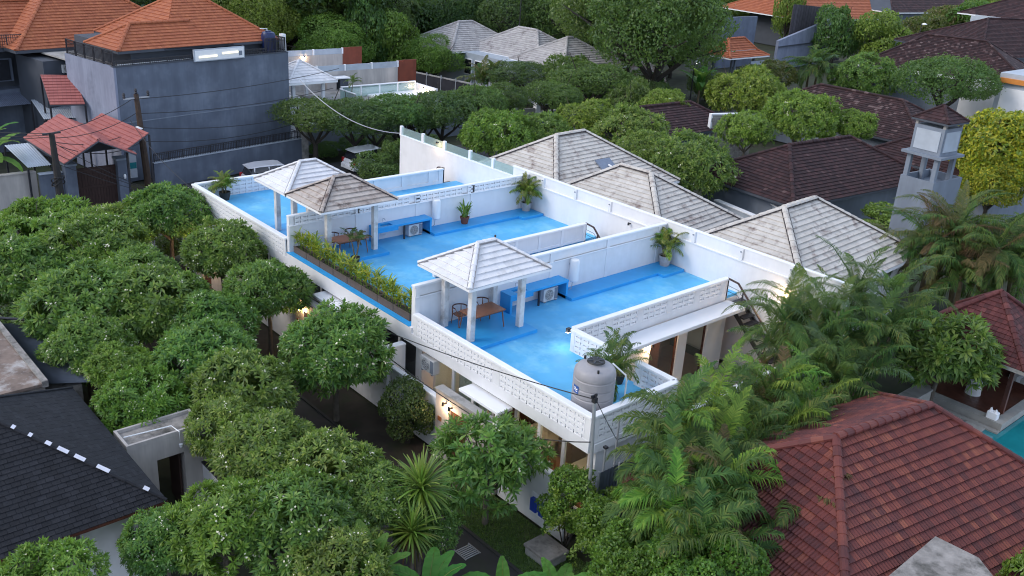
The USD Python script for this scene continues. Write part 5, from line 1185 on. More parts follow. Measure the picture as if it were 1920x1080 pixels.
for k, s in enumerate((0.10, 0.30, 0.33, 0.42, 0.50, 0.57, 0.655, 0.735, 0.86)):
    c = hp0 + (hp1 - hp0)*s; L = rs.choice([0.10, 0.16, 0.26, 0.30]); d = (hp1 - hp0)/np.linalg.norm(hp1 - hp0)
    b = MB(); b.beam(c - d*L/2, c + d*L/2, 0.11, 0.012, upv=(1, 0.2, 1)); put(t, 'white_patch', (b.arr()[0] + (0.03, 0.0, 0.05), b.arr()[1]), 'white_shingle')
t = thing('gatehouse', 'pale concrete gateway block with dark doorway beside the black shingle roof', 'gate', (9.6, -9.7, 0))
put(t, 'wall', bx(9.0, -11.0, 0, 10.1, -10.15, 2.75), 'cream_wall'); put(t, 'wall', bx(9.0, -9.3, 0, 10.1, -8.6, 2.75), 'cream_wall'); put(t, 'lintel', bx(9.0, -10.15, 2.1, 10.1, -9.3, 2.748), 'cream_wall')
put(t, 'flat_top', bx(9.05, -10.95, 2.752, 10.05, -8.65, 2.80), 'concrete_old')
for a in ((9.0, -11.0, 9.08, -8.6), (10.02, -11.0, 10.1, -8.6), (9.08, -11.0, 10.02, -10.92), (9.08, -8.68, 10.02, -8.6)): put(t, 'rim', bx(a[0], a[1], 2.752, a[2], a[3], 2.9), 'cream_wall')
put(t, 'pipe', MB().tube([(9.6, -10.9, 2.93), (9.75, -9.5, 2.93), (10.16, -9.42, 2.9), (10.16, -9.42, 2.5)], 0.02, 6), 'white_plastic'); put(t, 'door_lamp', MB().lathe([(0, 0), (0.05, 0.02), (0.06, 0.12), (0, 0.14)], (10.2, -9.42, 2.36), 10), 'white_plastic')
put(t, 'door_leaf', bx(9.1, -9.42, 0.05, 9.9, -9.36, 2.05), 'gate_wood')
t = thing('garden_wall', 'short white wall stub running forward from the concrete gateway', 'wall', (10.9, -8.5, 0)); put(t, 'wall', bx(10.1, -8.75, 0, 11.9, -8.6, 1.5), 'white_paint'); put(t, 'coping', bx(10.1, -8.78, 1.5, 11.9, -8.57, 1.56), 'dark_metal')
t = thing('flat_roof_shed', 'shed with rusty stained flat roof above the black shingle house', 'shed', (2, -13, 0))
put(t, 'wall', bx(-1.3, -17, 0, 4.9, -11.75, 2.9), 'concrete_old'); put(t, 'roof', bx(-1.4, -17, 2.9, 5.0, -11.85, 3.0), 'rust_sheet'); put(t, 'rim', bx(-1.4, -11.85, 2.85, 5.0, -11.65, 3.08), 'concrete_old'); put(t, 'rim', bx(-1.4, -17, 3.0, -1.2, -11.86, 3.08), 'concrete_old')
put(t, 'lean_to_roof', (np.array([(-1.2, -11.6, 2.75), (4.6, -11.6, 2.75), (4.6, -10.2, 2.4), (-1.2, -10.2, 2.4)]), np.array([(0, 2, 1), (0, 3, 2), (0, 1, 2), (0, 2, 3)])), 'zinc')
put(t, 'lean_to_wall', bx(-1.1, -11.6, 0, 4.5, -10.5, 2.38), 'concrete_old')
put(t, 'roof_pipe', MB().tube([(-1.5, -12.3, 3.1), (-0.6, -11.0, 3.0), (0.6, -9.6, 2.9)], 0.05, 6), 'dark_metal')

# ------------------------------------------------------------------ bottom right: red tiled house, pool, pavilion
t = thing('tiled_house', 'house with large red brown tiled hip roof filling the lower right corner', 'house', (25.0, 5.1, 0))
put(t, 'body', bx(22.2, -0.2, 0, 27.8, 10.3, 3.2), 'white_paint')
hip_roof(t, 25.02, 5.1, math.radians(80.5), 2.08, 4.3, 2.85, 0.62, 0.25, 0.21, 'tile_red', 'tile_red', thick=0.05, budget=300, capbudget=90, ribs=2, seed=95, caps=0.12, seg=0.33, fascia='wood_dark', stagger=0.0, lw=3.8)
t = thing('concrete_slab', 'stained concrete slab roof overlapping the red tiles at the bottom edge', 'slab', (29, 2, 0))
put(t, 'slab', MB().prism([(27.75, 3.25), (28.85, 3.3), (31.0, 1.6), (30.6, -1.2), (27.8, 0.7)], 3.75, 4.05), 'concrete_old'); put(t, 'support', bx(28.9, 0.6, 0, 29.6, 2.2, 3.75), 'concrete')
put('/World', 'pool_water', MB().box(21.8, 10.8, -0.35, 34, 18.15, 0.0).box(24.02, 18.151, -0.35, 34, 25, 0.0), 'pool_tile', kind='structure', label=None)
put('/World', 'pool_rim', MB().box(21.2, 10.4, -0.4, 21.78, 18.16, 0.10).box(21.2, 18.17, -0.4, 24.01, 18.42, 0.06), 'pool_stone', kind='structure')
t = thing('pool_deck', 'raised dark wooden deck with stone edge beside the green pool', 'deck', (24, 21, 0))
put(t, 'stone_edge', bx(20.9, 18.5, 0, 24.0, 18.95, 0.32), 'pool_stone'); put(t, 'stone_edge', bx(23.6, 18.96, 0, 24.0, 24, 0.32), 'pool_stone')
for k in range(22): put(t, 'deck_board', bx(20.0, 18.97 + k*0.235, 0.1, 23.58, 19.195 + k*0.235, 0.30), 'deck_wood')
for i, (a, b_) in enumerate(((21.9, 17.1), (22.5, 16.5), (21.9, 15.9), (22.8, 17.5))):
    put('/World', 'stepping_stone', rb(a, b_, -0.3, a + 0.75, b_ + 0.62, 0.08), 'pool_stone', label=['square stone step in the pool beside the wall, leftmost', 'square stone step in the pool in front of the deck corner', 'square stone step nearest the red roof edge', 'square stone step touching the stone rim of the deck'][i], cat='step')
t = thing('pavilion', 'open poolside pavilion with dark red pyramid roof at the right edge', 'pavilion', (21.7, 21.5, 0))
hip_roof(t, 21.65, 21.4, 0.0, 0.05, 2.45, 2.6, 0.82, 0.22, 0.2, 'tile_maroon', 'tile_maroon', thick=0.03, budget=240, capbudget=40, seed=96, caps=0.13, seg=0.3, fascia='concrete', stagger=0.0, faces=(0, 1, 3))
for sx in (-1, 1):
    for sy in (-1, 1): put(t, 'post', bx(21.65 + sx*1.9 - .08, 21.4 + sy*1.9 - .08, 0.3, 21.65 + sx*1.9 + .08, 21.4 + sy*1.9 + .08, 2.62), 'wood_dark')
put(t, 'back_wall', bx(19.5, 23.4, 0.3, 23.8, 23.5, 2.5), 'wood_dark'); put(t, 'bench_base', bx(19.6, 22.4, 0.3, 23.7, 23.39, 0.7), 'wood_dark')
t = thing('round_table', 'round white stone table on the dark pool deck', 'table', (22.0, 20.3, 0.3))
put(t, 'tabletop', MB().lathe([(0, 1.0), (0.52, 1.0), (0.54, 1.03), (0.54, 1.07), (0.5, 1.09), (0, 1.09)], (22.0, 20.3, 0), 30), 'off_white', smooth=30); put(t, 'pedestal', MB().lathe([(0.32, 0.3), (0.30, 0.5), (0.26, 1.0)], (22.0, 20.3, 0), 22), 'off_white', smooth=30)
put(t, 'hub', MB().lathe([(0, 1.1), (0.09, 1.1), (0.1, 1.092)], (22.0, 20.3, 0), 12), 'pale_grey')
t = thing('striped_cushion', 'red and white striped cushion under the pavilion roof', 'cushion', (21.6, 22.4, 0.7))
for k in range(6): put(t, 'stripe', MB().obox((21.3 + k*0.13, 22.5, 0.95), (0.13, 0.16, 0.5), M=np.array([[1, 0, 0], [0, .9, -.43], [0, .43, .9]])), 'cushion_red' if k % 2 == 0 else 'off_white')
t = thing('striped_cushion', 'grey striped long cushion at the right edge under the pavilion', 'cushion', (23.2, 22.4, 0.7))
for k in range(8): put(t, 'stripe', MB().obox((22.7 + k*0.16, 22.6, 0.80), (0.16, 0.8, 0.2)), 'cushion_grey' if k % 2 else 'off_white')
t = thing('stone_statue', 'small white stone ornament on the corner of the pool deck', 'statue', (23.5, 18.75, 0.3))
put(t, 'block', rb(23.28, 18.6, 0.32, 23.7, 18.9, 0.62, c=0.03), 'white_trim'); put(t, 'horn', MB().lathe([(0.07, 0.62), (0.04, 0.72), (0, 0.78)], (23.38, 18.75, 0), 8), 'white_trim'); put(t, 'horn', MB().lathe([(0.07, 0.62), (0.04, 0.70), (0, 0.75)], (23.58, 18.75, 0), 8), 'white_trim')
t = thing('garden_wall', 'low stone wall between the palms and the pool', 'wall', (20.9, 16.5, 0)); put(t, 'wall', bx(20.55, 10.5, 0, 21.15, 18.4, 0.7), 'pool_stone'); put(t, 'coping', rb(20.5, 10.5, 0.7, 21.19, 18.4, 0.78), 'concrete')

# ------------------------------------------------------------------ cars
def car(loc, rot, lab, paint):
    t = thing('parked_car', lab, 'car', loc, rot); o = np.array(loc)
    def p(par, name, mb, m, smooth=False):
        v, f = mb.arr(); return put(par, name, (v + o, f), m, smooth=smooth)
    def loft(secs):
        """secs: (x, half width bottom, half width top, z0, z1)"""
        v = []; f = []
        for x, wb, wt, z0, z1 in secs: v += [(x, -wb, z0), (x, -wb, (z0 + z1)/2), (x, -wt, z1), (x, wt, z1), (x, wb, (z0 + z1)/2), (x, wb, z0)]
        n = len(secs)
        for i in range(n - 1):
            for j in range(6):
                a, b_ = i*6 + j, i*6 + (j + 1) % 6; f += [(a, a + 6, b_ + 6), (a, b_ + 6, b_)]
        f += [(0, j, j + 1) for j in range(1, 5)] + [((n-1)*6, (n-1)*6 + j + 1, (n-1)*6 + j) for j in range(1, 5)]
        return MB().add(v, f)
    p(t, 'body', loft([(-2.15, .80, .76, .35, .85), (-2.05, .86, .82, .28, .98), (-1.2, .89, .86, .25, 1.0), (0.9, .89, .86, .25, 1.0), (1.5, .87, .78, .27, .92), (2.1, .80, .68, .32, .78), (2.2, .7, .6, .38, .65)]), paint, 20)
    p(t, 'cabin', loft([(-2.02, .80, .74, .98, 1.05), (-1.75, .80, .66, .99, 1.60), (-0.2, .81, .68, .99, 1.66), (0.35, .81, .66, .99, 1.60), (1.15, .80, .76, .95, 1.0)]), 'car_glass', 20)
    p(t, 'roof', loft([(-1.85, .64, .60, 1.585, 1.62), (-1.2, .68, .62, 1.63, 1.70), (0.1, .68, .62, 1.63, 1.70), (0.4, .64, .60, 1.59, 1.63)]), paint, 20)
    for sy in (-1, 1):
        for x in (-1.72, -0.75, 0.3): p(t, 'pillar', MB().beam((x, sy*.815, 1.0), (x + 0.08, sy*.69, 1.62), 0.08, 0.05), paint)
        for x in (-1.35, 1.4):
            w_ = p(t, 'wheel', MB().tube([(x, sy*.72, .33), (x, sy*.92, .33)], 0.33, 18), 'tyre'); p(w_, 'rim', MB().tube([(x, sy*.91, .33), (x, sy*.93, .33)], 0.2, 14), 'zinc_light')
        p(t, 'tail_light', rb(-2.16, sy*.72 - .12, .72, -2.02, sy*.72 + .12, 1.02), 'tail_red'); p(t, 'headlight', rb(2.0, sy*.6 - .14, .60, 2.14, sy*.6 + .14, .74), 'white_plastic')
        p(t, 'mirror', rb(0.75, sy*1.0 - .09, .98, 0.9, sy*1.0 + .09, 1.14), paint)
    p(t, 'bumper', rb(-2.26, -.8, .32, -2.12, .8, .62), paint); p(t, 'number_plate', bx(-2.275, -.25, .45, -2.262, .25, .57), 'white_plastic'); p(t, 'rear_spoiler', bx(-2.02, -.6, 1.57, -1.8, .6, 1.61), paint)
car((-20.6, 10.0, 0), 1.45, 'silver roofed dark windowed car just behind the far parapet', 'car_silver')
car((-21.3, 18.2, 0), 1.60, 'white hatchback seen from behind, half hidden by the hedge', 'car_white')
# trees and bushes: kind, x, y, crown centre height, crown radius, label
TREES = [
    ('fr', np.float64(-9.13), np.float64(-1.76), 3.2, np.float64(1.99), 'rounded frangipani tree right of the brown utility pole, at the street end of the alley'),
    ('fr', np.float64(-2.95), np.float64(-1.92), 3.2, np.float64(1.83), 'rounded frangipani tree second from the street along the white villas'),
    ('fr', np.float64(1.86), np.float64(-2.12), 3.1, np.float64(1.72), 'rounded frangipani tree third from the street along the white villas'),
    ('fr', np.float64(8.08), np.float64(-2.65), 3.0, np.float64(2.07), 'large round frangipani tree in front of the planter row'),
    ('fr', np.float64(16.34), np.float64(-2.2), 2.5, np.float64(1.58), 'open leaved frangipani tree in front of the gate nearest the camera'),
    ('frl', np.float64(-10.68), np.float64(-3.96), 2.4, np.float64(1.86), 'frangipani tree with light leaves just in front of the pink tiled gate'),
    ('frl', np.float64(-11.53), np.float64(-6.95), 2.4, np.float64(2.32), 'frangipani tree with light leaves at the foot of the black utility pole'),
    ('fr', np.float64(-6.21), np.float64(-6.23), 2.8, np.float64(2.27), 'broad frangipani crown left of the rounded tree beside the brown pole'),
    ('fr', np.float64(-6.16), np.float64(-9.35), 2.7, np.float64(2.05), 'dark frangipani crown at the left picture edge below the cream wall'),
    ('fr', np.float64(-2.61), np.float64(-5.92), 2.8, np.float64(1.7), 'frangipani crown in the left grove, behind the one with gaps'),
    ('fr', np.float64(-0.69), np.float64(-8.62), 2.8, np.float64(2.19), 'frangipani crown beside the blue grey lean-to roof'),
    ('fr', np.float64(0.59), np.float64(-6.18), 2.8, np.float64(2.02), 'frangipani crown in the middle of the left grove'),
    ('fr', np.float64(3.07), np.float64(-5.19), 2.8, np.float64(1.55), 'frangipani crown at the alley edge below the second rounded tree'),
    ('fr', np.float64(2.6), np.float64(-9.72), 2.7, np.float64(1.44), 'low frangipani crown just right of the rusty flat roof'),
    ('frl', np.float64(5.08), np.float64(-9.37), 2.9, np.float64(1.1), 'light frangipani clump above the black shingle roof'),
    ('frl', np.float64(7.62), np.float64(-9.62), 2.8, np.float64(1.3), 'blossoming frangipani clump behind the concrete gateway'),
    ('fr', np.float64(6.11), np.float64(-6.77), 2.8, np.float64(1.7), 'frangipani crown dotted with white blossoms behind the alley bend'),
    ('fr', np.float64(8.62), np.float64(-6.59), 2.7, np.float64(1.71), 'frangipani crown bordering the dark path opposite the large round tree'),
    ('fr', np.float64(10.6), np.float64(-8.0), 2.8, np.float64(1.25), 'frangipani crown right above the concrete gateway'),
    ('fr', np.float64(12.06), np.float64(-5.64), 2.7, np.float64(1.7), 'frangipani crown bordering the path opposite the dense dark shrub'),
    ('fr', np.float64(12.78), np.float64(-7.86), 2.9, np.float64(1.51), 'frangipani crown between the gateway and the path'),
    ('fr', np.float64(14.85), np.float64(-6.91), 2.9, np.float64(1.47), 'frangipani crown with white blossoms behind the spiky plants'),
    ('frl', np.float64(15.39), np.float64(-10.42), 3.0, np.float64(1.46), 'bright frangipani crown in front of the gateway wall stub'),
    ('fr', np.float64(14.75), np.float64(-11.74), 2.7, np.float64(1.03), 'frangipani crown beside the corner of the black shingle house'),
    ('fr', np.float64(16.4), np.float64(-8.81), 2.9, np.float64(1.56), 'frangipani crown in the middle of the lower edge'),
    ('fr', np.float64(16.21), np.float64(-6.34), 2.7, np.float64(1.14), 'frangipani crown directly left of the taller spiky plant'),
    ('fr', np.float64(17.12), np.float64(-5.1), 1.6, np.float64(0.93), 'small frangipani behind the lower spiky plant at the path edge'),
    ('frl', np.float64(15.03), np.float64(-14.65), 2.9, np.float64(1.2), 'light frangipani crown at the bottom left corner'),
    ('fr', np.float64(18.25), np.float64(-8.63), 2.7, np.float64(1.22), 'frangipani crown behind the banana leaves at the bottom'),
    ('frb', np.float64(21.15), np.float64(18.27), 2.6, np.float64(2.09), 'large leaved frangipani beside the poolside pavilion'),
    ('flat', np.float64(-24.37), np.float64(15.2), 3.4, np.float64(2.89), 'flat topped street tree beside the right end of the grey building'),
    ('flat', np.float64(-22.77), np.float64(17.56), 3.5, np.float64(2.71), 'flat topped street tree second from the grey building'),
    ('flat', np.float64(-22.09), np.float64(20.97), 3.6, np.float64(2.77), 'flat topped street tree third from the grey building'),
    ('flat', np.float64(-21.1), np.float64(24.28), 3.7, np.float64(2.83), 'flat topped street tree fourth from the grey building'),
    ('flat', np.float64(-21.21), np.float64(27.46), 3.9, np.float64(2.29), 'flat topped street tree last of the row before the gateway'),
    ('flat', np.float64(-22.36), np.float64(19.13), 3.2, np.float64(2.15), 'street tree filling between the second and third of the row'),
    ('flat', np.float64(-21.46), np.float64(22.56), 3.3, np.float64(2.2), 'street tree filling between the third and fourth of the row'),
    ('flat', np.float64(-22.73), np.float64(31.8), 3.6, np.float64(1.97), 'small street tree left of the white gateway'),
    ('flat', np.float64(-21.82), np.float64(36.68), 3.6, np.float64(2.48), 'street tree just right of the white gateway'),
    ('flat', np.float64(-34.62), np.float64(44.83), 3.0, np.float64(3.72), 'tree in front of the three grey roofs of the distant villa'),
    ('flat', np.float64(-25.53), np.float64(44.93), 4.0, np.float64(3.71), 'tree right of the three grey roofs, behind the street trees'),
    ('hedge', np.float64(-15.22), np.float64(24.68), 2.8, np.float64(2.88), 'clipped round tree behind the glass topped end of the white wall'),
    ('hedge', np.float64(-14.25), np.float64(28.48), 3.0, np.float64(2.17), 'clipped round tree behind the skylight roof ridge, left one'),
    ('hedge', np.float64(-14.69), np.float64(33.36), 3.4, np.float64(2.47), 'clipped round tree right of the skylight roof ridge'),
    ('hedge', np.float64(-9.71), np.float64(32.78), 3.4, np.float64(2.93), 'clipped round tree above the long dark roof'),
    ('hedge', np.float64(-13.9), np.float64(41.53), 3.8, np.float64(2.19), 'light round tree left of the long dark roof ridge'),
    ('hedge', np.float64(-1.96), np.float64(29.98), 3.4, np.float64(2.98), 'big round dark green tree right of the skylight roof'),
    ('hedge', np.float64(-4.67), np.float64(29.07), 3.6, np.float64(2.14), 'round tree filling between the skylight roof and the big round tree'),
    ('hedge', np.float64(-14.99), np.float64(54.42), 3.8, np.float64(3.66), 'light round tree right of the banana plant'),
    ('hedge', np.float64(-5.02), np.float64(47.65), 4.0, np.float64(3.18), 'spreading light tree between the dark roofs, right half'),
    ('hedge', np.float64(-4.98), np.float64(40.53), 3.8, np.float64(2.19), 'round tree above the stone gable'),
    ('hedge', np.float64(-2.05), np.float64(50.68), 3.8, np.float64(1.91), 'small tree at the right end of the spreading light tree'),
    ('flat2', np.float64(-7.03), np.float64(76.81), 4.6, np.float64(5.48), 'broad flat crowned green tree in front of the upper right dark roof'),
    ('hedge', np.float64(-16.65), np.float64(78.15), 3.6, np.float64(3.48), 'round green tree left of the broad flat crowned tree'),
    ('bush', np.float64(8.88), np.float64(37.31), 1.3, np.float64(2.37), 'low bright bush at the foot of the grey water tower'),
    ('yel', np.float64(10.8), np.float64(47.21), 5.0, np.float64(3.05), 'yellow green leaved tree at the right edge, upper part'),
    ('yel', np.float64(11.39), np.float64(45.13), 3.4, np.float64(1.94), 'yellow green leaved tree at the right edge, lower part beside the tower'),
    ('bush', np.float64(-18.09), np.float64(16.33), 1.2, np.float64(1.66), 'leafy hedge bush hiding the white hatchback'),
    ('bush', np.float64(-18.97), np.float64(18.25), 1.6, np.float64(1.14), 'leafy hedge bush against the end of the white wall'),
    ('bush', np.float64(10.91), np.float64(-1.38), 1.3, np.float64(1.23), 'dense dark round shrub against the low white garden wall'),
    ('bush', np.float64(-29.62), np.float64(46.61), 3.2, np.float64(3.11), 'dense green bush below the right grey roof of the distant villa'),
    ('bush', np.float64(-20.12), np.float64(7.96), 0.6, np.float64(1.05), 'small hedge plant behind the far parapet corner'),
    ('bush', np.float64(-19.64), np.float64(-5.74), 0.8, np.float64(1.34), 'low olive bush at the foot of the cream wall'),
    ('olive', np.float64(-30.97), np.float64(129.12), 6.0, np.float64(4.87), 'olive brown tree below the red banner sign'),
    ('olive', np.float64(-24.47), np.float64(71.72), 3.0, np.float64(2.94), 'dark feathery tree right of the small orange roofed pavilion'),
    ('olive', np.float64(-31.67), np.float64(120.8), 5.0, np.float64(3.54), 'brownish tree left of the olive brown tree'),
    ('bush', np.float64(-51.16), np.float64(40.12), 4.0, np.float64(3.18), 'light green thicket right of the rust red screens'),
    ('bush', np.float64(-51.91), np.float64(37.55), 5.0, np.float64(2.56), 'thicket above the rust red screens'),
    ('bush', np.float64(-36.36), np.float64(152.7), 6.0, np.float64(4.13), 'green tree right of the red banner sign'),
    ('bush', np.float64(-35.86), np.float64(104.27), 5.0, np.float64(3.35), 'tangle of green beside the plank screen'),
    ('bush', np.float64(-30.8), np.float64(107.0), 4.5, np.float64(4.41), 'green trees left of the mottled roof ridge'),
    ('bush', np.float64(-19.55), np.float64(43.65), 3.0, np.float64(2.11), 'bush beside the big round tree, further back'),
    ('bush', np.float64(-50.46), np.float64(114.23), 6.0, np.float64(2.5), 'tree at the top edge above the sloping grey wall'),
]
# ------------------------------------------------------------------ plants
def unit(v): return v / np.maximum(np.linalg.norm(v, axis=-1, keepdims=True), 1e-9)

def rosettes(P, A, nl, L, wd, rng, lo=25, hi=100, droop=0.12):
    """whorls of long leaves at the points P about the axes A; 4 triangles a leaf"""
    K = len(P); A = unit(A)
    ref = np.where(np.abs(A[:, 2:3]) < 0.9, np.array([[0, 0, 1.0]]), np.array([[1.0, 0, 0]]))
    s = unit(np.cross(A, ref)); u = np.cross(s, A)
    ph = (np.arange(nl)[None] * 2.399 + rng.uniform(0, 6.28, (K, 1)) + rng.normal(0, 0.25, (K, nl)))
    th = np.radians(np.linspace(lo, hi, nl)[None] + rng.normal(0, 9, (K, nl)))
    rad = np.cos(ph)[..., None]*s[:, None] + np.sin(ph)[..., None]*u[:, None]
    d = np.cos(th)[..., None]*A[:, None] + np.sin(th)[..., None]*rad
    side = unit(np.cross(d, A[:, None])); nrm = np.cross(side, d)
    LL = L*rng.uniform(0.7, 1.2, (K, nl, 1)); ww = wd*rng.uniform(0.8, 1.15, (K, nl, 1))
    p = P[:, None] + d*0.03
    z = np.array([0, 0, 1.0])
    mid = p + d*LL*0.55 - z*LL*droop*0.25; tip = p + d*LL - z*LL*droop*rng.uniform(0.6, 1.6, (K, nl, 1))
    v = np.stack([p, mid - side*ww + nrm*ww*0.35, mid, mid + side*ww + nrm*ww*0.35, tip], 2).reshape(-1, 3)
    n = K*nl; b = np.arange(n)[:, None, None]*5
    f = (np.array([[0, 2, 1], [0, 3, 2], [1, 2, 4], [2, 3, 4]])[None] + b).reshape(-1, 3)
    return v, f

def leaves(P, N, size, rng, spread=0.9, asp=0.45):
    """single leaves: folded diamonds, 2 triangles each"""
    n = len(P); N = unit(N + rng.normal(0, spread, (n, 3)))
    d = unit(np.cross(N, rng.normal(0, 1, (n, 3)))); s = np.cross(N, d)
    L = size*rng.uniform(0.6, 1.3, (n, 1))
    v = np.stack([P - d*L*0.5, P + s*L*asp*0.5 + N*L*0.08, P + d*L*0.5, P - s*L*asp*0.5 + N*L*0.08], 1).reshape(-1, 3)
    f = (np.array([[0, 1, 2], [0, 2, 3]])[None] + np.arange(n)[:, None, None]*4).reshape(-1, 3)
    return v, f

def lumps(r, zc, hz, k, rng, rr=(0.34, 0.52), low=-0.35):
    """centres and radii of the lobes of a crown"""
    c = []; i = 0
    while len(c) < k:
        a = i*2.399 + rng.uniform(-.3, .3); t = low + (1 - low)*rng.uniform(0, 1); q = math.sqrt(max(0, 1 - t*t))
        c.append((r*0.66*q*math.cos(a), r*0.66*q*math.sin(a), zc + hz*0.62*t)); i += 1
    return np.array(c), rng.uniform(*rr, k)*r

def crown_points(C, R, n, rng, zsq=0.8, depth=0.25, zmin=None, rough=0.62):
    """points near the outer face of the union of the lobes, and outward directions"""
    out, nor = [], []
    K = len(C); cnt = 0; mid = C.mean(0)
    while cnt < n:
        i = rng.integers(0, K, n*3); d = unit(rng.normal(0, 1, (n*3, 3)))
        bump_ = meshkit.noise(d*2.6 + i[:, None]*7.3 + 50, 3)*0.6 + meshkit.noise(d*6.5 + i[:, None]*3.1 + 90, 4)*0.4
        rad = R[i, None]*(1.03 - rough/2 + rough*bump_[:, None])*(1 - depth*rng.uniform(0, 1, (n*3, 1))**2)
        rad = np.where(rng.uniform(0, 1, (n*3, 1)) < 0.05, rad*rng.uniform(1.0, 1.28, (n*3, 1)), rad)
        p = C[i] + d*rad*np.array([1, 1, zsq])
        q = (p[:, None] - C[None])/np.array([1, 1, zsq]); ok = (np.linalg.norm(q, axis=2) < R[None]*0.78).sum(1) == 0
        ok &= rng.uniform(0, 1, len(p)) < np.clip(0.55 + 0.6*d[:, 2] + 0.45, 0.12, 1)
        if zmin is not None: ok &= p[:, 2] > zmin
        out.append(p[ok]); nor.append(unit(d[ok]*0.75 + unit(p[ok] - mid)*0.7)); cnt += ok.sum()
    return np.vstack(out)[:n], np.vstack(nor)[:n]

def limbs(zc, r, k, rng, rt=0.11, base=(0, 0), z0=-0.05, fork=0.45, spread=0.75):
    b = MB(); zf = zc*fork
    b.tube([(base[0], base[1], z0), (base[0] + 0.03, base[1], zf*0.5), (base[0], base[1] + 0.03, zf)], [rt*1.25, rt, rt*0.85], 8)
    for i in range(k):
        a = 2*PI*i/k + rng.uniform(-.3, .3); q = r*spread*rng.uniform(0.6, 1)
        e = np.array([base[0] + q*math.cos(a), base[1] + q*math.sin(a), zc + rng.uniform(-.1, .5)*r*0.5]); s = np.array([base[0], base[1], zf - 0.05])
        m1 = s + (e - s)*0.45 + np.array([0, 0, -0.1*r])*0.5
        b.tube([s, m1, e], [rt*0.7, rt*0.5, rt*0.22], 6)
        for j in range(3):
            e2 = e + rng.normal(0, 0.32, 3)*r*0.8; e2[2] = max(e2[2], zc*0.7); b.tube([m1 + (e - m1)*0.3*j, (m1 + e2)/2 + (0, 0, 0.05), e2], [rt*0.35, rt*0.25, rt*0.12], 5)
    return b

def blossoms(P, N, rng, s=0.048):
    """small five petalled flowers in clusters"""
    v, f = [], []; k = 0
    for p, n in zip(P, N):
        for _ in range(rng.integers(3, 7)):
            c = p + n*0.10 + rng.normal(0, 0.07, 3); a = unit(n + rng.normal(0, .4, 3)); q = unit(np.cross(a, (0.3, 0.2, 1))); w = np.cross(a, q)
            ring = [c + (q*math.cos(t) + w*math.sin(t))*s*(1.0 if i % 2 == 0 else 0.5) + a*(0.012 if i % 2 == 0 else 0) for i, t in enumerate(np.linspace(0, 2*PI, 11)[:-1])]
            v += [c] + ring; f += [(k, k + 1 + i, k + 1 + (i + 1) % 10) for i in range(10)]; k += 11
    return np.array(v), np.array(f)

def proto_frangipani(name, seed, r=2.0, zc=2.6, hz=1.4, k=16, n=560, mat='leaf_frangipani', fl=34, L=0.30, wd=0.045, nl=14, low=-0.5):
    rng = np.random.default_rng(seed); t = proto(name)
    C, R = lumps(r, zc, hz, k, rng, low=low)
    P, N = crown_points(C, R, n, rng, zmin=zc - hz*0.95, rough=0.36)
    N = unit(N + np.array([0, 0, 0.35]))
    put(t, 'trunk', limbs(zc, r, 5, rng, z0=-2.6), 'trunk')
    put(t, 'crown', rosettes(P, N, nl, L, wd, rng), mat)
    if fl:
        i = rng.choice(n, fl, replace=False); put(t, 'blossoms', blossoms(P[i], N[i], rng), 'petal', kind='stuff')
    return t

def proto_broad(name, seed, r, zc, hz, k, n, size, mat, trunk='trunk_dark', rr=(0.30, 0.48), low=-0.4, zsq=0.8, asp=0.5, spread=0.75, depth=0.3):
    rng = np.random.default_rng(seed); t = proto(name)
    C, R = lumps(r, zc, hz, k, rng, rr, low); P, N = crown_points(C, R, n, rng, zsq, depth)
    put(t, 'trunk', limbs(zc, r, 5, rng, rt=0.05*r + 0.03), trunk)
    put(t, 'crown', leaves(P, N, size, rng, spread, asp), mat)
    return t

FR = [proto_frangipani(f'frangipani_source_{i:03d}', 100 + i, k=19 + i, n=800 + 20*i, fl=(70, 110, 85, 120)[i]) for i in range(4)]
FL = [proto_frangipani(f'frangipani_light_source_{i:03d}', 120 + i, k=17 + i, n=760, mat='leaf_frangipani_light', fl=50 + 50*i) for i in range(2)]
FB = [proto_frangipani('frangipani_large_source', 130, r=2.0, k=12, n=330, L=0.44, wd=0.065, nl=14, fl=8, mat='leaf_frangipani', zc=2.5, hz=1.6, low=-0.6)]
FO = [proto_frangipani('frangipani_open_source', 131, r=1.8, k=11, n=300, L=0.36, wd=0.05, nl=14, fl=30, zc=2.5, hz=1.5, low=-0.5)]
HE = [proto_frangipani(f'round_tree_source_{i:03d}', 140 + i, r=2.5, zc=3.3, hz=1.7, k=22, n=900, L=0.29, wd=0.05, nl=12, fl=24, low=-0.45, mat='leaf_frangipani') for i in range(2)]
HL = [proto_frangipani(f'light_tree_source_{i:03d}', 145 + i, r=2.5, zc=3.4, hz=1.6, k=20, n=860, L=0.29, wd=0.05, nl=12, fl=14, low=-0.4, mat='leaf_frangipani_light') for i in range(2)]
FT = [proto_broad(f'street_tree_source_{i:03d}', 150 + i, 2.3, 3.5, 1.0, 15, 9000, 0.20, 'leaf_dark' if i else 'leaf_mid', low=-0.1, asp=0.34) for i in range(2)]
BU = [proto_broad(f'bush_source_{i:03d}', 160 + i, 1.3, 1.2, 1.05, 14, 7000, 0.13, ('leaf_mid', 'leaf_light')[i], low=-0.8) for i in range(2)]
DB = proto_broad('dark_bush_source', 165, 1.25, 1.25, 1.15, 16, 9500, 0.11, 'leaf_dark', low=-0.8)
YE = proto_broad('yellow_tree_source', 166, 2.8, 4.2, 2.6, 34, 22000, 0.21, 'leaf_yellow', low=-0.7, rr=(0.22, 0.36))
OL = proto_broad('olive_tree_source', 167, 3.6, 4.6, 2.6, 22, 7000, 0.36, 'leaf_olive', low=-0.5)
F2 = proto_broad('broad_tree_source', 168, 5.0, 4.4, 1.9, 26, 15000, 0.28, 'leaf_mid', low=-0.15, asp=0.4, rr=(0.26, 0.4))
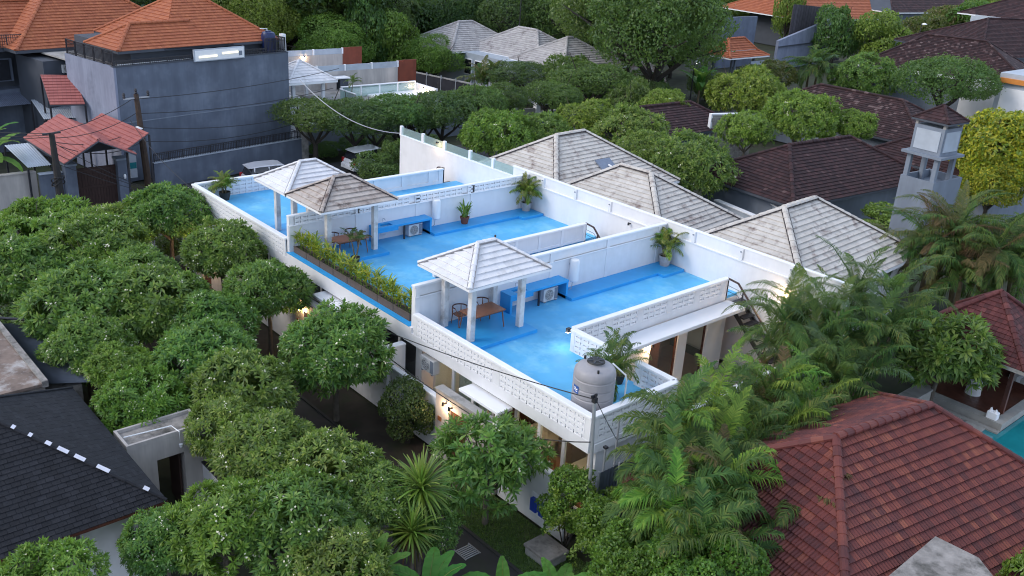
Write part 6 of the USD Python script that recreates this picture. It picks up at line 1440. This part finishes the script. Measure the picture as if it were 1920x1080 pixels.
FW = [proto_broad(f'wood_tree_source_{i:03d}', 170 + i, 4.2, 5.6, 3.6, 26 + 3*i, 32000, 0.185, ('leaf_dark', 'leaf_mid', 'leaf_light', 'leaf_olive')[i], low=-0.6, rr=(0.24, 0.42), spread=0.85) for i in range(4)]

rv = random.Random(77); cnt = {}
NOM = {'fr': (2.0, 2.6), 'frl': (2.0, 2.6), 'frb': (2.0, 2.5), 'flat': (2.3, 3.5), 'hedge': (2.5, 3.3), 'bush': (1.3, 1.2), 'yel': (2.6, 4.0), 'olive': (3.6, 4.6), 'flat2': (5.0, 4.4)}
NAME = {'fr': 'frangipani_tree', 'frl': 'frangipani_tree', 'frb': 'frangipani_tree', 'flat': 'street_tree', 'hedge': 'round_tree', 'bush': 'bush', 'yel': 'yellow_tree', 'olive': 'olive_tree', 'flat2': 'broad_tree'}
for kind, x, y, zc, r, lab in TREES:
    i = cnt.get(kind, 0); cnt[kind] = i + 1
    src = {'fr': FR[i % 4], 'frl': FL[i % 2], 'frb': FB[0], 'flat': FT[i % 2], 'hedge': (HL[0], HE[0], HL[1], HE[1], HL[0])[i % 5], 'bush': BU[i % 2], 'yel': YE, 'olive': OL, 'flat2': F2}[kind]
    if 'open leaved' in lab: src = FO[0]
    if 'dense dark' in lab: src = DB
    if ' light ' in lab and kind == 'hedge': src = HL[i % 2]
    if 'dark green' in lab and kind == 'hedge': src = HE[0]
    if kind == 'bush' and ('bright' in lab or 'light green' in lab): src = BU[1]
    if kind == 'bush' and ('hedge' in lab or 'filling' in lab): src = BU[0]
    r0, z0 = NOM[kind]; s = r/r0; q = {'fr': 0.98 if y < -3.5 else 0.92, 'frl': 0.98, 'hedge': 0.92, 'flat': 1.05, 'yel': 1.12}.get(kind, 0.95)
    if 'open leaved' in lab: q = 1.18
    sz = s*q if kind in ('fr', 'frl', 'hedge') else zc/z0
    place(NAME[kind], src, lab, 'bush' if kind == 'bush' else 'tree', (x, y, zc - z0*sz), rv.uniform(0, 6.28), (s*q, s*q, sz), {'fr': 'frangipani trees along the alley', 'frl': 'frangipani trees along the alley', 'flat': 'trees across the street', 'hedge': 'round trees behind the white wall'}.get(kind))

# the wood behind: trees one can make out are things, the mass beyond them is one object
WOOD = [(-26.5, 54.8, 1, 1.75, 'large spreading tree at the top, left of the street lamp'), (-33.1, 58.0, 1, 1.9, 'large dark tree at the top edge behind the spreading one'),
        
        (-44.0, 62.0, 1, 1.5, 'green tree right above the rightmost grey roof'),
        (-52.0, 58.0, 0, 1.5, 'dark tree right behind the middle grey roof'), (-58.0, 52.0, 0, 1.4, 'dark tree right behind the leftmost grey roof'),
        (-52.5, 33.5, 2, 1.1, 'light green tree behind the blue water tank'), (-57.0, 26.0, 2, 1.3, 'light tree at the top left of the wood above the orange roof'),
        (-62.0, 33.5, 1, 1.6, 'tall green tree at the top edge between orange roof and wood'), (-57.0, 41.5, 0, 1.3, 'dark tree at the head of the rust red screens'),
        (-64.0, 43.5, 3, 1.5, 'brownish tree in the wood, above the second rust screen'), (-48.5, 43.5, 2, 0.85, 'light round tree right of the rust red screens'),
        (-60.0, 12.0, 1, 1.4, 'green tree at the top edge between the two orange roofs'), (-62.0, 2.0, 0, 1.5, 'dark tree behind the left orange roof ridge'), (-66.0, -8.0, 1, 1.4, 'tree mass at the top left corner'),
        (-40.0, 74.0, 2, 1.1, 'creeper covered green tree left of the reddish bank'), (-50.0, 80.0, 1, 1.6, 'tall green tree above the reddish bank')]
for i, (x, y, k, s, lab) in enumerate(WOOD):
    place('wood_tree', FW[k], lab, 'tree', (x, y, -1.5), rv.uniform(0, 6.28), (s, s, s*rv.uniform(0.85, 1.05)), 'trees of the wood behind the villas')
put('/World', 'bank', MB().add(*(lambda m: (np.array(m.vertices)*np.array([9, 4, 3.0]) + np.array([-45, 68, 0.0]), m.faces))(trimesh.creation.icosphere(3))), 'rust_sheet', smooth=True, kind='structure')
pi = UsdGeom.PointInstancer.Define(stage, '/World/far_wood')
setdata(pi.GetPrim(), label='dense mass of trees filling the far background', category='wood', kind='stuff')
rng = np.random.default_rng(9); pts = []
for x, y in rng.uniform((-230, -40), (-20, 260), (2400, 2)):
    # beyond the houses only
    if x + 0.55*y > -30 - 0 and not (y > 125 and x < -25): continue
    if -56 < x < -29 and 14 < y < 58: continue
    if x > -46 and y < 34: continue
    if -62 < x < -34 and 84 < y < 145: continue
    if x > -52 and 145 < y < 200: continue
    if x > -30 and y > 84 and y < 120: continue
    if all((x - a)**2 + (y - b)**2 > 4.6**2 for a, b in pts): pts.append((x, y))
pts = np.array(pts); n = len(pts)
pr = []
rng2 = np.random.default_rng(10)
for i in range(5):
    C, R = lumps(4.2, 5.4, 3.6, 22, rng2, (0.24, 0.42), -0.5); P, N = crown_points(C, R, 9000, rng2, 0.8, 0.3)
    v, f = leaves(P, N, 0.36, rng2, 0.85, 0.5)
    me = usdkit.mesh(stage, f'/World/far_wood/Prototypes/tree_{i:03d}', (v, f), MAT[('leaf_dark', 'leaf_mid', 'leaf_mid', 'leaf_light', 'leaf_olive')[i]]); pr.append(me.GetPath())
pi.CreatePrototypesRel().SetTargets(pr)
sc = rng.uniform(0.8, 1.7, n)
hz = np.where(np.hypot(pts[:, 0] + 20, pts[:, 1] - 30) > 110, 1.5, 0)
pi.CreatePositionsAttr(Vt.Vec3fArray([Gf.Vec3f(float(a), float(b), float(-0.8 + 0*h)) for (a, b), h in zip(pts, hz)]))
pi.CreateProtoIndicesAttr(Vt.IntArray([int(k) for k in rng.choice(5, n, p=[.30, .28, .22, .12, .08])]))
pi.CreateScalesAttr(Vt.Vec3fArray([Gf.Vec3f(float(s), float(s), float(s*q)) for s, q in zip(sc, rng.uniform(0.8, 1.15, n))]))
pi.CreateOrientationsAttr(Vt.QuathArray([Gf.Quath(float(math.cos(a/2)), 0, 0, float(math.sin(a/2))) for a in rng.uniform(0, 6.28, n)]))

# ---- palms: every frond a part
def frond(base, az, el, L, droop, ll, n, rng, w=0.016, vee=0.5, twist=0.0):
    """feather leaf: bowed rib with drooping leaflets on both sides"""
    n = int(n*1.45); w = w*0.52
    m = 9; s = np.linspace(0, 1, m); h = np.array([math.cos(az), math.sin(az), 0]); e = el - droop*s**1.4
    d = np.cos(e)[:, None]*h + np.sin(e)[:, None]*np.array([0, 0, 1.0])
    p = np.array(base) + np.vstack([[0, 0, 0], np.cumsum((d[:-1] + d[1:])/2*(L/(m - 1)), 0)])
    mb = MB().tube(p[[0, 3, 6, 8]], [0.022*L/1.8, 0.015*L/1.8, 0.009*L/1.8, 0.003], 4, cap=False)
    t = np.sort(np.linspace(0.16, 0.99, n)[rng.uniform(0, 1, n) > 0.10]); n = len(t); q = np.stack([np.interp(t, s, p[:, k]) for k in range(3)], 1); dd = unit(np.stack([np.interp(t, s, d[:, k]) for k in range(3)], 1))
    sd = unit(np.cross(dd, (0, 0, 1.0))); uu = np.cross(sd, dd); V = []
    le = ll*np.sin(PI*(0.18 + 0.80*t))**0.7*rng.uniform(0.85, 1.1, n)
    for sg in (-1, 1):
        fa = np.radians(np.linspace(62, 28, n) + rng.normal(0, 5, n))[:, None]
        out = unit(np.sin(fa)*(sd*sg) + np.cos(fa)*dd + uu*vee*rng.uniform(0.5, 1.1, (n, 1))*0.6)
        tip = q + out*le[:, None]*0.92 - np.array([0, 0, 1.0])*(le*rng.uniform(0.3, 0.95, n))[:, None]
        md = q + out*le[:, None]*0.52 - np.array([0, 0, 1.0])*(le*0.06)[:, None]
        ws = unit(np.cross(out, uu))*w*1.5
        V.append(np.stack([q - ws*0.5, q + ws*0.5, md + ws, md - ws, tip], 1))
    V = np.concatenate(V).reshape(-1, 3); f = (np.array([[0, 1, 2], [0, 2, 3], [3, 2, 4]])[None] + np.arange(2*n)[:, None, None]*5).reshape(-1, 3)
    return mb.add(V, f)

def palm(name, lab, loc, stems, h, nf, L, mats, seed, pot=None, spread=0.5, nleaf=32, ll=0.42, group=None, w=0.016, elr=(0.35, 1.4), lean=0.25, droop=1.45, stem_r=0.04):
    rng = np.random.default_rng(seed); loc = np.array(loc, float); t = thing(name, lab, 'palm' if pot is None else 'potted plant', loc, group=group)
    z0 = 0.0
    if pot:
        pr_, ph, pm = pot; z0 = ph - 0.06
        put(t, 'pot', MB().lathe([(0, 0), (pr_*0.72, 0), (pr_*0.95, ph*0.7), (pr_, ph), (pr_*0.9, ph), (pr_*0.85, ph*0.82), (0, ph*0.82)], loc, 22), pm, smooth=40)
        put(t, 'soil', MB().lathe([(0, ph*0.86), (pr_*0.86, ph*0.85)][::-1], loc, 16), 'soil')
    for i in range(stems):
        a = 2*PI*i/stems + rng.uniform(-.4, .4); r0 = spread*0.35*rng.uniform(0.3, 1) if stems > 1 else 0
        hh = h*rng.uniform(0.65, 1.1); b = loc + np.array([r0*math.cos(a), r0*math.sin(a), z0]); top = b + np.array([math.cos(a)*lean*hh, math.sin(a)*lean*hh, hh])*1.0
        put(t, 'stem', MB().tube([b, b + (top - b)*0.5 + np.array([0, 0, 0.04]), top], [stem_r, stem_r*0.8, stem_r*0.6], 6), 'palm_stem')
        for k in range(nf):
            az = a*0.5 + k*2.399 + rng.uniform(-.3, .3); el = rng.uniform(*elr) if k else 1.45
            m = mats[min(len(mats) - 1, int(rng.uniform(0, 1)**1.2*len(mats)))]
            if name == 'areca_palm' and k == nf - 1: el, m = rng.uniform(-0.9, -0.1), 'leaf_palm_brown' if rng.uniform() < .3 else m
            put(t, 'frond', frond(top - np.array([0, 0, 0.05*k*0.3]), az, el, L*rng.uniform(0.75, 1.12), droop*rng.uniform(0.7, 1.2), ll, nleaf, rng, w), m)
    return t
for i_, (x_, y_, s_) in enumerate(((-25.6, 16.6, .9), (-25.4, 19.2, 1.0), (-25.2, 22.0, .9), (-24.6, 25.0, 1.0))):
    place('bush', BU[0], ['low shrub under the first street tree beside the grey fence end', 'low shrub under the street trees, behind the white hatchback', 'low shrub under the street trees, right of the white hatchback', 'low shrub under the last street tree before the gateway'][i_], 'bush', (x_, y_, 0), i_*1.3, (s_, s_, s_*0.7))
PP = ('leaf_potted', 'leaf_potted', 'leaf_palm_light')
palm('potted_palm', 'potted areca palm in grey pot, back corner of the terrace with the water tank', (9.78, 13.75, RF + 0.13), 7, 0.55, 5, 1.15, PP, 201, (0.30, 0.48, 'pot_grey'), 0.4, 24, 0.30)
palm('potted_palm', 'potted areca palm in grey pot, back corner of the terrace edged by planters', (0.22, 13.7, RF + 0.13), 8, 0.65, 5, 1.2, PP, 202, (0.28, 0.45, 'pot_grey'), 0.35, 24, 0.28, lean=0.18)
palm('potted_palm', 'small potted palm by the far parapet of the leftmost terrace', (-9.5, 1.35, RF), 6, 0.45, 5, 0.95, ('leaf_palm_light', 'leaf_potted'), 203, (0.30, 0.42, 'pot_dark'), 0.4, 20, 0.28, lean=0.12)
palm('potted_palm', 'potted palm with dark fronds on the terrace behind the grey water tank', (16.9, 2.5, RF), 5, 0.8, 6, 1.25, ('leaf_palm', 'leaf_potted', 'leaf_palm'), 204, (0.28, 0.4, 'pot_dark'), 0.3, 24, 0.32, elr=(0.2, 1.3))
palm('potted_palm', 'dark tipped potted palm rising beside the canopy slab behind the water tank', (16.35, 3.55, RF), 3, 0.9, 5, 1.0, ('leaf_dark', 'leaf_palm'), 205, (0.24, 0.35, 'pot_dark'), 0.3, 22, 0.28)
palm('potted_palm', 'thin potted tree fern between the brown roofed gazebo and the planters', (1.95, 2.05, RF), 2, 0.95, 6, 0.7, ('leaf_palm', 'leaf_palm_brown'), 206, (0.2, 0.35, 'pot_dark'), 0.2, 18, 0.2)
palm('potted_palm', 'potted palm on the back villa terrace beyond the grey building', (-29.5, 21.5, 3.26), 1, 1.3, 12, 1.0, ('leaf_potted', 'leaf_palm'), 207, (0.35, 0.5, 'terracotta'), 0.1, 18, 0.25)
AP = ('leaf_palm', 'leaf_palm', 'leaf_palm_light')
ADK = ('leaf_palm', 'leaf_palm', 'leaf_dark', 'leaf_palm')
palm('areca_palm', 'areca palm clump rising directly right of the lit court doors', (19.9, 8.6, 0), 7, 2.5, 6, 2.2, ADK, 210, None, 1.4, 34, 0.5, w=0.022, lean=0.16)
palm('areca_palm', 'dark areca palm clump against the high white wall', (18.2, 12.3, 0), 11, 4.3, 7, 2.6, ADK, 211, None, 1.5, 38, 0.55, w=0.022, lean=0.18)
palm('areca_palm', 'dense dark areca palm clump left of the large leaved frangipani', (19.0, 15.2, 0), 12, 4.2, 7, 3.0, ADK, 212, None, 2.0, 38, 0.6, w=0.022, lean=0.22)
palm('areca_palm', 'dark areca palm hanging over the low stone wall by the pool', (19.9, 11.6, 0), 9, 3.1, 7, 2.5, ADK, 217, None, 1.6, 34, 0.55, w=0.022, lean=0.2)
palm('areca_palm', 'bright areca palm with broad fronds in front of the near corner of the terrace', (21.0, 4.8, 0), 9, 3.8, 7, 2.3, ('leaf_palm', 'leaf_palm_light', 'leaf_palm'), 213, None, 1.7, 32, 0.55, w=0.026, lean=0.2)
palm('areca_palm', 'areca palm with hanging fronds left of the red tiled roof', (21.5, 6.0, 0), 8, 3.6, 6, 2.6, ('leaf_palm', 'leaf_palm', 'leaf_palm_light', 'leaf_palm_brown'), 214, None, 1.5, 32, 0.55, w=0.026, lean=0.22)
palm('areca_palm', 'areca palm beside the near parapet, fronds touching the water tank', (21.2, 2.5, 0), 8, 3.9, 7, 2.1, AP, 215, None, 1.3, 30, 0.5, w=0.024, lean=0.2)
palm('areca_palm', 'low palm with wide fronds at the lower left edge of the red tiled roof', (23.4, 1.4, 0), 8, 3.9, 7, 2.1, ('leaf_palm', 'leaf_palm_light', 'leaf_palm', 'leaf_palm_brown'), 216, None, 1.4, 34, 0.55, w=0.026, lean=0.22)
palm('areca_palm', 'tall areca palm over the creeper right of the near parapet corner', (22.0, 0.5, 0), 8, 4.6, 8, 1.9, AP, 231, None, 1.2, 34, 0.6, w=0.026, lean=0.14)
palm('areca_palm', 'tall areca palm in the middle of the creeper thicket', (22.9, -0.6, 0), 8, 4.5, 8, 1.9, ('leaf_palm', 'leaf_palm', 'leaf_palm_brown', 'leaf_palm_light'), 232, None, 1.2, 34, 0.6, w=0.026, lean=0.14)
palm('areca_palm', 'areca palm rising in front of the left end of the red tiled roof', (24.1, -1.5, 0), 8, 4.2, 8, 1.9, AP, 233, None, 1.2, 32, 0.55, w=0.026, lean=0.14)
palm('date_palm', 'arching palm with pale trunk behind the palms at the right, left one', (15.8, 27.8, 0), 4, 4.4, 18, 3.4, ('leaf_palm', 'leaf_palm_brown', 'leaf_olive'), 220, None, 1.6, 40, 0.6, w=0.024, elr=(-0.35, 1.25), lean=0.14, stem_r=0.13)
palm('date_palm', 'arching palm with pale trunk near the dark red pavilion roof', (18.0, 27.6, 0), 4, 4.4, 18, 3.4, ('leaf_palm', 'leaf_palm', 'leaf_palm_brown'), 221, None, 1.6, 40, 0.6, w=0.024, elr=(-0.35, 1.25), lean=0.14, stem_r=0.16)
palm('date_palm', 'dark palm crown below the yellow green tree at the right edge', (19.6, 30.0, 0), 4, 4.6, 18, 3.2, ('leaf_palm', 'leaf_dark'), 222, None, 1.4, 36, 0.6, w=0.024, elr=(-0.35, 1.25), lean=0.14, stem_r=0.13)
palm('coconut_palm', 'palm crown behind the round trees in front of the grey ramp wall', (-21.4, 75.8, 0), 2, 4.6, 16, 3.3, ('leaf_palm', 'leaf_mid'), 223, None, 1.2, 26, 0.8, w=0.05, elr=(-0.2, 1.3), lean=0.05, stem_r=0.16)
palm('coconut_palm', 'feathery palm between the rust red screen and the grey roofed villa', (-38.4, 43.2, 0), 5, 2.5, 9, 2.6, ('leaf_palm', 'leaf_olive'), 224, None, 2.5, 24, 0.7, w=0.05, lean=0.2, stem_r=0.1)
palm('coconut_palm', 'tall palm crown at the top edge in the middle of the wood', (-57, 44, 0), 1, 8.5, 18, 4.0, ('leaf_palm', 'leaf_mid'), 225, None, 0.2, 24, 0.9, w=0.06, elr=(-0.2, 1.3), lean=0.03, stem_r=0.2)
palm('coconut_palm', 'tall palm crown at the top edge above the leftmost grey roof', (-62, 58, 0), 1, 9.5, 18, 4.0, ('leaf_palm', 'leaf_mid'), 226, None, 0.2, 24, 0.9, w=0.06, elr=(-0.2, 1.3), lean=0.03, stem_r=0.2)

# ---- strap leaved and broad leaved plants
def strap(base, az, el, L, w, droop, n=6, fold=0.25):
    s = np.linspace(0, 1, n); e = el - droop*s**1.5; h = np.array([math.cos(az), math.sin(az), 0])
    d = np.cos(e)[:, None]*h + np.sin(e)[:, None]*np.array([0, 0, 1.0]); p = np.array(base) + np.vstack([[0, 0, 0], np.cumsum((d[:-1] + d[1:])/2*(L/(n - 1)), 0)])
    sd = unit(np.cross(d, (0, 0, 1.0))); up_ = np.cross(sd, d); ww = w*np.sin(PI*(0.12 + 0.86*s))**0.6
    v = np.concatenate([p - sd*ww[:, None] + up_*ww[:, None]*fold, p, p + sd*ww[:, None] + up_*ww[:, None]*fold]); f = []
    for i in range(n - 1): f += [(i, n+i, n+i+1), (i, n+i+1, i+1), (n+i, 2*n+i, 2*n+i+1), (n+i, 2*n+i+1, n+i+1)]
    return v, np.array(f)
def yucca(lab, loc, h, n, L, mats, seed):
    rng = np.random.default_rng(seed); t = thing('spiky_plant', lab, 'plant', loc); loc = np.array(loc, float); top = loc + (0, 0, h)
    put(t, 'stem', MB().tube([loc, loc + (0.05, 0, h/2), top], [0.07, 0.06, 0.05], 7), 'trunk')
    for k in range(n):
        el = 1.5 - 2.3*(k/n)**0.9; v, f = strap(top + (0, 0, 0.06 - 0.12*k/n), k*2.399, el + rng.normal(0, .08), L*rng.uniform(.8, 1.1), 0.031, 0.5 + 0.5*k/n)
        put(t, 'leaf', (v, f), mats[0] if k < n*0.8 else mats[1])
yucca('taller spiky strap leaved plant at the lower middle, beside the alley path', (17.05, -5.3, 0), 2.95, 200, 1.2, ('leaf_frangipani_light', 'leaf_light'), 301)
yucca('lower spiky strap leaved plant in front of the taller one', (17.75, -6.1, 0), 2.25, 100, 1.0, ('leaf_light', 'leaf_palm_brown'), 302)
def banana(lab, loc, h, n, L, W, seed, el=(0.7, 1.4), mat='leaf_banana'):
    rng = np.random.default_rng(seed); t = thing('banana_plant', lab, 'plant', loc); loc = np.array(loc, float)
    put(t, 'stem', MB().tube([loc, loc + (0, 0, h)], [0.13, 0.08], 9), 'palm_stem')
    for k in range(n):
        az = k*2.399 + rng.uniform(-.4, .4) + seed; b = loc + np.array([0, 0, h - 0.05*k]); e = rng.uniform(*el)
        v, f = strap(b, az, e, L*rng.uniform(.8, 1.15), W*rng.uniform(.85, 1.1), rng.uniform(0.7, 1.5), 14, 0.22)
        q = v.reshape(3, 14, 3); q[0, 3:13:2] += (0, 0, -0.03); q[2, 4:13:2] += (0, 0, -0.03)
        lf = put(t, 'leaf', (q.reshape(-1, 3), f), mat); put(lf, 'midrib', MB().tube(q[1][::3] + (0, 0, 0.012), [0.022, 0.018, 0.014, 0.009, 0.005][:len(q[1][::3])], 5), 'leaf_light')
banana('banana plant with broad leaves at the bottom edge, left of the path end', (18.7, -8.1, 0), 2.35, 9, 1.5, 0.24, 311, (0.75, 1.45))
banana('banana plant at the bottom edge directly below the spiky plants', (19.5, -6.8, 0), 1.8, 9, 1.5, 0.24, 312, (0.75, 1.45))
banana('banana plant at the bottom edge in front of the drain grate', (20.3, -4.9, 0), 1.3, 7, 1.35, 0.21, 313, (0.8, 1.45))
banana('banana plant at the bottom edge right of the lawn', (21.2, -3.7, 0), 1.1, 7, 1.3, 0.21, 314, (0.8, 1.45))
banana('banana plant with tall pale leaves behind the round trees, below the street lamp', (-24.6, 60.0, 0), 2.4, 8, 3.0, 0.45, 315, (0.8, 1.45))
banana('banana plant drooping over the cream wall at the left edge', (-23.9, -6.3, 0), 3.6, 11, 2.5, 0.34, 316, (0.2, 1.4))
# potted lily
rng = np.random.default_rng(55); lx, ly, lz = 0.27, 9.5, RF + 0.13
t = thing('potted_plant', 'broad leaved lily in a dark brown pot against the partition wall', 'potted plant', (lx, ly, lz))
put(t, 'pot', MB().lathe([(0, lz), (0.16, lz), (0.23, lz + 0.3), (0.24, lz + 0.36), (0.2, lz + 0.36), (0.19, lz + 0.3), (0, lz + 0.3)], (lx, ly, 0), 20), 'terracotta', smooth=40)
for k in range(34):
    v, f = strap((lx + rng.normal(0, .06), ly + rng.normal(0, .06), lz + 0.3 + 0.25*rng.uniform(0, 1)), k*2.399, rng.uniform(0.7, 1.5), rng.uniform(.5, .85), 0.05, rng.uniform(.2, .7)); put(t, 'leaf', (v, f), 'leaf_frangipani')

# ---- planter row along the middle villa
rng = np.random.default_rng(66)
t = thing('glass_balustrade', 'clear glass balustrade panels behind the row of planters', 'balustrade', (4.3, 0.7, RF + 0.27))
for k in range(6):
    a = 0.05 + k*1.48; put(t, 'glass_panel', bx(a, 0.69, RF + 0.30, a + 1.44, 0.702, RF + 1.15), 'glass_clear'); put(t, 'post', bx(a - 0.035, 0.66, RF + 0.27, a - 0.005, 0.73, RF + 1.1), 'white_trim')
for i in range(8):
    x0 = -0.08 + i*1.105; x1 = x0 + 1.07; zb = RF + 0.272
    t = thing('planter_box', 'long brown planter box with yellow green stems, ' + ('first of the row at the left end', 'second of the row from the left end', 'third of the row from the left end', 'fourth of the row from the left end', 'fourth of the row from the pierced parapet', 'third of the row from the pierced parapet', 'second of the row from the pierced parapet', 'last of the row beside the pierced parapet')[i], 'planter', ((x0 + x1)/2, 0.35, zb), group='planter boxes on the blue sill')
    b = MB(); b.box(x0, 0.16, zb, x1, 0.19, zb + 0.27); b.box(x0, 0.51, zb, x1, 0.54, zb + 0.27); b.box(x0, 0.19, zb, x0 + 0.03, 0.51, zb + 0.27); b.box(x1 - 0.03, 0.19, zb, x1, 0.51, zb + 0.27)
    put(t, 'box', b, 'planter_brown'); put(t, 'soil', bx(x0 + 0.03, 0.19, zb, x1 - 0.03, 0.51, zb + 0.22), 'soil')
    put(t, 'rim', MB().box(x0 - 0.005, 0.145, zb + 0.27, x1 + 0.005, 0.195, zb + 0.295).box(x0 - 0.005, 0.505, zb + 0.27, x1 + 0.005, 0.555, zb + 0.295), 'planter_brown')
    for s in range(9):
        bx_, by_ = x0 + 0.08 + s*0.115 + rng.normal(0, .02), 0.35 + rng.uniform(-.1, .1); hh = rng.uniform(0.8, 1.25); lean = rng.normal(0, .10, 2)
        z1 = zb + 0.2; top = np.array([bx_ + lean[0], by_ + lean[1], z1 + hh*0.72])
        mb = MB()
        n_ = rng.integers(11, 16)
        for k in range(n_):
            fz = 0.30 + 0.70*k/n_; pz = np.array([bx_ + lean[0]*fz, by_ + lean[1]*fz, z1 + hh*0.72*fz])
            v, f = strap(pz, k*2.399 + rng.uniform(0, 1), rng.uniform(0.35, 1.25), hh*rng.uniform(.28, .42), 0.036, rng.uniform(.3, 1.1), 4); mb.add(v, f)
        st = put(t, 'stalk', MB().tube([(bx_, by_, z1), top], [0.012, 0.007], 5), 'leaf_light'); put(st, 'leaves', mb, 'leaf_planter')

# ---- creepers over the lower right corner
def creeper(lab, loc, r, zc, hz, n, seed, stems=8, mat='leaf_vine', size=0.10):
    rng = np.random.default_rng(seed); t = thing('creeper', lab, 'creeper', loc); o = np.array(loc, float)
    C, R = lumps(r, zc, hz, 30, rng, (0.14, 0.34), -0.9); P, N = crown_points(C, R, n, rng, 1.0, 0.5, zmin=0.05)
    put(t, 'foliage', (leaves(P + o, N, size, rng, 0.9, 0.6)[0], leaves(P, N, size, np.random.default_rng(1), 0.9, 0.6)[1]), mat)
    b = MB()
    for k in range(6):
        a = rng.uniform(0, 6.28); q = C[rng.integers(0, len(C))]; b.tube([o, o + q*0.5 + rng.normal(0, .1, 3), o + q], [0.03, 0.02, 0.01], 5)
    put(t, 'stems', b, 'trunk_dark')
    for k in range(stems):
        a = rng.uniform(0, 6.28); c = C[rng.integers(0, len(C))]; p0 = o + c; L = rng.uniform(0.7, 1.4)*r*0.6
        s = np.linspace(0, 1, 12)[:, None]; h = np.array([math.cos(a), math.sin(a), 0]); path = p0 + h*L*s + np.array([0, 0, 1.0])*(0.8*L*s - 1.35*L*s**2)
        mb = MB().tube(path[::2], 0.006, 4, cap=False); pp = np.repeat(path, 14, 0) + rng.normal(0, 0.05, (12*14, 3)); v, f = leaves(pp, np.tile([[0, 0, 1.0]], (len(pp), 1)), size, rng, 0.8, 0.6); mb.add(v, f)
        put(t, 'trailing_shoot', mb, mat)
creeper('leafy creeper mass over the wall at the bottom, right of the concrete block', (20.9, -0.9, 0), 1.7, 1.9, 1.6, 17000, 401, 9)
creeper('leafy creeper draped between the steel pole and the corrugated sheets', (20.6, 0.9, 0), 1.0, 1.9, 1.2, 9000, 402, 8)
creeper('leafy creeper mass at the bottom below the hanging palm fronds', (23.1, -2.1, 0), 1.9, 2.7, 1.8, 24000, 403, 10)
creeper('creeper covered trunk between the palms left of the red roof', (21.2, 3.4, 0), 1.2, 2.4, 2.0, 11000, 404, 8, 'leaf_mid', 0.12)
creeper('creeper with arching shoots in front of the blue meter boxes', (18.9, -1.1, 0), 1.1, 1.9, 1.3, 9000, 405, 12)
creeper('dark creeper thicket at the bottom edge right of the drain grate', (22.0, -2.3, 0), 1.3, 1.0, 1.1, 9000, 406, 5, 'leaf_mid')
creeper('leafy creeper climbing over the left eave of the red tiled roof', (24.7, -2.3, 0), 1.7, 3.4, 1.7, 20000, 408, 10)
creeper('leafy creeper filling the gap under the tall areca palms right of the parapet corner', (22.0, 0.6, 0), 1.6, 3.0, 1.9, 20000, 409, 6, 'leaf_mid', 0.13)
creeper('leafy low creeper under the palms beside the lit court', (18.4, 5.8, 0), 1.2, 1.5, 1.3, 8000, 407, 4, 'leaf_mid', 0.13)
for i_, (x_, y_, sc_) in enumerate(((-27.5, 50.5, 1.9), (-23.6, 52.5, 1.7), (-29.5, 57.5, 1.8), (-24.5, 63.5, 1.6), (-28.0, 66.0, 1.8), (-22.5, 69.0, 1.5))):
    place('bush', (BU[0], DB)[i_ % 2], ['undergrowth bush at the foot of the large spreading tree, left', 'undergrowth bush at the foot of the large spreading tree, right', 'bush behind the trunk of the large spreading tree', 'bush behind the tall pale banana plant', 'bush left below the small orange roofed pavilion', 'bush right below the small orange roofed pavilion'][i_], 'bush', (x_, y_, 0), i_*1.1, (sc_, sc_, sc_*0.9))
place('bush', BU[1], 'pale green leafy plant at the lower right corner beside the concrete slab', 'bush', (30.4, 5.2, 0), 0.4, (1.1, 1.1, 2.2))
place('bush', BU[1], 'bright bush between the palms and the low pool wall', 'bush', (20.2, 9.0, 0), 1.4, (1.2, 1.2, 1.5))
place('bush', DB, 'dark undergrowth under the grove beside the rusty roof', 'bush', (-4.0, -10.0, 0), 1.4, (1.6, 1.6, 0.9))
place('bush', BU[0], 'low plants at the foot of the street corner garden wall', 'bush', (-11.2, -1.0, 0), 2.0, (0.6, 0.6, 0.7))

# ------------------------------------------------------------------ street lamps and far lights
def street_lamp(x, y, h, lab, on=True):
    t = thing('street_lamp', lab, 'street lamp', (x, y, 0))
    put(t, 'post', MB().tube([(x, y, 0), (x, y, h)], [0.08, 0.05], 8), 'dark_metal'); put(t, 'arm', MB().beam((x, y, h), (x + 0.5, y - 0.3, h + 0.1), 0.05, 0.05), 'dark_metal')
    put(t, 'lamp_head', MB().lathe([(0.32, -0.06), (0.3, 0.0), (0.1, 0.12), (0, 0.14)], (x + 0.5, y - 0.3, h + 0.1), 14), 'white_plastic')
    if on: put(t, 'bulb', MB().lathe([(0, -0.2), (0.13, -0.12), (0.14, -0.03), (0, 0)], (x + 0.5, y - 0.3, h + 0.06), 12), 'lamp_white')
street_lamp(-25.0, 59.2, 5.0, 'street lamp on a dark post beside the banana plant')
street_lamp(-37.0, 103.5, 4.2, 'lit street lamp before the grey ramp wall, lower left of two')
street_lamp(-38.3, 107.8, 4.9, 'lit street lamp at the top right of the grey ramp wall')
street_lamp(-44.5, 52.5, 9.5, 'bright lamp in the wood above the grey roofed villa')
street_lamp(-21.5, 98.8, 8.0, 'unlit white street lamp left of the olive tree', False)
